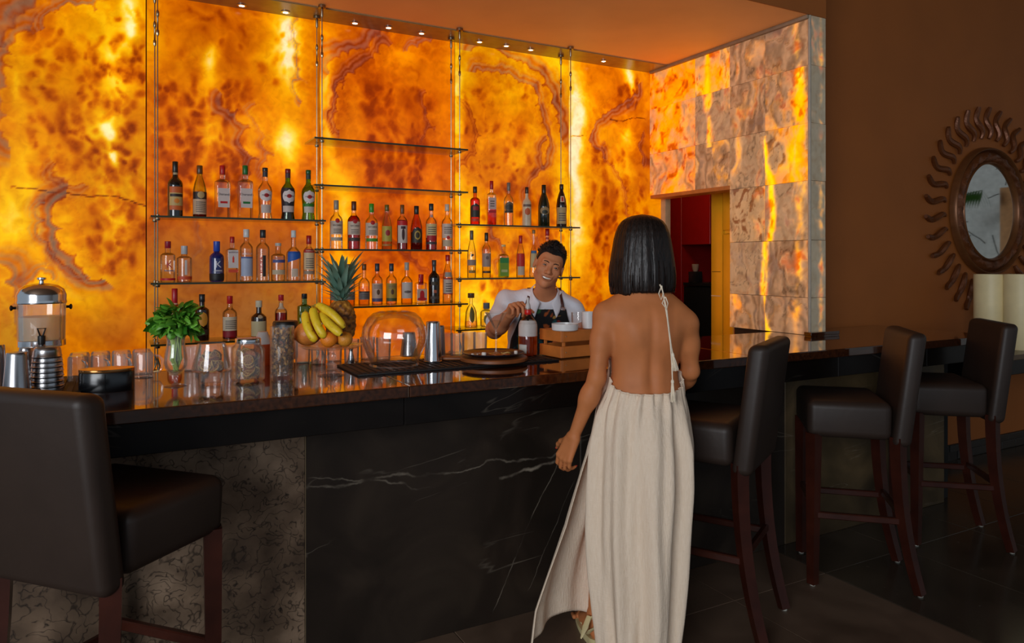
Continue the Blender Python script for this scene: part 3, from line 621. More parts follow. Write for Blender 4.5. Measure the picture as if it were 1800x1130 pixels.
# ================================================================ SHELVES, CABLES, DOWNLIGHTS
SHG = glass('green_edged_shelf_glass', (.93, .97, .92), .6, .6)
SHE, se_t, se_b = nt('shelf_edge'); se_b.inputs['Base Color'].default_value = (*lin((42, 46, 18)), 1); se_b.inputs['Roughness'].default_value = .2
STEEL = mat('brushed_cable_steel', (150, 140, 120), .3, 1, var=.1); CHROME = mat('polished_steel', (205, 205, 208), .16, 1, var=.06, scale=6)
SY0, SY1 = 4.13, 4.38
SHELVES = {}
def px_x(px, Y): return PY(px, 460, Y).x
def shelf(key, px0, px1, z, cables, label):
    x0, x1 = px_x(px0, SY0), px_x(px1, SY0)
    t = thing('glass_shelf', label, 'shelf', (x0, SY0, z), 0, 'glass shelves hung on cables')
    L = x1-x0
    ob('glass_pane', G().box(0, L, .004, SY1-SY0, -.009, 0), SHG, t, 0); ob('front_edge', G().box(0, L, 0, .004, -.010, 0), SHE, t, 0)
    for cx, cy in cables:
        ob('clamp', G().lathe([(.011, -.024), (.013, -.018), (.013, -.011)], 10).lathe([(.009, .001), (.009, .006), (.006, .008)], 10), STEEL, t, loc=(cx-x0, cy-SY0, 0))
    SHELVES[key] = z
CF, CRR = 4.17, 4.35
def cbl(px, Y): return (px_x(px, Y), Y)
CL = [cbl(277, CF), (px_x(272, CRR), CRR)]; CM = [cbl(566, CF), cbl(557, CRR)]; CM2 = [cbl(808, CF), cbl(793, CRR)]; CR2 = [cbl(1003, CF), cbl(986, CRR)]
ZL = [1.738, 1.392, 1.076]; ZM = [2.207, 1.94, 1.574, 1.24]; ZR = [1.737, 1.397, 1.076]
for i, z in enumerate(ZL): shelf('L%d' % i, 265, 573, z, CL+CM, ['upper', 'middle', 'lowest'][i]+' of the three glass shelves on the left')
for i, z in enumerate(ZM): shelf('M%d' % i, 553, 823, z, CM+CM2, ['empty topmost', 'empty second', 'third, bottle filled', 'lowest'][i]+' glass shelf of the middle stack')
for i, z in enumerate(ZR): shelf('R%d' % i, 802, 1020, z, CM2[:1]+CR2, ['upper', 'middle', 'lowest'][i]+' of the three glass shelves on the right behind the bartender')
for (cx, cy), lb in zip(CL+CM+CM2+CR2, ['leftmost front cable holding the glass shelves', 'leftmost rear cable holding the glass shelves', 'front cable between left and middle shelves', 'rear cable between left and middle shelves', 'front cable between middle and right shelves', 'rear cable between middle and right shelves', 'rightmost front cable holding the glass shelves', 'rightmost rear cable holding the glass shelves']):
    t = thing('shelf_cable', lb, 'cable', (cx, cy, .9), 0, 'steel cables of the shelves'); zt = ZC-.9-.009
    if cy < 4.2: zt = ZC-.9-.002
    ob('wire', G().tube([(0, 0, .0), (0, 0, zt-.05)], .0032, 6), STEEL, t)
    ob('anchor', G().lathe([(.004, zt-.07), (.008, zt-.06), (.008, zt-.02), (.022, zt-.015), (.022, zt)], 10), STEEL, t)
    ob('turnbuckle', G().lathe([(.004, zt-.30), (.008, zt-.29), (.008, zt-.27), (.0045, zt-.265), (.0045, zt-.20), (.008, zt-.195), (.008, zt-.175), (.004, zt-.165)], 8), STEEL, t)
    ob('foot_hook', G().tube([(0, 0, .10), (.01, 0, .06), (0, 0, .03)], .005, 6).lathe([(.02, 0), (.02, .012), (.008, .02)], 10), STEEL, t)
WARM, wt_, wb_ = nt('warm_lamp_lens'); wb_.inputs['Emission Color'].default_value = (1, .82, .5, 1); wb_.inputs['Emission Strength'].default_value = 6
for k, (px, py) in enumerate([(425, 9), (502, 21), (624, 40), (683, 48), (741, 58), (843, 73), (890, 80), (933, 87), (1061, 107)]):
    v = PZ(px, py, ZC-.008); v.y = min(max(v.y, 4.25), 4.39)
    nm = ['leftmost', 'second', 'third', 'fourth', 'fifth', 'sixth', 'seventh', 'eighth', 'rightmost'][k]
    t = thing('recessed_downlight', f'{nm} of the nine small warm downlights above the onyx wall, counted from the left', 'downlight', (v.x, v.y, ZC-.0075), 0, 'downlights over the shelves')
    ob('trim_ring', G().lathe([(.026, 0), (.026, -.004), (.017, -.006), (.016, 0)], 16), CHROME, t); ob('lens', G().lathe([(.0155, -.001), (.013, -.004), (0.0001, -.005)], 12), WARM, t)

# ================================================================ BOTTLES
SHAPES = {  # (r/R, h/H)
 'round': [(.92, 0), (1, .012), (1, .56), (.97, .61), (.82, .655), (.55, .69), (.40, .72), (.345, .76), (.345, .965), (.36, .97), (.36, .985), (.3, .99)],
 'tallround': [(.93, 0), (1, .012), (1, .62), (.95, .665), (.7, .71), (.42, .745), (.36, .78), (.36, .97), (.3, .99)],
 'slope': [(.95, 0), (1, .012), (1, .47), (.95, .54), (.75, .66), (.52, .75), (.40, .80), (.37, .85), (.37, .97), (.3, .99)],
 'squat': [(.95, 0), (1, .015), (1, .62), (.96, .665), (.7, .70), (.42, .72), (.37, .745), (.37, .97), (.3, .99)],
 'martini': [(.98, 0), (1.0, .02), (.86, .14), (.90, .3), (1.0, .50), (1.0, .56), (.9, .62), (.6, .68), (.40, .72), (.36, .76), (.36, .97), (.3, .99)],
 'stout': [(.86, 0), (.98, .03), (1, .1), (1, .56), (.95, .63), (.75, .68), (.48, .715), (.40, .74), (.42, .97), (.3, .99)],
 'square': [(.93, 0), (.97, .012), (.97, .66), (.93, .70), (.6, .725), (.36, .745), (.34, .97), (.3, .99)],
 'broad': [(.95, 0), (1, .012), (1, .52), (.95, .565), (.6, .63), (.38, .66), (.34, .70), (.34, .97), (.3, .99)],
 'monk': [(.95, 0), (1, .02), (.93, .3), (1.0, .46), (1.0, .5), (.85, .65), (.55, .78), (.36, .84), (.34, .97), (.3, .99)],
 'skinny': [(.95, 0), (1, .012), (1, .50), (.92, .58), (.7, .65), (.5, .70), (.42, .74), (.40, .97), (.3, .99)],
 'decanter': [(.95, 0), (1, .012), (.98, .1), (.85, .45), (.6, .58), (.3, .66), (.26, .7), (.26, .95), (.3, .99)],
}
GL = {'clear': glass('clear_bottle_glass', (.95, .93, .88), .5), 'green': glass('green_bottle_glass', (.30, .62, .05), .4), 'ygreen': glass('yellow_green_glass', (.78, .86, .14), .42), 'lime': glass('lime_glass', (.62, .85, .30), .5),
      'blue': mat('dark_blue_bottle_glass', (16, 28, 92), .12, spec=.7), 'black': mat('black_bottle_glass', (16, 14, 12), .12, spec=.8), 'dkgreen': mat('dark_green_bottle_glass', (20, 30, 18), .12, spec=.8),
      'brown': glass('brown_bottle_glass', (.30, .10, .03), .4), 'frost': mat('frosted_cream_glass', (206, 190, 160), .4), 'amber': glass('amber_bottle_glass', (.85, .45, .12), .5), 'dkbrown': mat('dark_brown_bottle_glass', (36, 16, 10), .15, spec=.7)}
LQ = {'red': glass('red_liquor', (.55, .03, .02), .5, 0), 'amber': glass('amber_liquor', (.92, .50, .10), .7, 0), 'rose': glass('rose_liquor', (.95, .32, .12), .7, 0), 'dark': glass('dark_rum', (.35, .07, .02), .5, 0), 'pale': glass('pale_spirit', (.98, .93, .74), .8, 0), 'lime': glass('lime_liquor', (.6, .85, .12), .8, 0), 'orange': glass('orange_liquor', (.99, .80, .55), .8, 0)}
def flat(c, rough=.55): return mat('printed_paper' if rough > .4 else 'glossy_cap', c, rough, var=.05)
def radf(prof, z, H, Rr):
    zs = [q[1]*H for q in prof]; rs = [q[0]*Rr for q in prof]; return float(np.interp(z, zs, rs))
def wrap_text(word, prof, H, Rr, zc, size, sq=None, vert=False, off=.0012, dx=0):
    P, F = FONT[word]; P = P*size
    if vert: P = np.stack([-P[:, 1], P[:, 0]], 1)
    g = G(); v = []
    for x, y in P:
        r = radf(prof, zc+y, H, Rr)+off; a = (x+dx)/r
        if sq: v.append((x+dx, -(radf(prof, zc+y, H, Rr)*.985+off), zc+y))
        else: v.append((r*math.sin(a), -r*math.cos(a), zc+y))
    g.v = v; g.f = [tuple(f) for f in F]; return g
def patch(prof, H, Rr, z0, z1, half, sq=None, off=.0006, shape='rect', n=14):
    """label lying on the bottle; half = half angle in degrees (or half width share for square bottles)"""
    g = G(); nz = 8
    def fn(u, w):
        a = R(half)*(2*u-1); z = z0+(z1-z0)*w
        if shape == 'disc':
            k = math.sqrt(max(0, 1-(2*w-1)**2)); a *= k
        elif shape == 'arch' and w > .5:
            a *= math.sqrt(max(0.0, 1-((w-.5)/.5)**2))
        elif shape == 'diag': z = z0+(z1-z0)*w if w > .5 else z0+(z1-z0)*(w+(.5-w)*u*.9)
        r = radf(prof, z, H, Rr)+off
        if sq: return (Rr*math.sin(a)*.97, -(radf(prof, z, H, Rr)*.985+off), z)
        return (r*math.sin(a), -r*math.cos(a), z)
    return g.grid(fn, n, nz)
NBOT = [0]
def bottle(px, top, hw, Y, z0, shape, gk, label, fill=None, cap=None, labels=(), texts=(), group=None, extra=12, sq=None, cat='bottle', X=None, wood=False):
    v = PY(px, 460, Y); d = depth(v)
    H = (CAM_H+(CYP-top)*d/FPX)-z0; Rr = hw*d/FPX
    t = thing('liquor_bottle', label, cat, (v.x, Y, z0), rot_to_cam(v, extra), group)
    prof = SHAPES[shape]; pr = [(r*Rr, h*H) for r, h in prof]
    sqp = 5 if sq else None
    ob('glass_body', G().lathe(pr, 20 if not sq else 24, sq=sqp), GL[gk], t, 30)
    if fill:
        lv, lc = fill; lp = [(r*.93, z+.002) for r, z in pr if z < lv*H]+[(radf(prof, lv*H, H, Rr)*.93, lv*H), (.0001, lv*H)]
        ob('liquid', G().lathe(lp, 18, sq=sqp), LQ[lc], t, 30)
    if cap:
        cc, cl = cap[:2]; w = cap[2] if len(cap) > 2 else 1.12
        rn = radf(prof, H*.93, H, Rr)*w
        ob('cap', G().lathe([(rn*.97, H*(1-cl)), (rn, H*(1-cl)+.001), (rn, H*.992), (rn*.9, H)], 14), flat(cc, .3), t)
    for lb in labels:
        a0, a1, half, c = lb[:4]; kw = lb[4] if len(lb) > 4 else {}
        ob('label', patch(prof, H, Rr, a0*H, a1*H, half, sq, off=.0006+.0004*kw.get('lay', 0), shape=kw.get('shape', 'rect')), flat(c), t)
    for tx in texts:
        w, zc, sz, c = tx[:4]; kw = tx[4] if len(tx) > 4 else {}
        ob('lettering', wrap_text(w, prof, H, Rr, zc*H, sz*Rr, sq, kw.get('vert', False), off=.0020, dx=kw.get('dx', 0)*Rr), flat(c), t, 0)
    return t
W_, CR, BK, RD = (205, 198, 190), (214, 196, 160), (22, 20, 20), (176, 20, 24)
def lines(z0, z1, n, half, c=(90, 80, 74)): return [(z0+(z1-z0)*i/n, z0+(z1-z0)*(i+.4)/n, half*.72, c, {'lay': 1}) for i in range(n)]
B = bottle; YS = 4.24
g1 = 'bottles on the upper left shelf'
B(308, 284, 12.5, YS, ZL[0], 'round', 'black', 'tall black bottle with orange and cream label, leftmost on the upper left shelf', None, ((30, 26, 22), .20), [(.12, .54, 58, (196, 92, 28)), (.20, .43, 58, (190, 160, 96), {'lay': 1}), (.36, .41, 52, (40, 26, 18), {'lay': 2}), (.24, .33, 20, (214, 124, 30), {'lay': 2, 'shape': 'disc'}), (.76, .81, 60, (170, 150, 110))], [], g1)
B(351, 291, 11.3, YS, ZL[0], 'slope', 'ygreen', 'yellow green wine bottle with dark and cream label', (.42, 'dark'), ((96, 60, 24), .16, 1.2), [(.06, .35, 78, (190, 160, 130)), (.35, .49, 78, (40, 26, 22)), (.36, .50, 30, (176, 150, 100), {'lay': 1, 'shape': 'disc'})]+lines(.1, .32, 6, 60), [], g1)
for px, c, nm in ((391, (186, 18, 24), 'red'), (431, (18, 110, 44), 'green')):
    B(px, 291, 12.4, YS, ZL[0], 'square', 'clear', f'clear square bottle with {nm} cap and white label with a {nm} bar', None, (c, .17, 1.15), [(.20, .56, 52, (206, 192, 186)), (.275, .315, 30, c, {'lay': 1})], [('Charanda', .445, .48, (50, 44, 50))], g1, sq=True)
B(466, 295, 12.0, YS, ZL[0], 'martini', 'clear', 'clear waisted vermouth bottle with round white label and black cap', (.55, 'pale'), ((40, 38, 40), .075, 1.12), [(.34, .58, 60, (212, 200, 196), {'shape': 'disc'}), (.42, .50, 20, (176, 24, 28), {'lay': 1, 'shape': 'disc'}), (.12, .28, 50, (190, 176, 168)), (.82, .92, 90, (50, 48, 54))], [('MARTINI', .46, .34, BK)], g1)
B(506, 297, 12.0, YS, ZL[0], 'martini', 'green', 'green vermouth bottle with red cap and round white label', (.62, 'dark'), ((130, 20, 26), .085, 1.12), [(.14, .62, 84, (34, 26, 34)), (.32, .59, 58, (214, 204, 200), {'lay': 1, 'shape': 'disc'}), (.42, .50, 20, (176, 24, 28), {'lay': 2, 'shape': 'disc'}), (.15, .27, 60, (196, 182, 176), {'lay': 1}), (.82, .91, 90, (70, 40, 50))], [('MARTINI', .46, .34, BK)], g1)
B(542, 299, 11.6, YS, ZL[0], 'martini', 'green', 'green vermouth bottle with green cap and round white label', None, ((24, 84, 40), .08, 1.12), [(.33, .59, 58, (214, 204, 200), {'lay': 1, 'shape': 'disc'}), (.42, .50, 20, (176, 24, 28), {'lay': 2, 'shape': 'disc'}), (.15, .27, 56, (196, 190, 176)), (.27, .33, 70, (40, 120, 30)), (.82, .91, 90, (40, 60, 56))], [('MARTINI', .46, .34, BK)], g1)
g2 = 'bottles on the middle left shelf'
B(295, 424, 12.2, YS, ZL[1], 'squat', 'clear', 'clear bottle with big red K and red cap', None, ((150, 14, 44), .17, 1.15), [(.045, .10, 80, (190, 16, 30))]+[(.27, .29, 40, (70, 90, 130), {})], [('K', .42, 1.35, (160, 20, 50))], g2)
B(324, 432, 12.4, YS, ZL[1], 'squat', 'clear', 'short clear ribbed bottle with silver cap', (.10, 'orange'), ((176, 180, 184), .23, 1.2), [(.07, .16, 70, (196, 70, 30)), (.2, .6, 9, (196, 190, 186)), ], [], g2)
B(381, 424, 12.2, YS, ZL[1], 'stout', 'blue', 'dark blue bottle with white K and blue cap', None, ((28, 70, 170), .25, 1.12), [(.02, .20, 88, (20, 16, 20)), (.262, .285, 34, (190, 190, 200)), (.235, .245, 40, (150, 150, 170)), (.205, .215, 14, (150, 150, 170), {'lay': 1})], [('K', .42, 1.35, (206, 206, 214))], g2)
B(408, 416, 10.2, YS, ZL[1], 'square', 'clear', 'clear square gin bottle with red figure on white label', None, (RD, .14, 1.15), [(.30, .70, 58, (206, 196, 192)), (.20, .27, 54, (206, 70, 40)), (.42, .54, 9, (206, 60, 36), {'lay': 1}), (.54, .57, 4, (206, 60, 36), {'lay': 1})], [('BEEFEATER', .645, .32, (90, 40, 90))], g2, sq=True)
B(433, 403, 11.0, YS, ZL[1], 'tallround', 'clear', 'clear tall bottle with white cap and silver blue label', None, ((206, 206, 204), .155, 1.3), [(.10, .44, 62, (160, 172, 196)), (.44, .47, 62, (70, 96, 150))], [('ABSOLUT', .525, .40, (206, 206, 212))], g2)
B(462, 404, 11.4, YS, ZL[1], 'tallround', 'clear', 'clear bottle with black cap and red vertical lettering', None, ((36, 38, 42), .155, 1.25), [(.09, .50, 14, (30, 24, 22), {}), ], [('VODKA', .31, .75, (186, 30, 50), {'vert': True, 'dx': -.45})], g2)
B(489, 427, 12.2, YS, ZL[1], 'squat', 'clear', 'short clear bottle with small silver cap and blue lettering', (.30, 'pale'), ((186, 180, 170), .08, 1.2), [(.17, .29, 64, (186, 170, 140)), (.48, .56, 58, (70, 76, 130))], [('ABSOLUT', .60, .36, (50, 56, 120))], g2)
B(516, 405, 12.4, YS, ZL[1], 'broad', 'clear', 'clear bottle with diagonal blue label and white cap', None, ((200, 206, 206), .14, 1.05), [(.36, .58, 62, (24, 84, 170), {'shape': 'diag'}), (.08, .24, 26, (196, 176, 156))], [], g2)
B(543, 414, 10.0, YS, ZL[1], 'tallround', 'clear', 'clear bottle with red cap and cream label, rightmost on middle left shelf', None, ((160, 14, 26), .19, 1.25), [(.24, .62, 66, (206, 180, 140)), (.62, .70, 66, (170, 34, 36)), (.14, .22, 66, (150, 130, 110))]+lines(.28, .52, 5, 56), [('SMIRNOFF', .66, .34, (220, 200, 180))], g2)
g3 = 'bottles on the lowest left shelf'
B(307, 507, 12, YS, ZL[2], 'round', 'amber', 'bottle with red capsule sticking up behind the green herbs', None, ((180, 20, 34), .32, 1.2), [(.70, .76, 90, (214, 170, 140)), (.15, .5, 60, CR)], [], g3)
B(355, 517, 12, YS, ZL[2], 'squat', 'dkbrown', 'dark bottle with black cap and gold label beside the herbs', None, ((30, 30, 34), .165, 1.15), [(.3, .62, 36, (206, 140, 40), {'shape': 'disc'}), (.12, .24, 60, (60, 40, 26))], [], g3)
B(404, 520, 12, YS, ZL[2], 'round', 'clear', 'clear bottle with red capsule, cream label and dark red foot', (.25, 'red'), ((180, 20, 34), .18, 1.2), [(.20, .52, 80, (206, 190, 164)), (.06, .19, 80, (140, 18, 34))]+lines(.25, .46, 5, 66), [], g3)
B(455, 528, 13, YS, ZL[2], 'broad', 'dkbrown', 'dark shouldered whisky bottle with cream cap and wide cream label', None, ((206, 196, 170), .18, 1.3), [(.05, .45, 84, (196, 182, 140)), (.10, .16, 20, (170, 30, 34), {'lay': 1, 'shape': 'disc'}), (.52, .62, 20, (180, 160, 130), {'shape': 'disc'})], [], g3)
B(494, 518, 10.5, YS, ZL[2], 'round', 'clear', 'clear bottle with red cap filled with red liqueur', (.56, 'red'), ((180, 34, 44), .14, 1.3), [(.66, .8, 60, (206, 180, 150))], [], g3)
B(535, 516, 11.5, YS, ZL[2], 'square', 'green', 'green square gin bottle with dark cap beside the pineapple', None, ((30, 36, 40), .12, 1.25), [(.2, .55, 46, (176, 196, 170))], [], g3, sq=True)
g4 = 'bottles on the third middle shelf'
def bac(px, top, col, cc, fill, gk, nm):
    B(px, top, 11.2, YS, ZM[2], 'round', gk, nm, fill, (cc, .19, 1.15), [(.30, .575, 72, (196, 178, 160)), (.53, .63, 20, RD, {'lay': 1, 'shape': 'disc'}), (.17, .24, 62, col)]+lines(.33, .43, 3, 50), [('BACARDI', .485, .35, (36, 30, 30))], g4)
bac(591, 352, (170, 158, 140), (150, 140, 126), None, 'clear', 'clear white rum bottle with silver cap, leftmost of the third middle shelf')
bac(622, 354, (60, 46, 40), (90, 44, 24), (.70, 'red'), 'clear', 'white labelled rum bottle full of red spirit with brown cap')
bac(653, 358, (70, 140, 30), (60, 146, 30), None, 'clear', 'white labelled clear rum bottle with green cap and green bar')
B(680, 360, 9.0, YS, ZM[2], 'slope', 'clear', 'slender clear bottle with olive cap and yellow label with red emblem', (.5, 'pale'), ((110, 92, 30), .14, 1.2), [(.18, .52, 74, (176, 160, 60)), (.30, .44, 26, (150, 30, 34), {'lay': 1, 'shape': 'disc'}), (.08, .12, 70, (170, 120, 50))], [], g4)
B(707, 360, 9.2, YS, ZM[2], 'tallround', 'clear', 'bottle of spiced rum with red band and white picture label', (.66, 'red'), ((120, 70, 26), .20, 1.12), [(.54, .64, 80, (190, 18, 26)), (.15, .54, 64, (196, 184, 176)), (.2, .48, 16, (60, 34, 34), {'lay': 1, 'shape': 'disc'}), (.46, .52, 26, (60, 30, 40), {'lay': 1})], [], g4)
B(732, 362, 10.4, YS, ZM[2], 'slope', 'amber', 'onion shouldered dark rum bottle with black and gold oval label', (.4, 'dark'), ((34, 32, 32), .19, 1.15), [(.16, .52, 60, (44, 34, 24), {'shape': 'arch'}), (.22, .44, 30, (170, 140, 50), {'lay': 1, 'shape': 'disc'}), (.26, .40, 20, (50, 40, 24), {'lay': 2, 'shape': 'disc'})], [], g4)
B(758, 358, 9.8, YS, ZM[2], 'round', 'clear', 'clear bottle with black cap, cream upper label and red foot', (.32, 'red'), ((36, 40, 44), .15, 1.25), [(.26, .56, 70, (206, 186, 130)), (.12, .17, 74, (60, 50, 54)), (.2, .31, 60, (170, 20, 30), {'lay': 1}), (.70, .76, 40, (190, 150, 140))]+lines(.34, .52, 4, 60), [], g4)
B(786, 359, 9.8, YS, ZM[2], 'round', 'clear', 'clear bottle with white cap and white label with red diamond', (.3, 'pale'), ((206, 190, 170), .15, 1.25), [(.26, .57, 70, (206, 186, 170)), (.23, .31, 18, (190, 36, 36), {'lay': 1, 'shape': 'disc'}), (.08, .22, 60, (190, 170, 140))]+lines(.36, .52, 4, 60), [], g4)
g5 = 'bottles on the lowest middle shelf'
for px, lb in ((590, 'clear bottle with brown cap hidden behind the pineapple crown'), (614, 'clear bottle with brown cap and grey label right of pineapple crown'), (640, 'clear bottle with brown cap and grey label, third on the lowest middle shelf')):
    B(px, 464, 9.8, YS, ZM[3], 'broad', 'clear', lb, (.45, 'orange'), ((110, 62, 24), .15, 1.2), [(.14, .34, 70, (110, 100, 96)), (.31, .34, 70, (50, 36, 30), {'lay': 1})]+lines(.18, .3, 3, 56, (60, 54, 52)), [], g5)
for px, lc, f, lb in ((663, (70, 70, 110), (190, 160, 140), 'clear tequila bottle with blue black cap and blue footed label'), (688, (70, 80, 40), (170, 140, 50), 'clear tequila bottle with black cap and yellow label')):
    B(px, 463, 9.6, YS, ZM[3], 'round', 'clear', lb, (.5, 'orange'), ((44, 46, 62), .19, 1.25), [(.16, .52, 74, f), (.08, .16, 74, lc), (.24, .38, 16, (90, 60, 34), {'lay': 1, 'shape': 'disc'})]+lines(.40, .50, 3, 60), [], g5)
B(715, 461, 10.2, YS, ZM[3], 'broad', 'clear', 'clear bottle with silver capsule and white label with dark oval', (.5, 'orange'), ((170, 166, 158), .19, 1.2), [(.14, .52, 64, (196, 186, 178)), (.26, .33, 36, (110, 96, 90), {'lay': 1, 'shape': 'disc'})], [(.38, .40, 30, (60, 56, 54), {'lay': 1})] and [], g5)
B(740, 482, 10.6, YS, ZM[3], 'square', 'clear', 'squat square clear bottle with tall red cap and red label', (.5, 'pale'), ((186, 14, 22), .36, 1.25), [(.10, .50, 60, (200, 170, 150)), (.10, .22, 52, (190, 14, 26), {'lay': 1, 'shape': 'disc'}), (.20, .46, 22, (190, 14, 26), {'lay': 1, 'shape': 'arch'})], [], g5, sq=True)
B(763, 457, 10.2, YS, ZM[3], 'round', 'black', 'tall black wine bottle on the lowest middle shelf', None, ((60, 60, 64), .14, 1.15), [(.24, .31, 16, (170, 90, 60)), (.42, .50, 40, (60, 50, 30)), (.10, .16, 50, (70, 66, 60))], [], g5)
B(787, 448, 9.2, YS, ZM[3], 'slope', 'clear', 'clear bottle with red cap and white script label, rightmost of lowest middle shelf', (.2, 'pale'), ((180, 18, 36), .13, 1.2), [(.20, .50, 60, (200, 180, 164)), (.49, .52, 62, (170, 30, 40)), (.18, .2, 62, (170, 30, 40)), (.54, .64, 50, (160, 150, 140))]+lines(.24, .44, 4, 46), [], g5)
g6 = 'bottles on the upper right shelf'
B(835, 328, 8.6, YS, ZR[0], 'squat', 'amber', 'amber whisky bottle with black arched label, leftmost of the upper right shelf', (.7, 'rose'), ((50, 34, 26), .165, 1.2), [(.20, .56, 76, (44, 44, 34), {'shape': 'arch'}), (.38, .48, 36, (150, 24, 30), {'lay': 1}), (.09, .17, 60, (206, 60, 30))], [], g6)
B(864, 318, 8.2, YS, ZR[0], 'square', 'clear', 'square bottle of pink liqueur with tall red cap', (.60, 'rose'), ((176, 14, 22), .19, 1.2), [(.36, .62, 56, (190, 166, 160)), (.28, .34, 58, (170, 20, 30))]+lines(.42, .58, 3, 40), [], g6, sq=True)
B(894, 321, 8.4, YS, ZR[0], 'round', 'clear', 'clear bottle with grey cap and dark round label', (.3, 'orange'), ((120, 106, 96), .19, 1.15), [(.30, .56, 60, (96, 86, 70), {'shape': 'disc'}), (.36, .50, 40, (50, 46, 40), {'lay': 1, 'shape': 'disc'}), (.30, .35, 60, (40, 38, 30), {'lay': 1})], [], g6)
B(926, 329, 8.0, YS, ZR[0], 'round', 'frost', 'frosted cream coloured coconut rum bottle with dark cap', None, ((50, 34, 30), .16, 1.15), [(.50, .56, 60, (110, 90, 80)), (.28, .47, 36, (190, 90, 40), {'shape': 'disc'})], [], g6)
B(956, 325, 10.2, YS, ZR[0], 'slope', 'dkgreen', 'dark green cream liqueur bottle with sloping shoulders', None, ((24, 22, 18), .28, 1.08), [(.28, .48, 50, (150, 130, 90), {'shape': 'disc'}), (.30, .40, 30, (40, 46, 30), {'lay': 1, 'shape': 'disc'})], [], g6)
B(987, 324, 9.2, YS, ZR[0], 'monk', 'dkbrown', 'brown monk shaped hazelnut liqueur bottle with cream label, rightmost of upper right shelf', None, ((40, 24, 18), .12, 1.15), [(.08, .46, 76, (176, 156, 110)), (.58, .72, 26, (206, 186, 160)), (.60, .70, 12, (180, 40, 30), {'lay': 1})]+lines(.15, .36, 4, 60), [], g6)
g7 = 'bottles on the middle right shelf'
B(829, 405, 7.8, YS, ZR[1], 'slope', 'clear', 'slender clear vodka bottle with grey cap and grey band label', (.5, 'pale'), ((96, 84, 64), .20, 1.15), [(.26, .38, 80, (150, 130, 116)), (.1, .16, 50, (150, 120, 50)), (.44, .50, 16, (70, 60, 50), {'shape': 'diag'})], [], g7)
B(855, 409, 7.8, YS, ZR[1], 'tallround', 'clear', 'clear bottle with black cap and square mauve label', (.5, 'pale'), ((34, 28, 20), .19, 1.2), [(.24, .54, 76, (160, 140, 130)), (.40, .48, 20, (110, 90, 84), {'lay': 1, 'shape': 'disc'}), (.10, .15, 70, (80, 56, 30))], [], g7)
B(885, 430, 8.8, YS, ZR[1], 'squat', 'clear', 'short clear bottle with lime green label and glass stopper', (.55, 'lime'), ((206, 190, 130), .06, 1.2), [(.04, .60, 70, (110, 150, 40)), (.44, .60, 70, (40, 130, 60), {'lay': 1}), (.16, .24, 40, (176, 186, 120), {'lay': 1})], [], g7, sq=True)
B(915, 414, 7.6, YS, ZR[1], 'slope', 'clear', 'clear bottle with red neck and red label beside the bartender', (.4, 'pale'), ((186, 30, 34), .19, 1.2), [(.26, .57, 66, (196, 40, 34)), (.05, .26, 50, (196, 180, 160))], [], g7)
B(938, 404, 7.8, YS, ZR[1], 'decanter', 'clear', 'long necked clear tequila bottle with cork and blue label', (.3, 'pale'), ((150, 116, 70), .08, 1.5), [(.50, .56, 60, (60, 110, 160)), (.2, .5, 60, (190, 176, 130))], [], g7)
B(962, 402, 8.4, YS, ZR[1], 'round', 'clear', 'bottle with red cap behind the head of the bartender', (.3, 'pale'), ((170, 16, 40), .14, 1.3), [(.78, .82, 90, (176, 60, 40)), (.2, .5, 60, W_)], [], g7)
g8 = 'bottles on the lowest right shelf'
B(828, 515, 11.5, YS, ZR[2], 'decanter', 'clear', 'clear flared tequila bottle with cork and green leaf emblem', (.18, 'orange'), ((96, 70, 40), .14, 2.0), [(.14, .62, 26, (110, 104, 40), {'shape': 'disc'})], [], g8)
B(855, 532, 11, YS, ZR[2], 'stout', 'clear', 'squat clear tequila bottle with blue grey cork beside the martini glass', (.3, 'pale'), ((96, 110, 120), .25, 1.3), [(.10, .55, 36, (120, 116, 50), {'shape': 'disc'})], [], g8)

# ================================================================ THINGS ON THE WORKTOP
CG = glass('clear_table_glass', (.99, .99, .985), .95, .55, haze=.035); CG2 = glass('clear_ribbed_glass', (.98, .98, .975), .93, .7, haze=.11)
def at(px, py, z=BAR_Z, back=0):
    v = PZ(px, py, z); k = (depth(v)+back)/depth(v); return Vector((v.x*k, v.y*k, z)), depth(v)+back
def zat(py, d): return CAM_H-(py-CYP)/FPX*d
# black rubber mats
RUB = mat('black_rubber', (17, 16, 16), .6, bump=.3, scale=40)
def barmat(x0, x1, y0, y1, label, rz=0):
    t = thing('bar_mat', label, 'mat', (x0, y0, BAR_Z), rz); ob('sheet', G().rbox(0, x1-x0, 0, y1-y0, 0, .008, .003), RUB, t)
    g = G(); n = int((x1-x0)/.03)
    for i in range(1, n): g.box(i*.03-.009, i*.03+.009, .012, y1-y0-.012, .008, .011)
    ob('ribs', g, RUB, t, 0)['kind'] = 'stuff'
barmat(.80, 1.71, 2.72, 3.03, 'long black ribbed bar mat under the fish bowl and crate')
barmat(-1.5, -.115, 2.70, 3.2, 'black bar mat under the steel tumblers at the left')
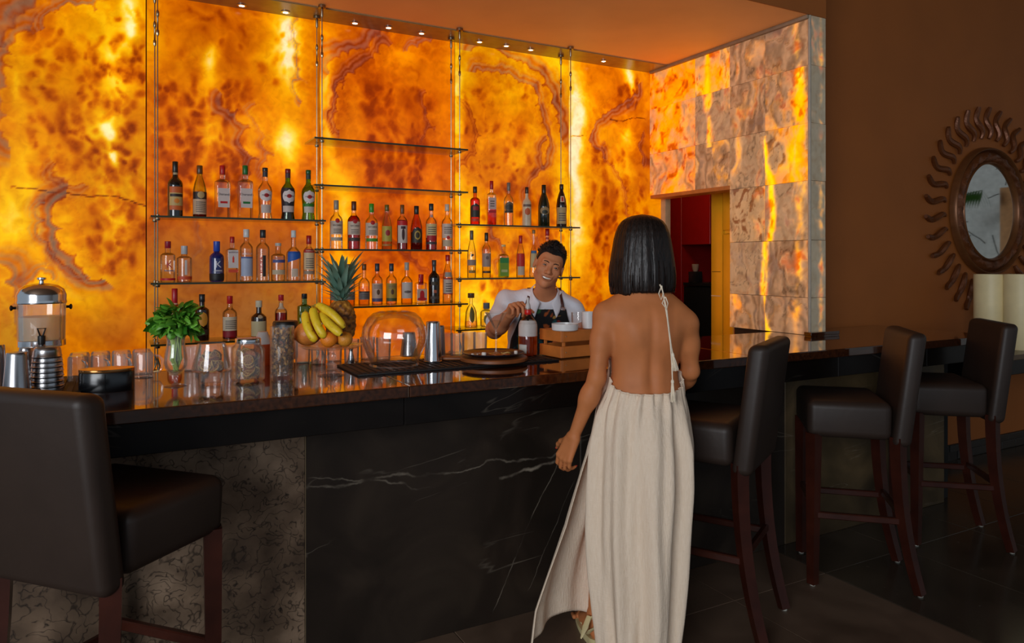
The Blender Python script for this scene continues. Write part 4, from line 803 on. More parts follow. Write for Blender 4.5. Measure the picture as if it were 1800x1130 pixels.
# drink dispenser
CLOUD, ct_, cb_ = nt('cloudy_lemonade'); cb_.inputs['Base Color'].default_value = (.62, .55, .38, 1); cb_.inputs['Roughness'].default_value = .6; tr_ = nd(ct_, 'ShaderNodeBsdfTransparent'); tr_.inputs[0].default_value = (.95, .88, .62, 1); mx_ = nd(ct_, 'ShaderNodeMixShader', n0=.55); ct_.links.new(cb_.outputs[0], mx_.inputs[1]); ct_.links.new(tr_.outputs[0], mx_.inputs[2]); ct_.links.new(mx_.outputs[0], ct_.nodes['Material Output'].inputs[0])
v, d = at(73, 660, BAR_Z); Yd = 3.115; vv = PY(73, 460, Yd); d = depth(vv)
t = thing('drink_dispenser', 'clear drink dispenser with domed steel lid and black tap', 'dispenser', (vv.x, Yd, BAR_Z+.0115), rot_to_cam(vv))
zz = lambda py: zat(py, d)-BAR_Z-.0115
rb = 38*d/FPX
ob('tank', G().lathe([(rb*.93, zz(600)), (rb*.95, zz(598)), (rb*.98, zz(532)), (rb*.96, zz(532)), (rb*.93, zz(597))], 36, cap=False), CG, t)
ob('drink', G().lathe([(rb*.92, zz(598)), (rb*.93, zz(556)), (.0001, zz(556))], 32), CLOUD, t)
ob('lid', G().lathe([(rb*1.0, zz(533)), (rb*1.02, zz(530)), (rb*.99, zz(527)), (rb*1.0, zz(518)), (rb*.9, zz(508)), (rb*.66, zz(501)), (rb*.3, zz(498)), (.0001, zz(498))], 36), CHROME, t)
ob('lid_knob', G().lathe([(.008, zz(498)), (.007, zz(493)), (.014, zz(491)), (.014, zz(488)), (.0001, zz(487))], 14), CHROME, t)
ob('base_ring', G().lathe([(rb*.9, zz(608)), (rb*.97, zz(607)), (rb*.97, zz(597)), (rb*.93, zz(596))], 36), CHROME, t)
ob('pedestal', G().lathe([(.05, 0), (.052, .006), (.042, .012), (.034, .05), (.034, zz(612)), (.05, zz(608))], 24), CHROME, t)
BKP = mat('black_plastic', (18, 17, 17), .35)
M = Matrix.Translation((0, -rb*.95, zz(596)))
ob('tap', G().lathe([(.011, -.012), (.012, 0), (.012, .018), (.008, .02)], 12, M).tube([(0, .02, .0), (0, -.006, .0)], .009, 8, M).tube([(-.004, -.002, .018), (-.012, -.008, .045), (.012, -.008, .045), (.004, -.002, .018)], .0032, 6, M).tube([(0, -.002, -.012), (0, -.004, -.022)], .006, 8, M), BKP, t)
for s in (-1, 1):
    ob('side_handle', G().tube([(s*rb*.97, 0, zz(540)), (s*(rb*.97+.012), 0, zz(540))], .005, 8).lathe([(.004, 0), (.010, .005), (.010, .009), (.004, .012)], 12, Matrix.Translation((s*(rb*.97+.008), 0, zz(540))) @ Matrix.Rotation(s*PI/2, 4, 'Y')), mat('dark_knob_metal', (60, 56, 52), .3, 1), t)
# ribbed stack of nested steel tumblers under it
v, d = at(83, 693, BAR_Z, .05); hs = zat(608, d)-BAR_Z-.002
SAT = mat('satin_steel', (168, 166, 168), .27, 1, var=.12, scale=5)
nst = 8; stp = (hs-.034-.003)/7
nmz = ['topmost', 'second from the top', 'third from the top', 'fourth from the top', 'fifth from the top', 'third from the bottom', 'second from the bottom', 'lowest']
for k in range(nst):
    zb = hs-.034-k*stp
    rr_ = np.interp(k, [0, 2, 7], [.0425, .046, .0500])
    t = thing('steel_tumbler', f'nested steel tumbler, {nmz[k]} of the ribbed stack before the dispenser', 'tumbler', (v.x, v.y, BAR_Z+zb), 0, 'nested steel tumblers')
    ob('cup', G().lathe([(rr_, 0), (rr_+.0018, .002), (rr_+.0012, .004), (rr_*.99, .006), (rr_*.95, .022), (rr_*.90, .030), (rr_*.80, .034), (.0001, .034)] if k == 0 else [(rr_-.004, -.0004), (rr_+.0018, .0008), (rr_+.0018, .003), (rr_*.995, .0045), (rr_*.985, stp*.82), (rr_*.955, stp-.0022), (rr_*.86, stp-.0014), (rr_*.80, stp-.0014)], 36, cap=False), SAT, t)
def shaker(name, px, pyb, pyt, hw_b, hw_t, label, grp, z=BAR_Z, back=.03, mt=None, lid=False):
    v, d = at(px, pyb, z, back); h = zat(pyt, d)-z; rb_ = hw_b*d/FPX; rt = hw_t*d/FPX
    t = thing(name, label, 'shaker', (v.x, v.y, z), 0, grp)
    ob('body', G().lathe([(rb_*.98, 0), (rb_, .002), (rb_*.99, .006), (rt*1.02, h-.012), (rt, h-.004), (rt*.93, h), (rt*.5, h-.001), (.0001, h-.001)], 32), mt or SAT, t)
    ob('rim', G().lathe([(rb_, .0), (rb_+.0016, .0015), (rb_+.0016, .004), (rb_, .0055)], 32), CHROME, t)
    return t
shaker('steel_shaker_tin', 30, 694, 619, 22, 16.5, 'upturned satin steel shaker tin in front of the others at far left', 'steel shaker tins', z=BAR_Z+.011)
shaker('steel_shaker_tin', 46, 683, 611, 16, 11, 'upturned steel shaker tin half hidden behind the front one at the left', 'steel shaker tins', z=BAR_Z+.011)
shaker('steel_shaker_tin', -7, 690, 606, 17, 13, 'upturned steel shaker tin cut by the left edge of the photo', 'steel shaker tins', z=BAR_Z+.011)
# black oval box
v, d = at(188, 691, BAR_Z, .055)
t = thing('oval_box', 'black oval box with glossy flat lid', 'box', (v.x, v.y, BAR_Z), rot_to_cam(v)-R(6))
S = Matrix.Diagonal((1, .62, 1, 1)); a_ = 43.5*d/FPX; hb = zat(650, d-.04)-BAR_Z
ob('body', G().lathe([(a_*.985, 0), (a_, .002), (a_, hb-.012), (a_*.98, hb-.010)], 48, S), mat('black_lacquer', (12, 13, 16), .22, spec=.6), t)
ob('lid', G().lathe([(a_*.99, hb-.010), (a_*1.005, hb-.008), (a_*1.005, hb-.001), (a_*.99, hb), (.0001, hb)], 48, S), mat('gloss_copper_lid', (196, 140, 84), .16, .9, var=.02), t)  # copper tone stands in for the orange wall reflected in the lid
ob('label_plate', G().box(-.001, .001, -a_*.64, -a_*.6, .004, hb-.014), mat('black_lacquer', (12, 13, 16), .22, spec=.6), t, loc=(.0, 0, 0))
# glass mugs upside down
def mug_meshes():
    g = G(); pr = [(.034, .0), (.0355, .002), (.0355, .006), (.0335, .012), (.0325, .09), (.029, .098), (.0001, .098)]
    v = []
    g.lathe(pr, 40)
    g.v = [((x*(1+.035*math.cos(12*math.atan2(y, x))) if .01 < z < .095 else x), (y*(1+.035*math.cos(12*math.atan2(y, x))) if .01 < z < .095 else y), z) for x, y, z in g.v]
    h = G().tube([(.033, 0, .018), (.055, 0, .02), (.064, 0, .035), (.064, 0, .065), (.055, 0, .08), (.034, 0, .084)], .0048, 8)
    return g.mesh('glass_cup', 50), h.mesh('handle')
MUG, MUGH = mug_meshes()
mugs = [(137, 3.065), (176, 3.07), (214, 3.075), (252, 3.08), (140, 3.175), (177, 3.18), (213, 3.175), (249, 3.18)]
for k, (px, py) in enumerate(mugs):
    v = PY(px, 460, py); v.z = BAR_Z; nm = ['first', 'second', 'third', 'fourth'][k % 4]
    t = thing('glass_mug', f'upturned ribbed glass mug, {nm} from the left in the {"front" if k < 4 else "rear"} row behind the oval box', 'mug', v, R((-62 if k < 3 else 0) if k < 4 else 80), 'upturned glass mugs')
    ob('glass_cup', MUG, CG2, t); ob('handle', MUGH, CG2, t)
# ribbed tumblers along the back edge
def tumbler_mesh():
    g = G().lathe([(.030, 0), (.031, .002), (.034, .10), (.0328, .10), (.029, .006), (.0001, .006)], 40)
    g.v = [(x*(1+.03*math.cos(14*math.atan2(y, x))) if .004 < z < .08 else x, y*(1+.03*math.cos(14*math.atan2(y, x))) if .004 < z < .08 else y, z) for x, y, z in g.v]
    return g.mesh('glass_cup', 50)
TUM = tumbler_mesh()
ordn = ['first', 'second', 'third', 'fourth', 'fifth', 'sixth', 'seventh', 'eighth', 'ninth', 'tenth', 'eleventh', 'twelfth', 'thirteenth', 'fourteenth', 'fifteenth', 'sixteenth']
for k, px in enumerate([338, 408, 532, 560, 588, 618, 646, 674, 784, 804, 824, 844]):
    v = PY(px, 460, 3.13 if k % 2 else 3.19); v.z = BAR_Z
    t = ob('glass_tumbler', TUM, CG2, None, loc=v); tag(t, f'clear ribbed tumbler, {ordn[k]} from the left along the rear edge of the worktop', 'glass', 'ribbed tumblers at the rear of the bar')
# hurricane glass with basil
v, d = at(309, 681, BAR_Z, .03); H_ = zat(590, d)-BAR_Z; r1 = 19.5*d/FPX
t = thing('hurricane_glass', 'tall stemmed glass holding the bunch of fresh herbs', 'glass', (v.x, v.y, BAR_Z))
ob('bowl', G().lathe([(.007, H_*.21), (r1*.55, H_*.26), (r1*.9, H_*.36), (r1, H_*.48), (r1*.92, H_*.64), (r1*.78, H_*.82), (r1*.78, H_*.92), (r1*.84, H_), (r1*.80, H_), (r1*.74, H_*.9), (r1*.88, H_*.62), (r1*.95, H_*.48), (r1*.85, H_*.37), (r1*.4, H_*.27), (.0001, H_*.25)], 32, cap=False), CG, t)
ob('stem', G().lathe([(.012, H_*.04), (.006, H_*.07), (.006, H_*.15), (.009, H_*.19), (.007, H_*.21)], 16), CG, t)
ob('foot', G().lathe([(r1*.96, 0), (r1*.97, .002), (r1*.5, .006), (.012, H_*.045)], 32), CG, t)
hb_ = thing('herb_bunch', 'bushy bunch of fresh green basil standing in the stemmed glass', 'herbs', (v.x, v.y, BAR_Z+H_*.26))
LEAF = []
for s in range(3):
    def lf(u, w, s=s):
        L = .052*(1+.15*s); x = (u-.5)*2; wd = .023*math.sin(PI*min(1, w*.96+.04))**.75*(1.05-.35*w)
        return (x*wd, w*L, .010*math.sin(w*2.4)*(-1 if s == 1 else 1)-.006*abs(x)**1.5+.0025*math.sin(8*w)*abs(x)-w*w*.012*s)
    LEAF.append(G().grid(lf, 7, 9).mesh('leaf'))
def leaf_mat(name, c1, c2):
    m, t_, b = nt(name); oi = nd(t_, 'ShaderNodeObjectInfo'); r = ramp(t_, [(0, lin(c1)), (1, lin(c2))]); t_.links.new(oi.outputs['Random'], r.inputs[0])
    t_.links.new(r.outputs[0], b.inputs['Base Color']); b.inputs['Roughness'].default_value = .42
    tr = nd(t_, 'ShaderNodeBsdfTranslucent'); t_.links.new(r.outputs[0], tr.inputs[0]); ms = nd(t_, 'ShaderNodeMixShader', n0=.25)
    t_.links.new(b.outputs[0], ms.inputs[1]); t_.links.new(tr.outputs[0], ms.inputs[2]); t_.links.new(ms.outputs[0], t_.nodes['Material Output'].inputs[0]); return m
LM = leaf_mat('basil_leaf', (46, 112, 24), (124, 196, 64)); SM = mat('herb_stem', (170, 196, 88), .5, var=.25)
rg = random.Random(3); h0 = H_*.70
for k in range(34):
    a = rg.uniform(0, 2*PI); r0 = rg.uniform(.004, .024); rt = rg.uniform(.01, .05); b = a+rg.uniform(-.5, .5)
    ob('stem', G().tube([(r0*.5*math.cos(a+2), r0*.5*math.sin(a+2), .004), (r0*math.cos(a), r0*math.sin(a), .05), (r1*.62*rt/.05*math.cos(b), r1*.62*rt/.05*math.sin(b), h0-.01), (rt*math.cos(b), rt*math.sin(b), h0+.05)], [.0022, .0024, .0022, .0012], 6), SM, hb_)
for k in range(230):
    a = rg.uniform(0, 2*PI); el = math.asin(rg.uniform(-.55, 1)); rad = rg.uniform(.4, 1)**.5
    c = Vector((.058*rad*math.cos(a)*math.cos(el)*1.1, .052*rad*math.sin(a)*math.cos(el), h0+.052+.058*rad*math.sin(el)))
    o = ob('leaf', LEAF[k % 3], LM, hb_, loc=c); dr = Vector((math.cos(a)*math.cos(el)+rg.uniform(-.7, .7), math.sin(a)*math.cos(el)+rg.uniform(-.7, .7), math.sin(el)*.7-.35+rg.uniform(-.5, .6))); s_ = rg.uniform(.45, .85)
    o.rotation_euler = (dr.to_track_quat('Y', 'Z').to_matrix() @ Matrix.Rotation(rg.uniform(-1.2, 1.2), 3, 'Y')).to_euler(); o.scale = (s_*1.15, s_, s_)
# dried citrus
def slice_mats(name, rim, pulp):
    m, t_, b = nt(name); tc = nd(t_, 'ShaderNodeTexCoord'); g = nd(t_, 'ShaderNodeTexGradient', gradient_type='RADIAL'); t_.links.new(tc.outputs['Object'], g.inputs[0])
    mu = nd(t_, 'ShaderNodeMath', operation='MULTIPLY', n1=9*2*PI); t_.links.new(g.outputs['Fac'], mu.inputs[0]); sn = nd(t_, 'ShaderNodeMath', operation='COSINE'); t_.links.new(mu.outputs[0], sn.inputs[0])
    r = ramp(t_, [(.0, lin(pulp)), (.78, lin(pulp)), (.95, lin(rim))]); t_.links.new(sn.outputs[0], r.inputs[0]); t_.links.new(r.outputs[0], b.inputs['Base Color']); b.inputs['Roughness'].default_value = .6; return m
SL1 = slice_mats('dried_lemon', (206, 150, 66), (150, 92, 34)); SLR = mat('dried_peel', (206, 160, 84), .6, var=.3); SL2 = slice_mats('dried_orange', (206, 118, 36), (160, 80, 20)); SLR2 = mat('dried_orange_peel', (170, 88, 26), .6, var=.3)
def slicem(seed):
    r_ = random.Random(seed); f = lambda a: .0012*math.sin(2*a+seed)+.0016*math.sin(3*a+seed*2)
    g = G(); n = 22; v = []
    for z in (-.0014, .0014):
        v.append((0, 0, z))
        for i in range(n): a = 2*PI*i/n; v.append((.0165*math.cos(a), .0165*math.sin(a), z+f(a)))
    fs = [(0, 1+(i+1) % n, 1+i) for i in range(n)]+[(n+1, n+2+i, n+2+(i+1) % n) for i in range(n)]; g.add(v, fs)
    h = G(); prof = [(.0163, -.0022), (.0192, -.002), (.0192, .002), (.0163, .0022)]; h.lathe(prof, n, close=True); h.v = [(x, y, z+f(math.atan2(y, x))) for x, y, z in h.v]
    return g.mesh('dried_slice', 0), h.mesh('peel')
SLM = [slicem(s) for s in (1, 2, 3)]
def fill_slices(cx, cy, z0, z1, rfun, n, seed, where, two=True):
    r_ = random.Random(seed)
    for k in range(n):
        z = z0+(z1-z0)*(k+.5)/n; rr_ = max(.001, rfun(z)-.021); a = k*2.4+r_.uniform(-.4, .4); q = rr_*math.sqrt(r_.uniform(.35, 1))
        m = SLM[k % 3]; o2 = two and k % 3 == 0
        o = ob('dried_citrus_slice', m[0], SL2 if o2 else SL1, None, loc=(cx+q*math.cos(a), cy+q*math.sin(a), z)); o.rotation_euler = (r_.uniform(.5, 2.4), r_.uniform(-.5, .5), a+r_.uniform(-.6, .6)+PI/2)
        tag(o, f'dried citrus slice among those in the {where}', 'fruit', f'dried citrus slices in the {where}'); ob('peel', m[1], SLR2 if o2 else SLR, o)
v, d = at(372, 678, BAR_Z, .04); H_ = zat(603, d)-BAR_Z; q_ = d/FPX
t = thing('wide_goblet', 'flared glass bowl on a short round foot with dried citrus slices', 'glass', (v.x, v.y, BAR_Z))
pr = [(20*q_, H_*.28), (31*q_, H_*.32), (33*q_, H_*.37), (32*q_, H_*.45), (23*q_, H_), (22*q_, H_), (30*q_, H_*.46), (30*q_, H_*.38), (.0001, H_*.33)]
ob('bowl', G().lathe(pr, 36, cap=False), CG, t); ob('foot', G().lathe([(19*q_, 0), (20*q_, .002), (20*q_, H_*.28), (18*q_, H_*.28), (18*q_, .012), (.0001, .012)], 32, cap=False), CG, t)
fill_slices(v.x, v.y, BAR_Z+H_*.40, BAR_Z+H_*.74, lambda z: 30*q_-(z-BAR_Z-H_*.4)*.22, 27, 4, 'flared glass bowl')
v, d = at(436, 673, BAR_Z, .055); H_ = zat(594, d)-BAR_Z; q_ = d/FPX; r1 = 26*q_
t = thing('mason_jar', 'square shouldered glass jar with silver screw lid and dried slices', 'jar', (v.x, v.y, BAR_Z), rot_to_cam(v, 20))
ob('glass', G().lathe([(r1*.85, 0), (r1*.97, .006), (r1, .014), (r1, H_*.74), (r1*.9, H_*.81), (r1*.78, H_*.84), (r1*.78, H_*.9), (r1*.74, H_*.9), (r1*.74, H_*.85), (r1*.93, H_*.73), (r1*.93, .014), (.0001, .010)], 40, sq=3.2, cap=False), CG, t)
ob('lid', G().lathe([(r1*.8, H_*.89), (r1*.83, H_*.895), (r1*.83, H_*.92), (r1*.80, H_*.925), (r1*.83, H_*.93), (r1*.83, H_*.985), (r1*.8, H_), (r1*.7, H_*.99), (.0001, H_*.99)], 32), CHROME, t)
fill_slices(v.x, v.y, BAR_Z+.02, BAR_Z+H_*.70, lambda z: r1*.98, 44, 9, 'silver lidded jar', True)
o = ob('dried_citrus_slice', SLM[0][0], SL1, None, loc=Vector((v.x, v.y, BAR_Z+H_*.52))+Vector((-v.x, -v.y, 0)).normalized()*r1*.86); o.rotation_euler = (PI/2, 0, rot_to_cam(v)); tag(o, 'large pale dried lemon slice pressed flat against the jar front', 'fruit'); ob('peel', SLM[0][1], SLR, o)
v, d = at(462, 664, BAR_Z, .35); q_ = d/FPX
t = thing('orange_container', 'white topped container of orange red mix between the two jars', 'container', (v.x, v.y, BAR_Z)); h1 = zat(604, d)-BAR_Z; h2 = zat(583, d)-BAR_Z
ob('body', G().lathe([(14*q_, 0), (14.5*q_, .004), (15*q_, h1)], 24), mat('orange_red_mix', (190, 70, 18), .35), t); ob('lid', G().lathe([(15*q_, h1), (14*q_, h1+.012), (9*q_, h2-.006), (8*q_, h2)], 24), mat('white_plastic_top', (206, 200, 196), .45), t)
v, d = at(496, 668, BAR_Z, .045); H_ = zat(573, d)-BAR_Z; q_ = d/FPX; r1 = 20.5*q_
t = thing('cylinder_jar', 'tall straight glass cylinder filled with dried flakes', 'jar', (v.x, v.y, BAR_Z))
ob('glass', G().lathe([(r1*.98, 0), (r1, .002), (r1, H_), (r1*.95, H_), (r1*.95, .014), (.0001, .014)], 36, cap=False), CG, t)
fk = G(); r_ = random.Random(12)
for k in range(420):
    a = r_.uniform(0, 2*PI); q = r1*.86*math.sqrt(r_.uniform(.3, 1)); z = r_.uniform(.018, H_*.93); M = Matrix.Translation((q*math.cos(a), q*math.sin(a), z)) @ Euler((r_.uniform(0, 6), r_.uniform(0, 6), r_.uniform(0, 6))).to_matrix().to_4x4()
    s_ = r_.uniform(.006, .013); fk.add([(-s_, -s_*.5, .002), (s_*.2, -s_*.7, 0), (s_, 0, .003), (s_*.3, s_*.6, -.001), (-s_*.7, s_*.5, .001), (0, 0, -.003)], [(0, 1, 5), (1, 2, 5), (2, 3, 5), (3, 4, 5), (4, 0, 5)], M)
m_, t_, b_ = nt('dried_flakes'); g_ = nd(t_, 'ShaderNodeNewGeometry'); rp = ramp(t_, [(0, lin((96, 60, 22))), (.5, lin((168, 112, 44))), (1, lin((206, 156, 80)))]); t_.links.new(g_.outputs['Random Per Island'], rp.inputs[0]); t_.links.new(rp.outputs[0], b_.inputs['Base Color']); b_.inputs['Roughness'].default_value = .6
o = ob('dried_flakes', fk, m_, None, 0, loc=(v.x, v.y, BAR_Z)); tag(o, 'crumpled brown dried flakes filling the tall glass cylinder', 'flakes', kind='stuff')
v, d = at(502, 655, BAR_Z, .42); q_ = d/FPX
t = thing('black_lidded_canister', 'canister with a black lid behind the tall glass cylinder', 'canister', (v.x, v.y, BAR_Z)); h1 = zat(574, d)-BAR_Z
ob('body', G().lathe([(20*q_, 0), (21*q_, .004), (21*q_, h1-.004)], 28), glass('smoky_plastic', (.5, .38, .26), .6), t); ob('lid', G().lathe([(22*q_, h1-.004), (22*q_, h1+.018), (20*q_, h1+.026), (.0001, h1+.026)], 28), BKP, t)
# cake stand and fruit
v, d = at(582, 663, BAR_Z, .055); q_ = d/FPX; H_ = zat(606, d)-BAR_Z; rp_ = 56*q_; ZP = BAR_Z+H_
t = thing('glass_cake_stand', 'glass cake stand with turned stem carrying the fruit', 'cake stand', (v.x, v.y, BAR_Z)); VS = v.copy()
ob('plate', G().lathe([(.02, H_-.016), (rp_*.85, H_-.010), (rp_, H_), (rp_*.985, H_+.002), (rp_*.82, H_-.004), (.0001, H_-.006)], 48, cap=False), CG, t)
ob('stem', G().lathe([(.017, .022), (.011, .032), (.020, .042), (.011, .052), (.018, .066), (.019, .076), (.011, .086), (.013, H_-.016), (.03, H_-.012)], 24), CG, t)
ob('foot', G().lathe([(.050, 0), (.052, .003), (.047, .006), (.030, .014), (.017, .024)], 32), CG, t)
def fruit(name, px, py, hw, mt_, label, dz=0, back=0, grp=None, sq=(1, 1, .95)):
    dd = d+back; c = PD(px, py, dd); r = hw*dd/FPX
    zc = ZP-.003+r*sq[2]+dz
    o = thing(name, label, 'fruit', (c.x, c.y, ZP-.003+dz), 0, grp)
    ob('skin', G().ball((0, 0, r*sq[2]), (r*sq[0], r*sq[1], r*sq[2]), 28, 18), mt_, o); ob('stem_scar', G().lathe([(.004, 0), (.0035, .0012), (.0001, .0015)], 8, Matrix.Translation((r*.25, -r*.2, r*sq[2]*1.93))), mat('green_scar', (90, 100, 40), .7), o)
OR_ = mat('orange_peel', (236, 132, 30), .42, bump=.25, scale=30, var=.1); OR2 = mat('yellow_orange_peel', (224, 146, 44), .42, bump=.25, scale=30, var=.12); GF = mat('grapefruit_peel', (206, 122, 50), .4, bump=.15, scale=25, var=.2)
fruit('grapefruit', 541, 590, 23.5, GF, 'large grapefruit at the left of the cake stand', 0, 0, None, (1, 1, .9))
fruit('orange', 578, 598, 14.5, OR_, 'small bright orange in front at the middle of the cake stand', 0, -.06, 'oranges')
fruit('orange', 606, 597, 13.8, OR2, 'yellowish orange in front at the right of the cake stand', 0, -.03, 'oranges')
BA = None
m_, t_, b_ = nt('banana_skin'); tc = nd(t_, 'ShaderNodeTexCoord'); n_ = nd(t_, 'ShaderNodeTexNoise', i_Scale=60.0, i_Detail=3.0); t_.links.new(tc.outputs['Object'], n_.inputs[0]); rp = ramp(t_, [(.28, lin((150, 100, 20))), (.36, lin((230, 190, 30))), (.7, lin((242, 208, 50)))]); t_.links.new(n_.outputs[0], rp.inputs[0]); t_.links.new(rp.outputs[0], b_.inputs['Base Color']); b_.inputs['Roughness'].default_value = .45
TIP = mat('banana_tip', (66, 50, 24), .7)
def banana(pts, r0, label):
    P_ = [PD(*p) for p in pts]; n = 16; pts2 = []
    for i in range(n+1):
        u = i/n; a = P_[0].lerp(P_[1], u); b = P_[1].lerp(P_[2], u); pts2.append(a.lerp(b, u))
    o0 = pts2[8].copy(); o = thing('banana', label, 'fruit', o0, 0, 'bananas on the cake stand')
    rad = [r0*min(1, .34+1.5*math.sin(PI*(i/n*.94+.03))**.8) for i in range(n+1)]; rad[0] = r0*.32
    g = G().tube([p-o0 for p in pts2], rad, 10); ob('skin', g, m_, o, 60)
    ob('tip', G().tube([pts2[-1]-o0, pts2[-1]+(pts2[-1]-pts2[-2])*.5-o0], [r0*.4, r0*.22], 8), TIP, o); ob('stalk', G().tube([pts2[0]-o0, pts2[0]+(pts2[0]-pts2[1])*.9-o0], [r0*.3, r0*.22], 8), mat('banana_stalk', (150, 140, 50), .6), o)
banana([(537, 548, d-.02), (536, 580, d-.08), (556, 599, d-.07)], .0165, 'short banana at the left over the grapefruit')
banana([(550, 541, d-.03), (553, 570, d-.10), (571, 593, d-.085)], .0165, 'second banana from the left, hanging down in front')
banana([(556, 537, d+.0), (585, 545, d-.05), (604, 577, d-.045)], .0175, 'uppermost banana arching towards the pineapple')
banana([(562, 552, d-.02), (575, 568, d-.085), (600, 588, d-.095)], .0165, 'right banana pointing at the yellowish orange')
# pineapple
c = PD(599, 590, d+.062); q_ = (d+.062)/FPX; hp = (610-534)*q_; rp2 = 25.5*q_
t = thing('pineapple', 'ripe pineapple with spiky blue green crown on the cake stand', 'pineapple', (c.x, c.y, ZP-.003))
def pine(u, w):
    a = u*2*PI; z = w*hp; r = rp2*(1-abs(2*w-1.0)**2.8*.55)
    k = abs(math.sin(5*a+w*15))*abs(math.sin(5*a-w*15)); r *= .93+.13*k**.6
    return (r*math.cos(a), r*math.sin(a), z)
m_, t_, b_ = nt('pineapple_rind'); tc = nd(t_, 'ShaderNodeTexCoord'); n_ = nd(t_, 'ShaderNodeTexNoise', i_Scale=45.0, i_Detail=4.0); t_.links.new(tc.outputs['Object'], n_.inputs[0]); rp = ramp(t_, [(.35, lin((74, 40, 14))), (.5, lin((150, 92, 26))), (.68, lin((196, 134, 44)))]); t_.links.new(n_.outputs[0], rp.inputs[0]); t_.links.new(rp.outputs[0], b_.inputs['Base Color']); b_.inputs['Roughness'].default_value = .6
ob('rind', G().grid(pine, 81, 48), m_, t, 80)
PL = []
for s in range(3):
    def pl(u, w, s=s):
        L = 1.0; x = (u-.5)*2; wd = .13*(1-w)**.6*(1-.3*(1-w)**6); return (x*wd, w*L-.0, .05*abs(x)**2*(1-w)+(.30+.12*s)*w*w)
    PL.append(G().grid(pl, 5, 10).mesh('leaf'))
LM2 = leaf_mat('pineapple_leaf', (84, 124, 108), (150, 182, 160)); r_ = random.Random(8); hc = 82*q_
for k in range(62):
    u = k/62; a = k*2.39996; L = hc*(.30+.62*u**.8)*r_.uniform(.85, 1.1); tilt = .10+.95*(1-u)**1.3
    if u > .85: L *= .8
    o = ob('leaf', PL[k % 3], LM2, t, loc=(.010*math.cos(a), .010*math.sin(a), hp-.004+u*hc*.35)); o.scale = (L*1.0, L, L)
    M = Matrix.Rotation(a-PI/2, 3, 'Z') @ Matrix.Rotation(PI/2-tilt, 3, 'X'); o.rotation_euler = (M @ Matrix.Rotation(PI, 3, 'Y')).to_euler()
# jigger
v, d2 = at(617, 640, BAR_Z, .03); q_ = d2/FPX
t = thing('jigger', 'small double cone steel jigger behind the cake stand', 'jigger', (v.x, v.y, BAR_Z)); ob('cups', G().lathe([(.019, 0), (.0195, .002), (.0075, .05), (.0075, .054), (.016, .092), (.015, .092), (.006, .056), (.0001, .055)], 24), CHROME, t)
# fish bowl upside down on the mat
v, d = at(693, 648, BAR_Z+.011, .10); q_ = d/FPX; H_ = zat(547, d+.02)-BAR_Z-.011; rb_ = 57*q_; rn = 42*q_
t = thing('glass_fish_bowl', 'big round glass bowl standing upside down on the black mat', 'bowl', (v.x, v.y, BAR_Z+.011))
pr = [(rn, .0), (rn*1.02, .003), (rn*.98, .008), (rb_*.86, H_*.24), (rb_*.98, H_*.42), (rb_, H_*.54), (rb_*.96, H_*.72), (rb_*.82, H_*.88), (rb_*.66, H_*.97), (rb_*.5, H_), (.0001, H_)]
ob('glass', G().lathe(pr+[(.0001, H_-.003), (rb_*.49, H_-.003), (rb_*.81, H_*.875), (rb_*.95, H_*.72), (rb_*.99, H_*.54), (rb_*.97, H_*.42), (rb_*.85, H_*.24), (rn*.965, .008)], 56, close=True, cap=False), glass('thin_bowl_glass', (.995, .995, .99), .97, .5), t)
ob('rim', G().lathe([(rn*.97, .0), (rn*1.035, .0015), (rn*1.035, .0045), (rn*.97, .006)], 56, close=True), CG, t)
shaker('steel_shaker_tin', 719, 637, 584, 15.5, 11, 'short upturned steel tin seen through the fish bowl', 'steel shaker tins', z=BAR_Z+.011, back=.22)
shaker('steel_shaker_tin', 761, 637, 565, 16, 12, 'tall steel shaker tin right of the fish bowl', 'steel shaker tins', z=BAR_Z+.011, mt=CHROME)
shaker('steel_shaker_tin', 772, 626, 572, 11, 9, 'steel shaker tin half hidden behind the tall one', 'steel shaker tins', z=BAR_Z, back=.02)
# board, slate plate, martini glass, garnish
v, d = at(868, 640, BAR_Z+.011, .12); q_ = d/FPX
WB = mat('oiled_board_wood', (126, 70, 32), .45, var=.3, scale=12); z1 = BAR_Z+.029
t = thing('serving_board', 'round wooden serving board with a handle to the left', 'board', (v.x, v.y, BAR_Z+.011), -CAM_A)
ob('disc', G().lathe([(.142, .0), (.147, .003), (.147, .014), (.143, .018), (.0001, .018)], 48), WB, t); ob('handle', G().rbox(-.235, -.13, -.022, .022, .002, .017, .006, 3), WB, t)
t = thing('slate_plate', 'round blue black plate on the wooden board', 'plate', (v.x, v.y+.005, z1)); SP = v.copy(); ZS = z1+.010
ob('dish', G().lathe([(.085, 0), (.09, .002), (.13, .012), (.136, .017), (.134, .019), (.125, .014), (.09, .006), (.0001, .006)], 48), mat('blue_black_glaze', (24, 28, 38), .22, spec=.6), t); ZS = z1+.006
for k, (dx, dy, m2, lb) in enumerate([(-.01, -.03, SL2, 'dried orange wheel lying on the dark plate nearest the front'), (.03, -.045, SL2, 'dried orange wheel lying on the dark plate, right of the front one'), (.06, .0, SL1, 'pale dried lemon wheel on the dark plate right of the glass'), (-.05, .0, SL2, 'dried orange wheel on the dark plate left of the glass')]):
    o = ob('dried_citrus_slice', SLM[k % 3][0], m2, None, loc=(SP.x+dx, SP.y+dy, ZS+.004)); o.scale = (1.2, 1.2, 1.2); o.rotation_euler = (.06*k, .05, k); tag(o, lb, 'fruit', 'citrus wheels on the dark plate'); ob('peel', SLM[k % 3][1], SLR2 if m2 is SL2 else SLR, o)
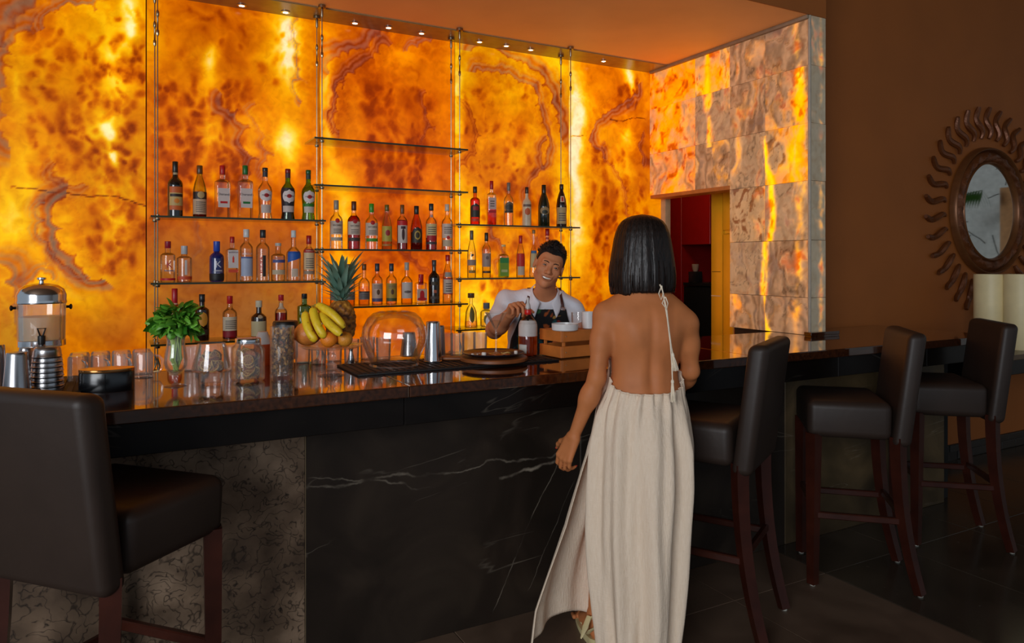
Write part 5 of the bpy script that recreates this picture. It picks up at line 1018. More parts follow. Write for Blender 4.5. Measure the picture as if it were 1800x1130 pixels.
for k, (dx, dy, r2) in enumerate([(-.075, -.055, .010), (-.112, -.02, .006), (.085, -.045, .008)]):
    tag(ob('marshmallow', G().lathe([(r2*.8, 0), (r2, r2*.3), (r2, r2*1.4), (r2*.8, r2*1.8), (.0001, r2*1.85)], 14), mat('white_sugar', (226, 216, 206), .8), None, loc=(SP.x+dx, SP.y+dy, ZS+.0035)), ['white sugar drop on the front left of the dark plate', 'tiny white sugar drop on the left rim of the dark plate', 'white sugar drop on the right of the dark plate'][k], 'sweet', 'white sugar drops')
dg_ = depth(SP)+.03; c = PD(872, 618, dg_); hg = zat(549, dg_)-ZS; rg_ = 20*dg_/FPX
t = thing('martini_glass', 'stemmed conical cocktail glass standing on the dark plate', 'glass', (c.x, c.y, ZS+.001))
ob('bowl', G().lathe([(.005, hg*.56), (.008, hg*.58), (rg_, hg), (rg_*.965, hg), (.004, hg*.60), (.0001, hg*.595)], 36, cap=False), CG, t); ob('stem', G().lathe([(.008, .006), (.0042, .02), (.004, hg*.5), (.005, hg*.56)], 12), CG, t); ob('foot', G().lathe([(.036, 0), (.0365, .0018), (.015, .004), (.008, .007)], 32), CG, t)
ob('cocktail', G().lathe([(.0035, hg*.605), (rg_*.52, hg*.80), (.0001, hg*.80)], 28), LQ['pale'], t)
# pouring bottle
AMB, ct_, cb_ = nt('amber_spirit'); ct_.nodes.remove(cb_); t1_ = nd(ct_, 'ShaderNodeBsdfTransparent'); t1_.inputs[0].default_value = (.96, .52, .10, 1); t2_ = nd(ct_, 'ShaderNodeBsdfTranslucent'); t2_.inputs[0].default_value = (.95, .42, .05, 1); mx_ = nd(ct_, 'ShaderNodeMixShader', n0=.4); ct_.links.new(t1_.outputs[0], mx_.inputs[1]); ct_.links.new(t2_.outputs[0], mx_.inputs[2]); ct_.links.new(mx_.outputs[0], ct_.nodes['Material Output'].inputs[0])
v, d = at(928, 626, BAR_Z+.011, .04); H_ = zat(541, d)-BAR_Z-.011; rB = 16.4*d/FPX
SHAPES['pour'] = [(.95, 0), (1, .012), (1, .62), (.95, .68), (.75, .755), (.45, .82), (.34, .86), (.31, .9), (.31, .985), (.3, 1)]
t = thing('pouring_bottle', 'bottle half full of amber spirit with red collar and pourer', 'bottle', (v.x, v.y, BAR_Z+.011), rot_to_cam(v, 0))
pr = [(r*rB, h*H_) for r, h in SHAPES['pour']]; ob('glass_body', G().lathe(pr, 28), glass('pale_bottle_glass', (.90, .88, .84), .6), t)
ob('liquid', G().lathe([(r*.95, z+.003) for r, z in pr if z < .40*H_]+[(rB*.95, .40*H_), (.0001, .40*H_)], 24), AMB, t)
ob('frosted_label', patch(SHAPES['pour'], H_, rB, .41*H_, .74*H_, 172, None, n=30), mat('frosted_bottle_haze', (196, 188, 184), .5), t); ob('label', patch(SHAPES['pour'], H_, rB, .05*H_, .24*H_, 30), flat((186, 184, 176)), t, rot=(0, 0, R(-38)))
ob('collar', G().lathe([(rB*.36, .86*H_), (rB*.38, .865*H_), (rB*.38, .955*H_), (rB*.36, .96*H_)], 18), flat((196, 24, 24), .3), t); ob('pourer', G().lathe([(rB*.24, .98*H_), (rB*.28, 1.0*H_), (rB*.26, 1.06*H_), (rB*.16, 1.10*H_), (rB*.12, 1.22*H_), (rB*.09, 1.22*H_)], 16), mat('clear_plastic_pourer', (196, 192, 188), .3), t)
# wooden crate
pc, dc = at(989, 631, BAR_Z+.001); pl_, dl_ = at(951, 624, BAR_Z+.001)
fx = (pl_-pc).normalized(); fy = Vector((-fx.y, fx.x, 0)); fy = fy if fy.dot(Vector((SA, CA, 0))) > 0 else -fy
CW_ = (pl_-pc).length*1.0; CLn = .30; CH = zat(582, dc)-BAR_Z-.001
rzc = math.atan2(fy.y, fy.x)
t = thing('wooden_crate', 'slatted wooden crate beside the woman with white dishes on top', 'crate', pc, rzc)
CWM = mat('orange_pine_wood', (196, 112, 44), .55, var=.22, scale=9)
# local: +x along long side, +y along short side (to the viewer's left)
for (z0, z1) in ((.004, CH*.44), (CH*.60, CH)):
    ob('slat', G().rbox(0, CLn, 0, .009, z0, z1, .0015, 1), CWM, t, 0); ob('slat', G().rbox(0, CLn, CW_-.009, CW_, z0, z1, .0015, 1), CWM, t, 0); ob('slat', G().rbox(-.009, 0, 0, CW_, z0, z1, .0015, 1), CWM, t, 0); ob('slat', G().rbox(CLn, CLn+.009, 0, CW_, z0, z1, .0015, 1), CWM, t, 0)
for x in (.009, CLn-.018):
    for y in (.0095, CW_-.0185): ob('corner_post', G().rbox(x, x+.014, y, y+.009, .004, CH*.98, .001, 1), CWM, t, 0)
for k in range(3): ob('top_board', G().rbox(.001, CLn-.001, .0095+k*(CW_-.019)/3, .0085+(k+1)*(CW_-.019)/3, CH-.010, CH-.002, .001, 1), CWM, t, 0)
for k in range(3): ob('bottom_board', G().rbox(.001, CLn-.001, .0095+k*(CW_-.019)/3, .0085+(k+1)*(CW_-.019)/3, 0.001, .008, .001, 1), CWM, t, 0)
for x, y in ((.02, -.0004), (.28, -.0004)):
    for z in (CH*.22, CH*.8): ob('nail', G().lathe([(.0028, 0), (.002, .0008)], 8, Matrix.Translation((x, y, z)) @ Matrix.Rotation(PI/2, 4, 'X')), STEEL, t)
ZK = BAR_Z+.001+CH; PORC = mat('white_porcelain', (222, 222, 222), .25, spec=.5, var=.02)
vb = PZ(993, 582, ZK+.0005); kb = 1+.055/depth(vb); vb = Vector((vb.x*kb, vb.y*kb, ZK)); db = depth(vb); rw = 23.5*db/FPX
t = thing('white_bowl', 'low white porcelain bowl with dark powder on the crate', 'bowl', vb); ob('dish', G().lathe([(rw*.93, 0), (rw*.98, .003), (rw, .03), (rw*.96, .031), (rw*.92, .008), (.0001, .007)], 40), PORC, t); ob('dark_powder', G().lathe([(rw*.91, .019), (rw*.5, .022), (.0001, .021)], 32), mat('ground_spice', (50, 36, 30), .9, bump=.4), t)
vc = Vector((pc.x, pc.y, ZK))+fy*.175+fx*.055; 
c = PD(1034, 570, depth(vc)); t = thing('white_cup', 'white handleless cup on the crate beside the arm of the woman', 'cup', (c.x, c.y, ZK)); ob('cup', G().lathe([(.026, 0), (.028, .002), (.0295, .078), (.027, .078), (.0255, .006), (.0001, .005)], 32), PORC, t)
c = PD(1015, 570, depth(vc)+.07); t = thing('small_glass', 'small clear tumbler on the crate left of the white cup', 'glass', (c.x, c.y, ZK)); ob('glass_cup', G().lathe([(.026, 0), (.028, .003), (.031, .07), (.029, .07), (.026, .008), (.0001, .008)], 28), CG, t)

# ================================================================ RIGHT SIDE: sun mirror, candles on a wall console
BRZ = mat('carved_bronze_wood', (112, 62, 30), .38, .35, var=.3, scale=9, spec=.5, bump=.25)
mc = PY(1733, 372, 3.25); zm = mc.z
t = thing('sunburst_mirror', 'round mirror with carved bronze frame and wavy sun rays on the brown wall', 'mirror', (mc.x, 3.25, zm))
MR = Matrix.Rotation(PI/2, 4, 'X')
def ring(r, w, z0, z1): return [(r-w/2, -z0), (r-w/2, -z1*.7), (r-w*.2, -z1), (r+w*.2, -z1), (r+w/2, -z1*.7), (r+w/2, -z0)]
def lz(prof, n=64, tw=None):
    g = G().lathe([(r, -z) for r, z in prof], n, cap=False); g.v = [(x, z, y) for x, y, z in g.v]; g.f = [tuple(reversed(f)) for f in g.f]; return g
rg2 = .385
mm, t_, b_ = nt('mirror_silver'); b_.inputs['Metallic'].default_value = 1; b_.inputs['Roughness'].default_value = .03; b_.inputs['Base Color'].default_value = (.80, .84, .82, 1)
g = G(); n = 64; g.add([(0, -.03, 0)]+[(rg2*1.02*math.cos(2*PI*i/n), -.03, rg2*1.02*math.sin(2*PI*i/n)) for i in range(n)], [(0, 1+i, 1+(i+1) % n) for i in range(n)])
ob('mirror_glass', g, mm, t, 0)
def carve(a, k): return .007*math.sin(22*a+k)+.005*math.sin(37*a+2*k)
def frame_ring(r0, r1, h, amp):
    g = G(); n = 160; m = 9
    for j in range(m):
        for i in range(n):
            a = 2*PI*i/n; u = j/(m-1); r = r0+(r1-r0)*u; hh = .012+h*math.sin(PI*u)**.7+amp*carve(a, j*1.3)*math.sin(PI*u)
            g.v.append((r*math.cos(a), -hh, r*math.sin(a)))
    for j in range(m-1):
        for i in range(n): a, b = j*n+i, j*n+(i+1) % n; g.f.append((a, a+n, b+n, b))
    return g
ob('carved_frame', frame_ring(rg2*.98, .475, .05, 1.0), BRZ, t, 60); ob('outer_bead', frame_ring(.47, .505, .05, 0), mat('dull_bronze_bead', (120, 74, 40), .35, .4), t, 60); ob('inner_bead', frame_ring(rg2*.95, rg2*1.03, .045, 0), mat('dull_bronze_bead', (120, 74, 40), .35, .4), t, 60)
NR = 34; ray0 = None
for k in range(NR):
    a = 2*PI*k/NR
    if ray0 is None:
        p = []; rd = []
        for i in range(17):
            u = i/16; p.append((.018*math.sin(u*2*PI*1.15+.3)*(1-.2*u), -.018-.012*math.sin(u*PI*2.2), .575+.245*u)); rd.append(.019*(.45+.75*math.sin(PI*(.12+.80*u))**1.0)*(1.15 if u > .7 else 1))
        ray0 = G().tube(p, rd, 8).mesh('ray')
    ob('ray', ray0, BRZ, t, rot=(0, a, 0))
con = thing('wall_console', 'thin stone shelf with black apron on the brown wall under the candles', 'console', (4.72, 2.56, .90)); 
ob('stone_top', G().rbox(0, 2.2, 0, .685, -.035, 0, .004), mat('brown_console_stone', (96, 74, 48), .3), con, 0); ob('apron', G().rbox(.02, 2.18, .03, .685, -.135, -.036, .004), mat('black_console_apron', (12, 10, 9), .4), con, 0)
WAX = mat('cream_wax', (238, 222, 172), .45, var=.04)
for (px, dd, lb) in ((1742, 5.15, 'cream pillar candle on the left, partly behind a bar stool'), (1795, 4.98, 'cream pillar candle at the right edge of the photo')):
    c = PD(px, 600, dd); t = thing('pillar_candle', lb, 'candle', (c.x, c.y, .90), 0, 'pair of tall cream candles'); r = 26.5*dd/FPX; h = zat(482, dd)-.90
    ob('wax', G().lathe([(r*.99, 0), (r, .003), (r, h-.006), (r*.985, h), (r*.93, h-.001), (r*.9, h-.012), (r*.5, h-.018), (.0001, h-.019)], 48), WAX, t); ob('wick', G().tube([(0, 0, h-.02), (.002, 0, h-.004)], .0016, 6), mat('charred_wick', (30, 26, 24), .9), t)
# palm frond that shows in the mirror
t = thing('palm_frond', 'green palm frond seen reflected in the sun mirror', 'plant', (9.3, .55, 0))
PM = mat('palm_green', (60, 110, 40), .5); ob('stalk', G().tube([(0, .0, 0), (0, .0, 1.2), (.02, .1, 2.05), (.03, .35, 2.3), (.03, .8, 2.38)], [.03, .02, .012, .008, .004], 8), PM, t)
lfm = G().grid(lambda u, w: ((u-.5)*.03*math.sin(PI*min(1, w+.08)), w*.24, -.09*w*w), 3, 7).mesh('leaflet')
for k in range(22):
    u = k/21; p = Vector((.03, .12+.68*u, 2.07+.31*math.sin(u*PI*.55)))
    for s in (-1, 1): o = ob('leaflet', lfm, PM, t, loc=p); o.rotation_euler = (-.5-.3*u, .2*s, (.9 if s > 0 else -.9)+.2)

# ================================================================ PANTRY behind the doorway
RDC = mat('dark_red_cupboard_lacquer', (150, 14, 10), .4, var=.04)
cb = thing('red_cupboard', 'tall dark red cupboard with a black niche in the pantry', 'cupboard', (5.0, 5.0, 0))
def ycp(px, X): return PX(px, 460, X).y
yA, yB, yC = ycp(1166, 5.0)-5.0, ycp(1198, 5.0)-5.0, ycp(1248, 5.0)-5.0
zq = lambda py: PX(1220, py, 5.0).z
ob('side_panel', G().rbox(0, .45, yB+.003, yA+.35, .05, 2.5, .003, 1), RDC, cb, 0); ob('door', G().rbox(0, .42, yC, yB, zq(430), 2.5, .003, 1), RDC, cb, 0)
ob('niche_back', G().box(.40, .45, yC, yB, .05, zq(430)), mat('black_niche', (14, 11, 10), .6), cb, 0); ob('niche_shelf', G().box(.02, .40, yC, yB, zq(497)-.03, zq(497)), mat('black_niche_shelf', (30, 24, 22), .4), cb, 0); ob('lower_door', G().box(.03, .40, yC, yB, .05, zq(499)-.03), mat('black_niche', (14, 11, 10), .6), cb, 0)
cm = thing('coffee_grinder', 'small dark coffee grinder with pale hopper in the black niche', 'grinder', (5.14, ycp(1225, 5.16), zq(497)), PI/2)
ob('body', G().rbox(-.05, .05, -.05, .05, 0, .11, .008), mat('black_appliance', (34, 32, 32), .3), cm); ob('hopper', G().lathe([(.02, .11), (.03, .13), (.036, .18), (.03, .185)], 16), mat('pale_hopper', (176, 150, 130), .3), cm); ob('spout', G().rbox(-.012, .012, -.075, -.05, .04, .10, .004), CHROME, cm)
FR = mat('yellowish_steel_door', (238, 186, 36), .35, .2, var=.08, scale=4)  # steel coloured yellow for the light it reflects
fg = thing('steel_fridge', 'tall steel fridge with reflected yellow put into its colour, just inside the doorway', 'fridge', (3.98, 0, 0))
y0, y1, ym = ycp(1290, 3.98), ycp(1250, 3.98), ycp(1270, 3.98)
zf = lambda py: PX(1265, py, 3.98).z
ob('cabinet', G().box(.02, .6, y0, y1, .06, 2.1), FR, fg, 0)
ob('left_door', G().rbox(0, .019, ym+.003, y1, .08, 2.05, .004), FR, fg); ob('upper_door', G().rbox(0, .019, y0, ym-.003, zf(405), 2.05, .004), FR, fg); ob('lower_door', G().rbox(-.004, .019, y0, ym-.003, .08, zf(411), .012, 3), FR, fg)
ob('handle_strip', G().box(-.004, 0, ym+.02, y1-.004, zf(521), zf(519.5)), mat('pale_strip', (226, 206, 170), .4), fg, 0); ob('keyhole_strip', G().box(-.003, 0, ym+.02, y1-.01, zf(478), zf(477)), mat('dark_slot', (70, 46, 16), .6), fg, 0)
# ================================================================ BAR STOOLS
LEA = mat('dark_brown_leather', (46, 35, 29), .48, var=.1, scale=6, bump=.05, spec=.35); WOOD = mat('dark_mahogany', (54, 22, 13), .3, var=.3, scale=10, spec=.45); GLD = mat('pale_glide', (170, 170, 160), .4)
def make_stool():
    t = thing('bar_stool', '', 'bar stool')
    g = G().rbox(-.225, .225, -.17, .19, .69, .86, .035, 5)
    g.v = [(x*(1-.03*(z < .75)), y, z+.012*(1-(x/.23)**2)*(z > .8)) for x, y, z in g.v]; ob('seat', g, LEA, t, 50)
    g = G(); nx, nz = 9, 12
    bm = G().rbox(-.228, .228, -.04, .04, 0, .515, .030, 5)
    bm.v = [(x*(1+.0*z), y-.205-.16*z+.0*x+.018*(x/.228)**2*min(1, z*2), .665+z) for x, y, z in bm.v]; ob('backrest', bm, LEA, t, 50)
    def leg(x, yt, yb, curve):
        p = []; rd = []
        for i in range(9):
            u = i/8; z = .70*(1-u)+.008; y = yt+(yb-yt)*(u**2.2 if curve else u); p.append((x*(1+.0*u), y, z)); rd.append(.036-.010*u)
        gg = G().tube(p, rd, 4, cap=True)
        M = Matrix.Identity(4); return gg
    for x in (-.195, .195):
        ob('leg', leg(x, .160, .165, False), WOOD, t, 25); ob('leg', leg(x, -.195, -.285, True), WOOD, t, 25)
        ob('rail', G().rbox(x-.011, x+.011, -.20, .165, .315, .345, .004, 1), WOOD, t, 25)
        for y in (.165, -.285): ob('glide', G().lathe([(.012, 0), (.013, .002), (.012, .008)], 10), GLD, t, loc=(x, y, 0))
    ob('rail', G().rbox(-.19, .19, .15, .172, .345, .378, .004, 1), WOOD, t, 25); ob('rail', G().rbox(-.19, .19, -.225, -.203, .335, .365, .004, 1), WOOD, t, 25)
    return t
ST = make_stool()
SPOTS = [(-.008, 2.362, -47.6, 'big dark leather bar stool at the left edge, seen from behind'), (2.205, 2.337, 30, 'dark leather bar stool just right of the woman'), (3.078, 2.322, 47, 'dark leather bar stool in the middle of the three on the right'), (3.954, 2.391, 49, 'farthest dark leather bar stool, in front of the cream candles')]
for k, (x, y, a, lb) in enumerate(SPOTS):
    if k == 0: o = ST; o.location = (x, y, 0); o.rotation_euler = (0, 0, R(a)); o['label'] = lb; o['group'] = 'dark leather bar stools'
    else: dup(ST, (x, y, 0), R(a), lb)

# ================================================================ PEOPLE
def skin_mat(name, c, lip):
    m, t, b = nt(name); at = nd(t, 'ShaderNodeAttribute', attribute_name='tint'); tc = nd(t, 'ShaderNodeTexCoord'); n = nd(t, 'ShaderNodeTexNoise', i_Scale=14.0, i_Detail=4.0); t.links.new(tc.outputs['Object'], n.inputs[0])
    l = lin(c); r = ramp(t, [(.3, [x*.9 for x in l]), (.7, [min(1, x*1.08) for x in l])]); t.links.new(n.outputs[0], r.inputs[0])
    mx = nd(t, 'ShaderNodeMix', data_type='RGBA'); mx.inputs[7].default_value = (*lin(lip), 1); t.links.new(at.outputs['Fac'], mx.inputs[0]); t.links.new(r.outputs[0], mx.inputs[6]); t.links.new(mx.outputs[2], b.inputs['Base Color'])
    b.inputs['Roughness'].default_value = .56; b.inputs['Specular IOR Level'].default_value = .28; b.inputs['Subsurface Weight'].default_value = .08; b.inputs['Subsurface Radius'].default_value = (.012, .005, .003)
    return m
def unit(v): v = np.asarray(v, float); return v/np.linalg.norm(v)
def hand_sdf(P, wrist, u, w, thumb_sign, s=1.0, curl=(25, 30, 20), tcurl=.5, spread=.06):
    u = unit(u); w = np.asarray(w, float); w = unit(w-u*(w@u)); v = np.cross(w, u)*thumb_sign
    W = np.asarray(wrist, float); d = None
    pt = lambda a, b, c: W+s*(u*a+v*b+w*c)
    K = [(.086, .029), (.090, .0095), (.087, -.010), (.079, -.028)]; LN = [.95, 1.05, .98, .78]
    for a, b in K:
        q = s_cap(P, pt(.0, b*.55, 0), pt(a, b, 0), .0155*s, .0105*s); d = q if d is None else smin(d, q, .012*s)
    d = smin(d, s_cap(P, pt(.02, .02, .006), pt(.05, .022, .008), .014*s, .012*s), .012*s)
    tips = []; fd = None
    for i, (a, b) in enumerate(K):
        p = pt(a, b, 0); ph = 0; ln = LN[i]
        for j, (L, c) in enumerate(zip((.042, .026, .021), curl)):
            ph += R(c*(1+.06*i)); dr = (u*math.cos(ph)+w*math.sin(ph))+v*spread*(1.5-i)*.5
            q = p+unit(dr)*L*ln*s; r0, r1 = (.0088, .0079, .0071, .0058)[j:j+2]
            e = s_cap(P, p, q, r0*s, r1*s); fd_i = e if j == 0 else np.minimum(fd_i, e); p = q
        tips.append((p, unit(dr))); fd = fd_i if fd is None else np.minimum(fd, fd_i)
    d = smin(d, fd, .006*s)
    p = pt(.020, .024, .004); dr = unit(u*.55+v*.70+w*.30)
    for j, L in enumerate((.043, .031, .025)):
        q = p+dr*L*s; e = s_cap(P, p, q, (.0135, .0098, .0085)[j]*s, (.0098, .0085, .0068)[j]*s); d = smin(d, e, .007*s); p = q; dr = unit(dr+u*.45*tcurl+w*.5*tcurl-v*.25*tcurl)
    tips.append((p, dr))
    return d, tips
def head_sdf(q, smile):
    x = np.abs(q[:, 0]); Q = q.copy(); Q[:, 0] = x
    d = s_ell(Q, (0, -.020, .030), (.0745, .095, .090))
    d = smin(d, s_ell(Q, (0, .022, -.035), (.0600, .066, .080)), .03)
    d = smin(d, s_cap(Q, (.046, -.004, -.064), (.006, .050, -.099), .020, .017), .026)
    d = smin(d, np.linalg.norm(Q-[0, .062, -.101], axis=1)-.0175, .02)
    d = smin(d, np.linalg.norm(Q-[.040, .056, -.026 if smile else -.03], axis=1)-(.0245 if smile else .022), .02)
    d = smin(d, s_cap(Q, (.006, .080, .022), (.040, .066, .023), .010, .011), .016)
    d = smax(d, -(np.linalg.norm(Q-[.031, .100, .004], axis=1)-.0195), .012)
    d = smin(d, s_cap(Q, (0, .078, .010), (0, .102, -.027), .0075, .0105), .012)
    d = smin(d, np.linalg.norm(Q-[0, .103, -.031], axis=1)-.0115, .008)
    d = smin(d, np.linalg.norm(Q-[.0135, .092, -.034], axis=1)-.0088, .006)
    d = smax(d, -s_cap(Q, (.0065, .098, -.044), (.0065, .094, -.036), .003, .003), .003)
    # lids around the eyeball
    e = Q-[.031, .0765, .003]; rE = np.linalg.norm(e, axis=1); op = .0019 if smile else .0045
    d = smin(d, smax(rE-.0142, (op-np.abs(e[:, 2]-.0004+2.5*(e[:, 0])**2*10)), .001), .003)
    zc = -.066; bend = 10.0 if smile else 1.5; zz = q[:, 2]-zc-bend*x*x; ys = .0835-9*x*x
    if smile:
        mouth = s_ell(np.stack([x, q[:, 1]-ys, zz], 1), (0, .006, 0), (.0315, .02, .0078)); d = smax(d, -mouth, .003)
        k = np.sqrt((x/.0335)**2+(zz/.0102)**2)
        lip = np.sqrt(((k-1)*.0105)**2+((q[:, 1]-ys-.001)*.8)**2)-.0034; lip = np.maximum(lip, x-.034); d = smin(d, lip, .004)
        fold = np.sqrt((x-.036-.2*(q[:, 2]+.06))**2+(q[:, 1]-.074)**2); d = d+.0022*np.exp(-(fold/.006)**2)*(np.abs(q[:, 2]+.05) < .03)
    else:
        for dz, r in ((.0042, .0050), (-.0052, .0058)):
            lip = np.sqrt(((zz-dz))**2+((q[:, 1]-ys)*.9)**2)-r*np.clip(1-(x/.027)**2, 0, 1)**.6; d = smin(d, np.maximum(lip, x-.027), .004)
    ear = s_ell(Q, (.078, -.010, -.004), (.010, .019, .031)); ear = smax(ear, -s_ell(Q, (.088, -.006, .0), (.008, .011, .019)), .004); d = smin(d, ear, .006)
    return d
def tint_attr(me, co_fn):
    n = len(me.vertices); co = np.zeros(n*3, np.float32); me.vertices.foreach_get('co', co); a = me.attributes.new('tint', 'FLOAT', 'POINT'); a.data.foreach_set('value', co_fn(co.reshape(-1, 3)).astype(np.float32))
def pch(z, tab):
    """smooth interpolation of a table: rows (z, value...)"""
    T = np.array(tab, float); zs = T[:, 0]; fine = np.linspace(zs[0], zs[-1], 200); out = []
    for k in range(1, T.shape[1]):
        y = np.interp(fine, zs, T[:, k]); ker = np.hanning(21); ker /= ker.sum(); y = np.convolve(np.pad(y, 10, 'edge'), ker, 'valid'); out.append(np.interp(z, fine, y))
    return out
def loft_sdf(P, tab, pw=2.3):
    z = P[:, 2]; T = np.array(tab); zc = np.clip(z, T[0, 0], T[-1, 0]); cx, cy, a, b = pch(zc, tab)
    k = (np.abs((P[:, 0]-cx)/a)**pw+np.abs((P[:, 1]-cy)/b)**pw)**(1/pw); d = (k-1)*np.minimum(a, b)
    return np.maximum(d, np.maximum(T[0, 0]-z, z-T[-1, 0]))
def near(P, d, c, r, fn, k):
    m = np.linalg.norm(P-np.asarray(c), axis=1) < r
    if m.any(): d[m] = smin(d[m], fn(P[m]), k)
    return d

# ---------------------------------------------------------------- the woman in the cream dress
HB = R(22); WO = PD(1137, 460, 2.76); WO.z = 0
hf = Vector((math.sin(HB), math.cos(HB), 0)); hr = Vector((math.cos(HB), -math.sin(HB), 0))
def LW(px, py, d): p = PD(px, py, d)-WO; return np.array([p.dot(hr), p.dot(hf), p.z])
WT = [(.74, -.02, .0, .15, .10), (.86, -.025, .0, .158, .112), (.93, -.02, -.005, .152, .105), (1.0, -.012, .0, .143, .096), (1.07, -.008, .005, .125, .084), (1.13, -.006, .005, .128, .088), (1.2, -.004, .0, .140, .098), (1.27, -.002, -.002, .150, .098), (1.32, .0, -.002, .140, .082), (1.36, -.004, .002, .095, .062), (1.40, -.010, .008, .054, .052), (1.44, -.014, .012, .050, .050)]
wSL, wEL, wWL = LW(1062, 555, 2.75), LW(1049, 664, 2.71), LW(1009, 766, 2.74)
wSR, wER, wWR = LW(1208, 571, 2.76), LW(1214, 652, 2.79), LW(1190, 690, 2.98)
wHC = LW(1128, 452, 2.80)+np.array([0, .012, 0])
HW = R(8); RH = np.array([[math.cos(HW), math.sin(HW), 0], [-math.sin(HW), math.cos(HW), 0], [0, 0, 1]]) # to head coordinates
wKL, wAL = np.array([-.13, .10, .47]), LW(1047, 1085, 2.87); wKR, wAR = np.array([.06, .03, .47]), np.array([.05, -.03, .09])
wAL[2] = .115
uL = unit(LW(988, 812, 2.75)-wWL); wLn = np.array([.78, .62, -.1])
WTIPS = []
def woman_f(P):
    d = loft_sdf(P, WT)
    # shoulder slope, shoulder blades, spine
    for S in (wSL, wSR):
        sg = np.sign(S[0]); d = smin(d, s_cap(P, (sg*.035, .004, 1.375), S+np.array([-sg*.02, 0, .012]), .040, .046), .05)
    bk = (P[:, 1] < 0)*1.0
    g = np.exp(-((np.abs(P[:, 0])-.078)/.034)**2-((P[:, 2]-1.235)/.06)**2)*.009+np.exp(-((np.abs(P[:, 0])-.052)/.02)**2-((P[:, 2]-1.205)/.045)**2)*.004
    sp = np.exp(-((P[:, 0]+.006)/.015)**2)*(.0075*np.exp(-((P[:, 2]-1.10)/.13)**2)+.004*np.exp(-((P[:, 2]-1.27)/.06)**2))
    mus = np.exp(-((np.abs(P[:, 0]+.006)-.036)/.022)**2-((P[:, 2]-1.08)/.10)**2)*.005
    d = d-(g+mus-sp)*bk
    for S, E, W in ((wSL, wEL, wWL), (wSR, wER, wWR)):
        a = smin(s_cap(P, S, S+(E-S)*.45, .0430, .0365), s_cap(P, S+(E-S)*.4, E, .0360, .0315), .03)
        f = smin(s_cap(P, E, E+(W-E)*.35, .0318, .0325), s_cap(P, E+(W-E)*.3, W, .0325, .0215), .03); a = smin(a, f, .018)
        d = smin(d, a, .028)
    d = smin(d, s_cap(P, (-.012, .012, 1.36), (wHC[0], wHC[1]-.01, wHC[2]-.05), .052, .050), .03)
    d = near(P, d, wHC, .18, lambda q: head_sdf((q-wHC) @ RH.T/.97, False)*.97, .02)
    for sx, K, A, r in ((-.085, wKL, wAL, 0), (.085, wKR, wAR, 0)):
        hip = np.array([sx-.02, 0, .86]); d = smin(d, s_cap(P, hip, K, .074, .054), .05); d = smin(d, s_cap(P, K, K+(A-K)*.35, .052, .052), .03); d = smin(d, s_cap(P, K+(A-K)*.35, A, .052, .030), .04)
        fw = np.array([-.02 if sx < 0 else .02, .15, 0]); hl = np.array([A[0], A[1]-.035, A[2]-.062]); toe = np.array([A[0]+fw[0], A[1]+.165, .028])
        d = smin(d, s_cap(P, A-np.array([0, .004, .02]), hl, .028, .026), .02); d = smin(d, s_cap(P, hl, toe, .026, .020), .02); d = smin(d, s_cap(P, A-np.array([0, -.01, .02]), toe+np.array([0, -.06, .012]), .027, .024), .025)
        for q in range(5): b = toe+np.array([(q-2)*.017, .0-.006*abs(q-1.2), -.008]); d = smin(d, s_cap(P, b, b+np.array([0, .035-.004*q, -.004]), .010, .008), .006)
    d = near(P, d, wWL+uL*.09, .17, lambda q: hand_sdf(q, wWL+uL*.008, uL, wLn, 1, 1.0, (24, 42, 34), .5, .03)[0], .012)
    uR = unit(np.array([-.7, .6, .05])); d = near(P, d, wWR+uR*.08, .16, lambda q: hand_sdf(q, wWR+uR*.008, uR, (-.3, -.3, -.9), -1, .92, (30, 40, 30))[0], .012)
    return d
wme = sdf_mesh('body', woman_f, (-.46, -.30, -.02), (.34, .46, 1.70), .0042)
_, WT_ = hand_sdf(np.zeros((1, 3)), wWL+uL*.008, uL, wLn, 1, 1.0, (24, 42, 34), .5, .03)
def wtint(co):
    q = (co-wHC) @ RH.T/.97; x = np.abs(q[:, 0]); lips = ((np.abs(q[:, 2]+.067) < .010) & (x < .026) & (q[:, 1] > .070))*1.0
    return lips
tint_attr(wme, wtint)
W = thing('person', 'woman with a black bob in a backless cream dress, seen from behind at the bar', 'person', WO, -HB)
SKW = skin_mat('tanned_skin', (192, 118, 70), (160, 70, 64)); ob('body', wme, SKW, W)
NAIL = mat('red_nail_polish', (206, 66, 52), .25)
for p, dr in WT_: ob('fingernail', G().ball((0, 0, 0), (.0048, .0075, .0030), 10, 6), NAIL, W, loc=p+dr*.002-unit(wLn)*.0032*0+np.cross(dr, np.cross(unit(wLn), dr))*-.0042, rot=Vector(dr).to_track_quat('Y', 'Z').to_euler())
EYEW, IRIS, PUP = mat('eye_white', (150, 136, 124), .2), mat('brown_iris', (60, 34, 20), .2), mat('pupil_black', (8, 7, 7), .15)
def eyes(parent, HC, Rm, s, gaze=(0, 1, 0)):
    for sx in (-1, 1):
        c = HC+s*(np.array([sx*.031, .0765, .003]) @ Rm); g = unit(np.array(gaze) @ Rm)
        q = Vector(g).to_track_quat('Z', 'Y').to_euler()
        o = ob('eye', G().ball((0, 0, 0), .0122*s, 16, 12), EYEW, parent, loc=c, rot=q)
        cap = lambda r, t0: G().lathe([(r*math.sin(R(t)), r*math.cos(R(t))) for t in (t0, t0*.66, t0*.33, .2)], 16, cap=False)
        ob('iris', cap(.01245*s, 33), IRIS, o); ob('pupil', cap(.01260*s, 17), PUP, o)
eyes(W, wHC, RH, .97)
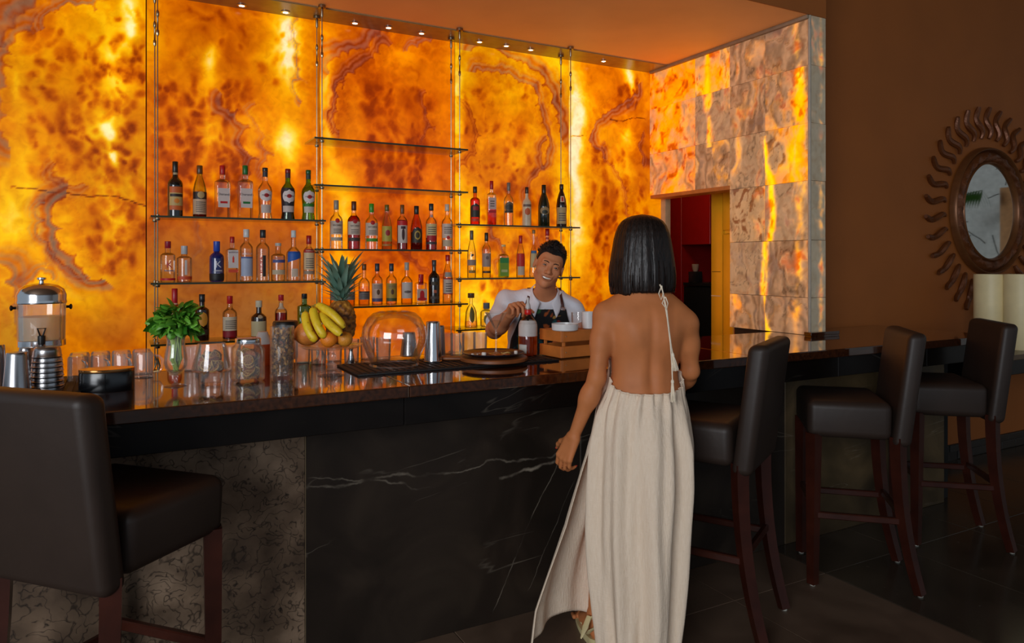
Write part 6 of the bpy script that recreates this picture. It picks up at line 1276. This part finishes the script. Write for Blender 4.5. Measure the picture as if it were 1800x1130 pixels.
# hair: a smooth black bob
HAIR, ht, hb2 = nt('glossy_black_hair'); tc = nd(ht, 'ShaderNodeTexCoord'); mp = nd(ht, 'ShaderNodeMapping'); mp.inputs['Scale'].default_value = (190, 190, 5); n_ = nd(ht, 'ShaderNodeTexNoise', i_Scale=1.0, i_Detail=3.0)
ht.links.new(tc.outputs['Object'], mp.inputs[0]); ht.links.new(mp.outputs[0], n_.inputs[0]); rp = ramp(ht, [(.3, lin((10, 8, 8))), (.75, lin((44, 32, 27)))]); ht.links.new(n_.outputs[0], rp.inputs[0]); ht.links.new(rp.outputs[0], hb2.inputs['Base Color'])
bp = nd(ht, 'ShaderNodeBump', i_Strength=.5, i_Distance=.004); ht.links.new(n_.outputs[0], bp.inputs['Height']); ht.links.new(bp.outputs[0], hb2.inputs['Normal']); hb2.inputs['Roughness'].default_value = .36; hb2.inputs['Specular IOR Level'].default_value = .36
HTAB = [(376.5, 1), (379, 17), (383, 28), (389, 36.5), (397, 42), (408, 46.5), (420, 49.5), (435, 52), (450, 54.5), (465, 56.5), (480, 58), (493, 58), (503, 57), (510, 55)]
hcx, hcy = wHC[0]+.002, wHC[1]-.008; ks = 2.80/FPX; na = 200
ang = np.linspace(0, 2*PI, na, endpoint=False); zt = [CAM_H-(py-CYP)*ks for py, _ in HTAB]; rt = [w*ks for _, w in HTAB]
rowz = np.concatenate([np.linspace(zt[0], zt[6], 16), np.linspace(zt[6], zt[-1]-.004, 24)[1:]])
grv = fbm(ang/(2*PI)*90 % 90, ang*0+3, 4, 3)-.5
V = []
def hrad(z, a, off=0, gv=None):
    r = np.interp(-z, [-q for q in zt], rt); fr = np.clip((np.sin(a)-.35)/.4, 0, 1); fr = fr*fr*(3-2*fr)*np.clip((1.585-z)/.03, 0, 1)
    return r*(1+.05*(grv if gv is None else gv))*(1-.42*fr)+off
for z in rowz:
    zz = z-.004*fbm(ang*14, ang*0+9, 8, 2)*(z < zt[-3]); r = hrad(z, ang); V.append(np.stack([hcx+r*np.cos(ang), hcy+r*.95*np.sin(ang)-.004, zz-.010*(np.cos(ang)*(-1) > .6)*(z < zt[-2])], 1))
for z in rowz[::-1][:26]:
    r = hrad(z, ang, -.012)*.93; V.append(np.stack([hcx+r*np.cos(ang), hcy+r*.95*np.sin(ang)-.004, np.full(na, z+.002)], 1))
V = np.array(V); nr = len(V); i = np.arange(nr*na).reshape(nr, na); Q = np.stack([i[:-1], i[1:], np.roll(i[1:], -1, 1), np.roll(i[:-1], -1, 1)], -1).reshape(-1, 4)[:, ::-1]
hme = npmesh('hair', V.reshape(-1, 3), Q[:, ::-1]); ob('hair', hme, HAIR, W)
sg = G(); r_ = random.Random(2)
for k in range(170):
    a = r_.uniform(PI*.86, PI*1.98) if k > 50 else r_.uniform(PI*.9, PI*1.2); z0 = r_.uniform(1.40, 1.52); z1 = zt[-1]-r_.uniform(.0, .014); p = []
    for q in range(7):
        u = q/6; z = z0+(z1-z0)*u; r = float(hrad(np.array(z), np.array(a), 0, 0))+.0008+(.004*u*u*r_.uniform(-1.5, 1)); p.append((hcx+r*math.cos(a), hcy+r*.95*math.sin(a)-.004, z))
    sg.tube(p, [.0009, .0012, .0012, .0011, .0010, .0008, .0004], 3)
o = ob('hair_strands', sg, HAIR, W, 0); o['kind'] = 'stuff'
# dress
DR, dt, db_ = nt('crinkled_cream_gauze'); tc = nd(dt, 'ShaderNodeTexCoord'); mp = nd(dt, 'ShaderNodeMapping'); mp.inputs['Scale'].default_value = (150, 150, 24); n1 = nd(dt, 'ShaderNodeTexNoise', i_Scale=1.0, i_Detail=3.0, i_Distortion=.6); dt.links.new(tc.outputs['Object'], mp.inputs[0]); dt.links.new(mp.outputs[0], n1.inputs[0])
mp2 = nd(dt, 'ShaderNodeMapping'); mp2.inputs['Scale'].default_value = (40, 40, 190); n2 = nd(dt, 'ShaderNodeTexNoise', i_Scale=1.0, i_Detail=2.0); dt.links.new(tc.outputs['Object'], mp2.inputs[0]); dt.links.new(mp2.outputs[0], n2.inputs[0])
ad = nd(dt, 'ShaderNodeMath', operation='MULTIPLY_ADD', n1=.5); dt.links.new(n2.outputs[0], ad.inputs[0]); dt.links.new(n1.outputs[0], ad.inputs[2]); bp = nd(dt, 'ShaderNodeBump', i_Strength=.42, i_Distance=.006); dt.links.new(ad.outputs[0], bp.inputs['Height'])
rp = ramp(dt, [(.3, lin((243, 222, 197))), (.7, lin((250, 231, 208)))]); dt.links.new(n1.outputs[0], rp.inputs[0]); dt.links.new(rp.outputs[0], db_.inputs['Base Color']); dt.links.new(bp.outputs[0], db_.inputs['Normal']); db_.inputs['Roughness'].default_value = .85; db_.inputs['Specular IOR Level'].default_value = .1
tr = nd(dt, 'ShaderNodeBsdfTranslucent'); dt.links.new(rp.outputs[0], tr.inputs[0]); dt.links.new(bp.outputs[0], tr.inputs['Normal']); ms = nd(dt, 'ShaderNodeMixShader', n0=.18); dt.links.new(db_.outputs[0], ms.inputs[1]); dt.links.new(tr.outputs[0], ms.inputs[2]); dt.links.new(ms.outputs[0], dt.nodes['Material Output'].inputs[0])
DT = [(.03, -.045, .0, .145, .150), (.19, -.041, .0, .167, .160), (.35, -.038, .0, .185, .165), (.50, -.037, .0, .197, .165), (.66, -.029, .0, .203, .160), (.806, -.025, .0, .196, .152), (.95, -.022, .0, .172, .132), (1.02, -.010, .0, .146, .108), (1.10, -.006, .004, .136, .098), (1.2, -.004, .0, .152, .112), (1.30, -.002, .0, .140, .10), (1.40, .0, .01, .06, .06)]
ns, nz_ = 260, 130; th0, th1 = R(188), R(529); S_ = np.linspace(0, 1, ns); TH = th0+(th1-th0)*S_
sn = np.sin(TH)   # -1 back, +1 front
wf_ = sst(-.75, .9, sn); ztop = 1.012+.022*sst(-1, -.2, sn)+.045*sst(-.5, .1, sn)+.30*sst(.1, .95, sn)
zhem = .030+.02*(fbm(TH*3, TH*0, 5)-.5)+.085*sst(.72, .90, S_)*(1-sst(.90, 1.0, S_)*.42)
V = []
for j in range(nz_):
    w = j/(nz_-1); z = zhem+(ztop-zhem)*(w**.96); cx, cy, a, b = pch(np.clip(z, .03, 1.4), DT)
    g = np.clip((z-.80)/.22, 0, 1)             # gather towards the waist
    lo = 1-g
    fold = (.0050*np.sin(27*TH+3*fbm(TH*4, z*3, 3))*g**1.6+.0028*np.sin(47*TH+1)*g**4
            +(.020*(fbm(TH*3.2, z*1.1+5, 12, 2)-.5)*2*lo+.016*np.sin(9*TH+2.5*fbm(TH*1.2, z*1.6, 22, 2)+1.5*z)*lo*sst(.0, .5, lo)+.006*np.sin(17*TH+4*fbm(TH, z*2, 31, 2))*sst(.0, .3, lo)))
    fold = fold+.020*lo*np.exp(-((TH-R(262)-.55*(.75-z))/.16)**2)+.016*lo*np.exp(-((TH-R(288)+.25*(.75-z))/.12)**2)-.014*lo*np.exp(-((TH-R(274)-.2*(.75-z))/.13)**2)
    fold = fold*(1-.75*sst(1.03, 1.12, z))
    x = cx+(a+fold)*np.cos(TH); y = cy+(b+fold)*np.sin(TH)
    f = sst(.76, 1.0, S_)*np.interp(z, [0, .05, .2, .31, .5, .66, .76, .84], [.245, .235, .20, .155, .075, .03, .008, 0])
    x = x-f*1.08; y = y+f*.30*np.sin(PI*np.clip((S_-.76)/.24, 0, 1))-f*.30*sst(.86, 1, S_)
    V.append(np.stack([x, y, z], 1))
i = np.arange(nz_*ns).reshape(nz_, ns); Q = np.stack([i[:-1, :-1], i[:-1, 1:], i[1:, 1:], i[1:, :-1]], -1).reshape(-1, 4)
dme = npmesh('dress', np.array(V).reshape(-1, 3), Q); dro = ob('dress', dme, DR, W); md = dro.modifiers.new('thickness', 'SOLIDIFY'); md.thickness = .0018; md.offset = 1
# waist casing, neck strap, cords and tassels
CORD = mat('cream_cord', (236, 222, 198), .8, bump=.3)
pt_ = []
for k in range(0, ns): 
    if sn[k] < .35: pt_.append(tuple(V[nz_-1][k]+np.array([0, 0, .001])))
ob('hem_piping', G().tube(pt_[::2], .0030, 6), DR, dro)
nk = [(wHC[0]+.060*math.cos(a), .004+.060*math.sin(a), 1.392+.012*math.sin(a)*-1) for a in np.linspace(-PI*.5, PI*1.5, 40)]; ob('neck_strap', G().tube(nk, .0035, 6), CORD, W)
for sx in (-1, 1): ob('front_strap', G().tube([(sx*.045, .10, 1.33), (sx*.052, .085, 1.36), (sx*.055, .04, 1.395)], .006, 6, flat=.5), DR, W)
c1 = [LW(*q) for q in [(1160, 500, 2.655), (1165, 512, 2.645), (1172, 545, 2.635), (1176, 580, 2.632), (1180, 610, 2.632), (1183, 624, 2.632)]]
c2 = [LW(*q) for q in [(1163, 502, 2.652), (1168, 530, 2.640), (1173, 560, 2.632), (1178, 600, 2.630), (1181, 640, 2.628), (1182, 668, 2.628)]]
ob('tie_cord', G().tube(c1, .0024, 6), CORD, W); ob('tie_cord', G().tube(c2, .0024, 6), CORD, W)
lp = lambda x0, y0, x1, y1, wd: [LW(x0, y0, 2.638), LW(x0-wd, (y0+y1)/2, 2.632), LW(x1, y1, 2.630), LW(x0+wd, (y0+y1)/2, 2.632), LW(x0+1, y0, 2.638)]
ob('bow_loop', G().tube(lp(1162, 505, 1162, 527, 4), .0021, 6), CORD, W); ob('bow_loop', G().tube(lp(1169, 522, 1172, 544, 5), .0021, 6), CORD, W)
def tassel(top, bot, r, label):
    top = LW(*top); bot = LW(*bot); L = np.linalg.norm(bot-top); g = G()
    g.lathe([(.003, 0), (.0055, -.004), (.006, -.010), (.0045, -.014)], 12)
    o = ob('tassel', g, CORD, W, loc=top); dr = unit(bot-top); o.rotation_euler = Vector(-dr).to_track_quat('Z', 'Y').to_euler(); o['label'] = label
    f = G(); r_ = random.Random(6)
    for k in range(46):
        a = r_.uniform(0, 2*PI); q = r*math.sqrt(r_.random()); f.tube([(.003*math.cos(a), .003*math.sin(a), -.012), (q*.6*math.cos(a), q*.6*math.sin(a), -L*.5), (q*math.cos(a), q*math.sin(a), -L*r_.uniform(.92, 1.04))], [.0012, .0014, .0010], 4)
    fo = ob('fringe', f, CORD, o, 0); fo['kind'] = 'stuff'
tassel((1182, 620, 2.632), (1187, 651, 2.628), .013, 'upper white tassel'); tassel((1182, 667, 2.625), (1183, 706, 2.615), .009, 'lower white tassel')
# sandals
SAN = mat('cream_sandal_leather', (206, 190, 140), .55, var=.15)
for A, sx in ((wAL, -1), (wAR, 1)):
    def sole(u, w, A=A): 
        y = -.072+.262*w; wd = (.030+.014*math.sin(PI*w))*(1 if 0 < w < 1 else .6); return (A[0]+(.02 if sx > 0 else -.02)*max(0, w-.2)+(2*u-1)*wd, A[1]+y, 0)
    g = G().grid(lambda u, w: (lambda p: (p[0], p[1], .016+.022*(1-w)**2))(sole(u, w)), 5, 14); n0 = len(g.v); g.grid(lambda u, w: (lambda p: (p[0], p[1], 0.0))(sole(u, w)), 5, 14, flip=True)
    ring_ = [k*5 for k in range(14)]; r2 = [k*5+4 for k in range(14)]
    for R_ in (ring_, r2):
        for a, b in zip(R_[:-1], R_[1:]): g.f.append((a, b, b+n0, a+n0))
    for a in range(4): g.f.append((a, a+1, a+1+n0, a+n0)); e = 65+a; g.f.append((e, e+1, e+1+n0, e+n0))
    s_ = ob('sandal', g, SAN, W, 30)
    for pts in ([(-.036, -.03, .045), (-.033, -.065, .075), (0, -.075, .095), (.033, -.065, .075), (.036, -.03, .045)], [(-.036, .0, .05), (-.036, -.03, .10), (0, -.050, .125), (.036, -.03, .10), (.036, .0, .05)], [(-.040, .09, .03), (-.030, .085, .062), (0, .08, .074), (.030, .085, .062), (.040, .09, .03)]):
        ob('strap', G().tube([(A[0]+x, A[1]+y, z+A[2]-.115) for x, y, z in pts], .013, 8, flat=.28), SAN, s_)
    ob('bow_tail', G().tube([(A[0]-.034, A[1]-.035, A[2]+.0), (A[0]-.055, A[1]-.06, A[2]-.03), (A[0]-.075, A[1]-.075, A[2]-.065)], [.010, .012, .003], 6, flat=.3), SAN, s_)

# ---------------------------------------------------------------- the bartender
BD0 = 4.0; BX0 = (950-900)/FPX*BD0; BO = cw(BX0, BD0, 0)
def LB(px, py, d): return np.array([(px-900)/FPX*d-BX0, d-BD0, CAM_H-(py-CYP)/FPX*d])
BT = [(.78, -.01, .10, .165, .112), (.95, -.01, .09, .165, .115), (1.05, .0, .05, .160, .115), (1.15, .004, .005, .176, .125), (1.23, .010, -.025, .186, .118), (1.28, .014, -.045, .150, .090), (1.33, .018, -.06, .070, .066)]
bS1, bE1, bW1 = LB(893, 532, 3.93), LB(869, 580, 3.74), LB(897, 551, 3.50)
bS2, bE2, bW2 = LB(1002, 546, 3.96), LB(1027, 584, 3.95), LB(1020, 579, 3.76)
TL = R(19); Zh = np.array([math.sin(TL), -.03, math.cos(TL)]); Zh = unit(Zh); Yh = unit(np.array([.02, -1, -.06])-Zh*(np.array([.02, -1, -.06])@Zh)); Xh = np.cross(Yh, Zh)*1.0
RB = np.stack([Xh, Yh, Zh]); bs = .95
bHC = LB(967, 469, 3.70)-bs*(np.array([0, .08, 0]) @ RB)
uH = unit(LB(908, 534, 3.42)-bW1); wH = np.array([.25, -.35, -.9])
def bart_f(P):
    d = loft_sdf(P, BT)
    for S in (bS1, bS2): d = smin(d, s_cap(P, (.018+np.sign(S[0])*.045, -.05, 1.30), S, .045, .056), .05)
    for S, E, W_2 in ((bS1, bE1, bW1), (bS2, bE2, bW2)):
        a = smin(s_cap(P, S, E, .054, .042), s_cap(P, E, E+(W_2-E)*.35, .043, .043), .02); a = smin(a, s_cap(P, E+(W_2-E)*.3, W_2, .043, .028), .03); d = smin(d, a, .03)
    d = smin(d, s_cap(P, (.018, -.055, 1.28), bHC+np.array([-.012, .035, -.055]), .058, .053), .035)
    d = near(P, d, bHC, .19, lambda q: head_sdf((q-bHC) @ RB.T/bs, True)*bs, .02)
    for sx in (-1, 1): d = smin(d, s_cap(P, (sx*.085-.01, .10, .86), (sx*.10, .06, .48), .09, .062), .05); d = smin(d, s_cap(P, (sx*.10, .06, .48), (sx*.11, .10, .09), .058, .036), .04); d = smin(d, s_cap(P, (sx*.11, .12, .045), (sx*.12, -.06, .035), .035, .03), .03)
    d = near(P, d, bW1+uH*.07, .17, lambda q: hand_sdf(q, bW1+uH*.008, uH, wH, -1, 1.02, (48, 62, 40), .9)[0], .012)
    u2 = unit(np.array([-.85, -.35, -.33])); d = near(P, d, bW2+u2*.07, .17, lambda q: hand_sdf(q, bW2+u2*.008, u2, (0, 0, -1), 1, 1.0, (10, 14, 10))[0], .012)
    return d
bme = sdf_mesh('body', bart_f, (-.36, -.72, -.02), (.42, .30, 1.64), .0042)
def btint(co):
    q = (co-bHC) @ RB.T/bs; x = np.abs(q[:, 0]); zz = q[:, 2]+.066-10*x*x; k = np.sqrt((x/.033)**2+(zz/.0135)**2)
    lips = (k < 1.02)*(q[:, 1] > .055)*1.0
    return lips*.30
tint_attr(bme, btint)
BP = thing('person', 'smiling bartender in a pale shirt and dark floral apron behind the bar', 'person', BO, -CAM_A)
SKB = skin_mat('brown_skin', (206, 134, 92), (120, 56, 50)); ob('body', bme, SKB, BP)
eyes(BP, bHC, RB, bs, (.06, 1, .02))
hp = lambda x, y, z: bHC+bs*(np.array([x, y, z]) @ RB)
TEE = mat('teeth_ivory', (222, 214, 200), .25); g = G()
g.grid(lambda u, w: tuple(hp((u-.5)*.060, .0795-9*((u-.5)*.060)**2, -.066-.0020+.0090*w+10*((u-.5)*.060)**2)), 14, 3); ob('teeth', g, TEE, BP)
ob('mouth_shade', G().grid(lambda u, w: tuple(hp((u-.5)*.056, .073-9*((u-.5)*.056)**2, -.066-.010+.019*w+10*((u-.5)*.056)**2)), 14, 3), mat('mouth_dark', (60, 20, 18), .6), BP)
BHM = mat('short_black_hair', (16, 13, 12), .4, var=.4, scale=60, bump=.8)
for sx in (-1, 1): ob('eyebrow', G().tube([hp(sx*.012, .0880, .0195), hp(sx*.024, .0865, .0238), hp(sx*.037, .0790, .0235), hp(sx*.047, .0690, .0180)], [.0034, .0046, .0040, .0018], 8, flat=.6), BHM, BP)
def n3(P, s, k): return fbm(P[:, 0]*s+P[:, 2]*s*.7, P[:, 1]*s-P[:, 2]*s*.6, k, 2)-.5
def bh_f(P):
    q = (P-bHC) @ RB.T/bs; d = s_ell(q, (0, -.022, .036), (.0815, .100, .0965))
    front = sst(-.03, .055, q[:, 1]); line = .066*front+(-.022-.05*sst(-.02, -.09, q[:, 1]))*(1-front)+.010*np.abs(q[:, 0])/.07*front
    d = d-.007*sst(.05, .11, q[:, 2])-.010*n3(q, 90, 5)*sst(.03, .09, q[:, 2])
    return smax(d, (line-q[:, 2]+.006*n3(q, 140, 9)), .006)*bs
lo = bHC-.16; ob('hair', sdf_mesh('hair', bh_f, lo, bHC+.17, .0040), BHM, BP)
tf = G(); r_ = random.Random(4)
for k in range(520):
    a = r_.uniform(0, 2*PI); el = R(r_.uniform(12, 88)); c = np.array([.079*math.cos(a)*math.cos(el), -.022+.097*math.sin(a)*math.cos(el), .036+.096*math.sin(el)])
    if c[2] < .066*float(sst(-.03, .055, np.array(c[1])))+.012: continue
    nrm = unit(c-np.array([0, -.02, .0])+np.array([r_.uniform(-.03, .03), .035, r_.uniform(0, .03)])); L = r_.uniform(.010, .021)
    p0 = hp(*c); p1 = hp(*(c+nrm*L*.6)); p2 = hp(*(c+nrm*L+np.array([.004, .006, 0]))); tf.tube([p0, p1, p2], [.0022, .0016, .0004], 4)
o = ob('hair_tufts', tf, BHM, BP, 0); o['kind'] = 'stuff'
# shirt
def cut(P, p, n): return (P-np.asarray(p)) @ unit(n)
def shirt_f(P):
    T2 = [(z, cx, cy, a+.012, b+.012) for z, cx, cy, a, b in BT]; d = loft_sdf(P, T2)
    for S in (bS1, bS2): d = smin(d, s_cap(P, (.018+np.sign(S[0])*.05, -.05, 1.298), S, .058, .066), .04)
    for S, E, u in ((bS1, bE1, .80), (bS2, bE2, .9)):
        q = S+(E-S)*u; s = smax(s_cap(P, S, E, .066, .066), cut(P, q, E-S), .004); d = smin(d, s, .03)
    d = d-.006*np.sin(38*P[:, 0]+24*P[:, 2]+3*np.sin(20*P[:, 2]))*np.exp(-((np.abs(P[:, 0])-.17)/.06)**2)
    d = smax(d, -(s_cap(P, (.018, -.055, 1.27), (.03, -.16, 1.44), .060, .064)), .006)
    v = s_cap(P, (.018, -.19, 1.33), (.018, -.19, 1.265), .042, .004); d = smax(d, -v, .006)
    return np.maximum(d, .80-P[:, 2])
SH = mat('pale_blue_white_shirt', (232, 234, 242), .8, var=.04, bump=.15)
ob('shirt', sdf_mesh('shirt', shirt_f, (-.36, -.34, .76), (.36, .28, 1.46), .0055), SH, BP)
def front_y(x, z, off): 
    cx, cy, a, b = [float(q) for q in pch(np.array(min(z, 1.33)), BT)]; a += .03; b += .014+off
    return cy-b*max(.0, 1-abs((x-cx)/a)**2.3)**(1/2.3)
nA = np.array([.018, -.055, 1.28]); nB = bHC+np.array([-.012, .035, -.055]); nn = unit(nB-nA); e1 = np.array([1., 0, 0]); e1 = unit(e1-nn*(e1@nn)); e2 = np.cross(nn, e1)
if e2[1] < 0: e2 = -e2   # towards the back of the neck
nc = nA+(nB-nA)*.40
def collar(u, w):
    ph = (u-.5)*R(312); fr = max(0, (abs(ph)-R(100))/R(56)); r = .0665+.020*w+.012*fr*w+.006*fr
    h = .018-.034*w-.024*fr*fr-.006*w*fr
    p = nc+nn*h+(e1*math.sin(ph)+e2*math.cos(ph))*r
    return tuple(p-e2*(.034*fr*w)-nn*.004+np.array([math.copysign(.014*fr*w, ph), -.022*fr, -.006*fr*w]))
co_ = ob('collar', G().grid(collar, 48, 6), SH, BP); md = co_.modifiers.new('thickness', 'SOLIDIFY'); md.thickness = .003; md.offset = 1
for k in range(4):
    z = 1.245-.045*k; x = .018; o = ob('button', G().lathe([(.0055, 0), (.0055, .0015), (.004, .002)], 12), mat('pearl_button', (190, 186, 180), .3), BP, loc=(x, front_y(x, z, .001)-.0005, z)); o.rotation_euler = (PI/2, 0, 0)
# apron with flowers and leaves
AP, at_, ab = nt('floral_apron'); tc = nd(at_, 'ShaderNodeTexCoord'); nz2 = nd(at_, 'ShaderNodeTexNoise', i_Scale=12.0, i_Detail=2.0); at_.links.new(tc.outputs['Object'], nz2.inputs[0]); mx = nd(at_, 'ShaderNodeMix', data_type='RGBA', blend_type='ADD'); mx.inputs[0].default_value = .12; at_.links.new(tc.outputs['Object'], mx.inputs[6]); at_.links.new(nz2.outputs[1], mx.inputs[7])
vo = nd(at_, 'ShaderNodeTexVoronoi', i_Scale=20.0); at_.links.new(mx.outputs[2], vo.inputs[0]); sp = nd(at_, 'ShaderNodeSeparateColor'); at_.links.new(vo.outputs['Color'], sp.inputs[0])
rp = ramp(at_, [(0, lin((14, 16, 18))), (.42, lin((20, 74, 78))), (.54, lin((14, 16, 18))), (.64, lin((170, 84, 30))), (.74, lin((16, 18, 20))), (.82, lin((36, 96, 52))), (.90, lin((140, 36, 28))), (.95, lin((180, 140, 70)))], 'CONSTANT'); at_.links.new(sp.outputs[0], rp.inputs[0])
edg = ramp(at_, [(.30, (1, 1, 1)), (.42, (0, 0, 0))]); at_.links.new(vo.outputs['Distance'], edg.inputs[0]); m3 = nd(at_, 'ShaderNodeMix', data_type='RGBA'); m3.inputs[6].default_value = (*lin((15, 16, 20)), 1); at_.links.new(edg.outputs[0], m3.inputs[0]); at_.links.new(rp.outputs[0], m3.inputs[7]); at_.links.new(m3.outputs[2], ab.inputs['Base Color']); ab.inputs['Roughness'].default_value = .8
def apron(u, w):
    z = .55+(1.248-.55)*w; hw_ = float(np.interp(z, [.55, .95, 1.08, 1.2, 1.248], [.21, .195, .175, .128, .118])); x = .012+(2*u-1)*hw_; zz = max(z, .80); return (x, front_y(x, zz, .010)-.004-(.02 if z < .8 else 0), z)
ao = ob('apron', G().grid(apron, 24, 40), AP, BP); md = ao.modifiers.new('thickness', 'SOLIDIFY'); md.thickness = .002
STR = mat('brown_leather_strap', (74, 34, 24), .5, bump=.2)
for x0, x1 in ((-.085, -.062), (.112, .098)):
    p = [(x0+(x1-x0)*u, front_y(x0+(x1-x0)*u, z, .008), z) for u, z in [(0, 1.215), (.25, 1.25), (.5, 1.28)]]+[(x1, -.126, 1.314), (x1, -.06, 1.358), (x1*.9, .03, 1.325), (x1*.6, .118, 1.22)]
    so = ob('apron_strap', G().grid(lambda u, w: (lambda q: (q[0]+(2*u-1)*.0125, q[1], q[2]))([np.interp(w*(len(p)-1), range(len(p)), [e[c] for e in p]) for c in range(3)]), 4, 25), STR, BP); md = so.modifiers.new('thickness', 'SOLIDIFY'); md.thickness = .0025; md.offset = 0
    b_ = p[1]; ob('buckle', G().rbox(-.016, .016, -.004, .002, -.009, .009, .002, 1), CHROME, so, loc=(b_[0], b_[1]-.004, b_[2]))
GOLD = mat('brass_badge', (206, 160, 70), .3, .8); x = -.035; z = 1.262
M = Matrix.Translation((x, front_y(x, z, .004)-.002, z)) @ Matrix.Rotation(PI/2, 4, 'X'); ob('oval_badge', G().lathe([(.019, 0), (.019, .002), (.0001, .003)], 24, M @ Matrix.Diagonal((1, .75, 1, 1))), mat('pale_badge', (176, 166, 120), .4, .3), BP)
z = 1.232; x = -.012; ob('name_badge', G().rbox(-.030, .030, -.002, .002, -.009, .009, .0015, 1), GOLD, BP, loc=(x, front_y(x, z, .004)-.003, z))
TRM = mat('black_trousers', (22, 22, 26), .8)
def trou_f(P):
    d = loft_sdf(P, [(z, cx, cy, a+.008, b+.008) for z, cx, cy, a, b in BT]); d = np.maximum(d, P[:, 2]-.96)
    for sx in (-1, 1): d = smin(d, s_cap(P, (sx*.085-.01, .10, .86), (sx*.10, .06, .48), .10, .075), .04); d = smin(d, s_cap(P, (sx*.10, .06, .48), (sx*.11, .10, .06), .072, .058), .04)
    return np.maximum(np.maximum(d, P[:, 2]-.96), .035-P[:, 2])
ob('trousers', sdf_mesh('trousers', trou_f, (-.26, -.16, 0), (.26, .30, 1.0), .010), TRM, BP)
for sx in (-1, 1): ob('shoe', G().rbox(sx*.115-.045, sx*.115+.045, -.12, .165, 0, .075, .03, 3), mat('black_shoe_leather', (16, 15, 15), .35), BP)
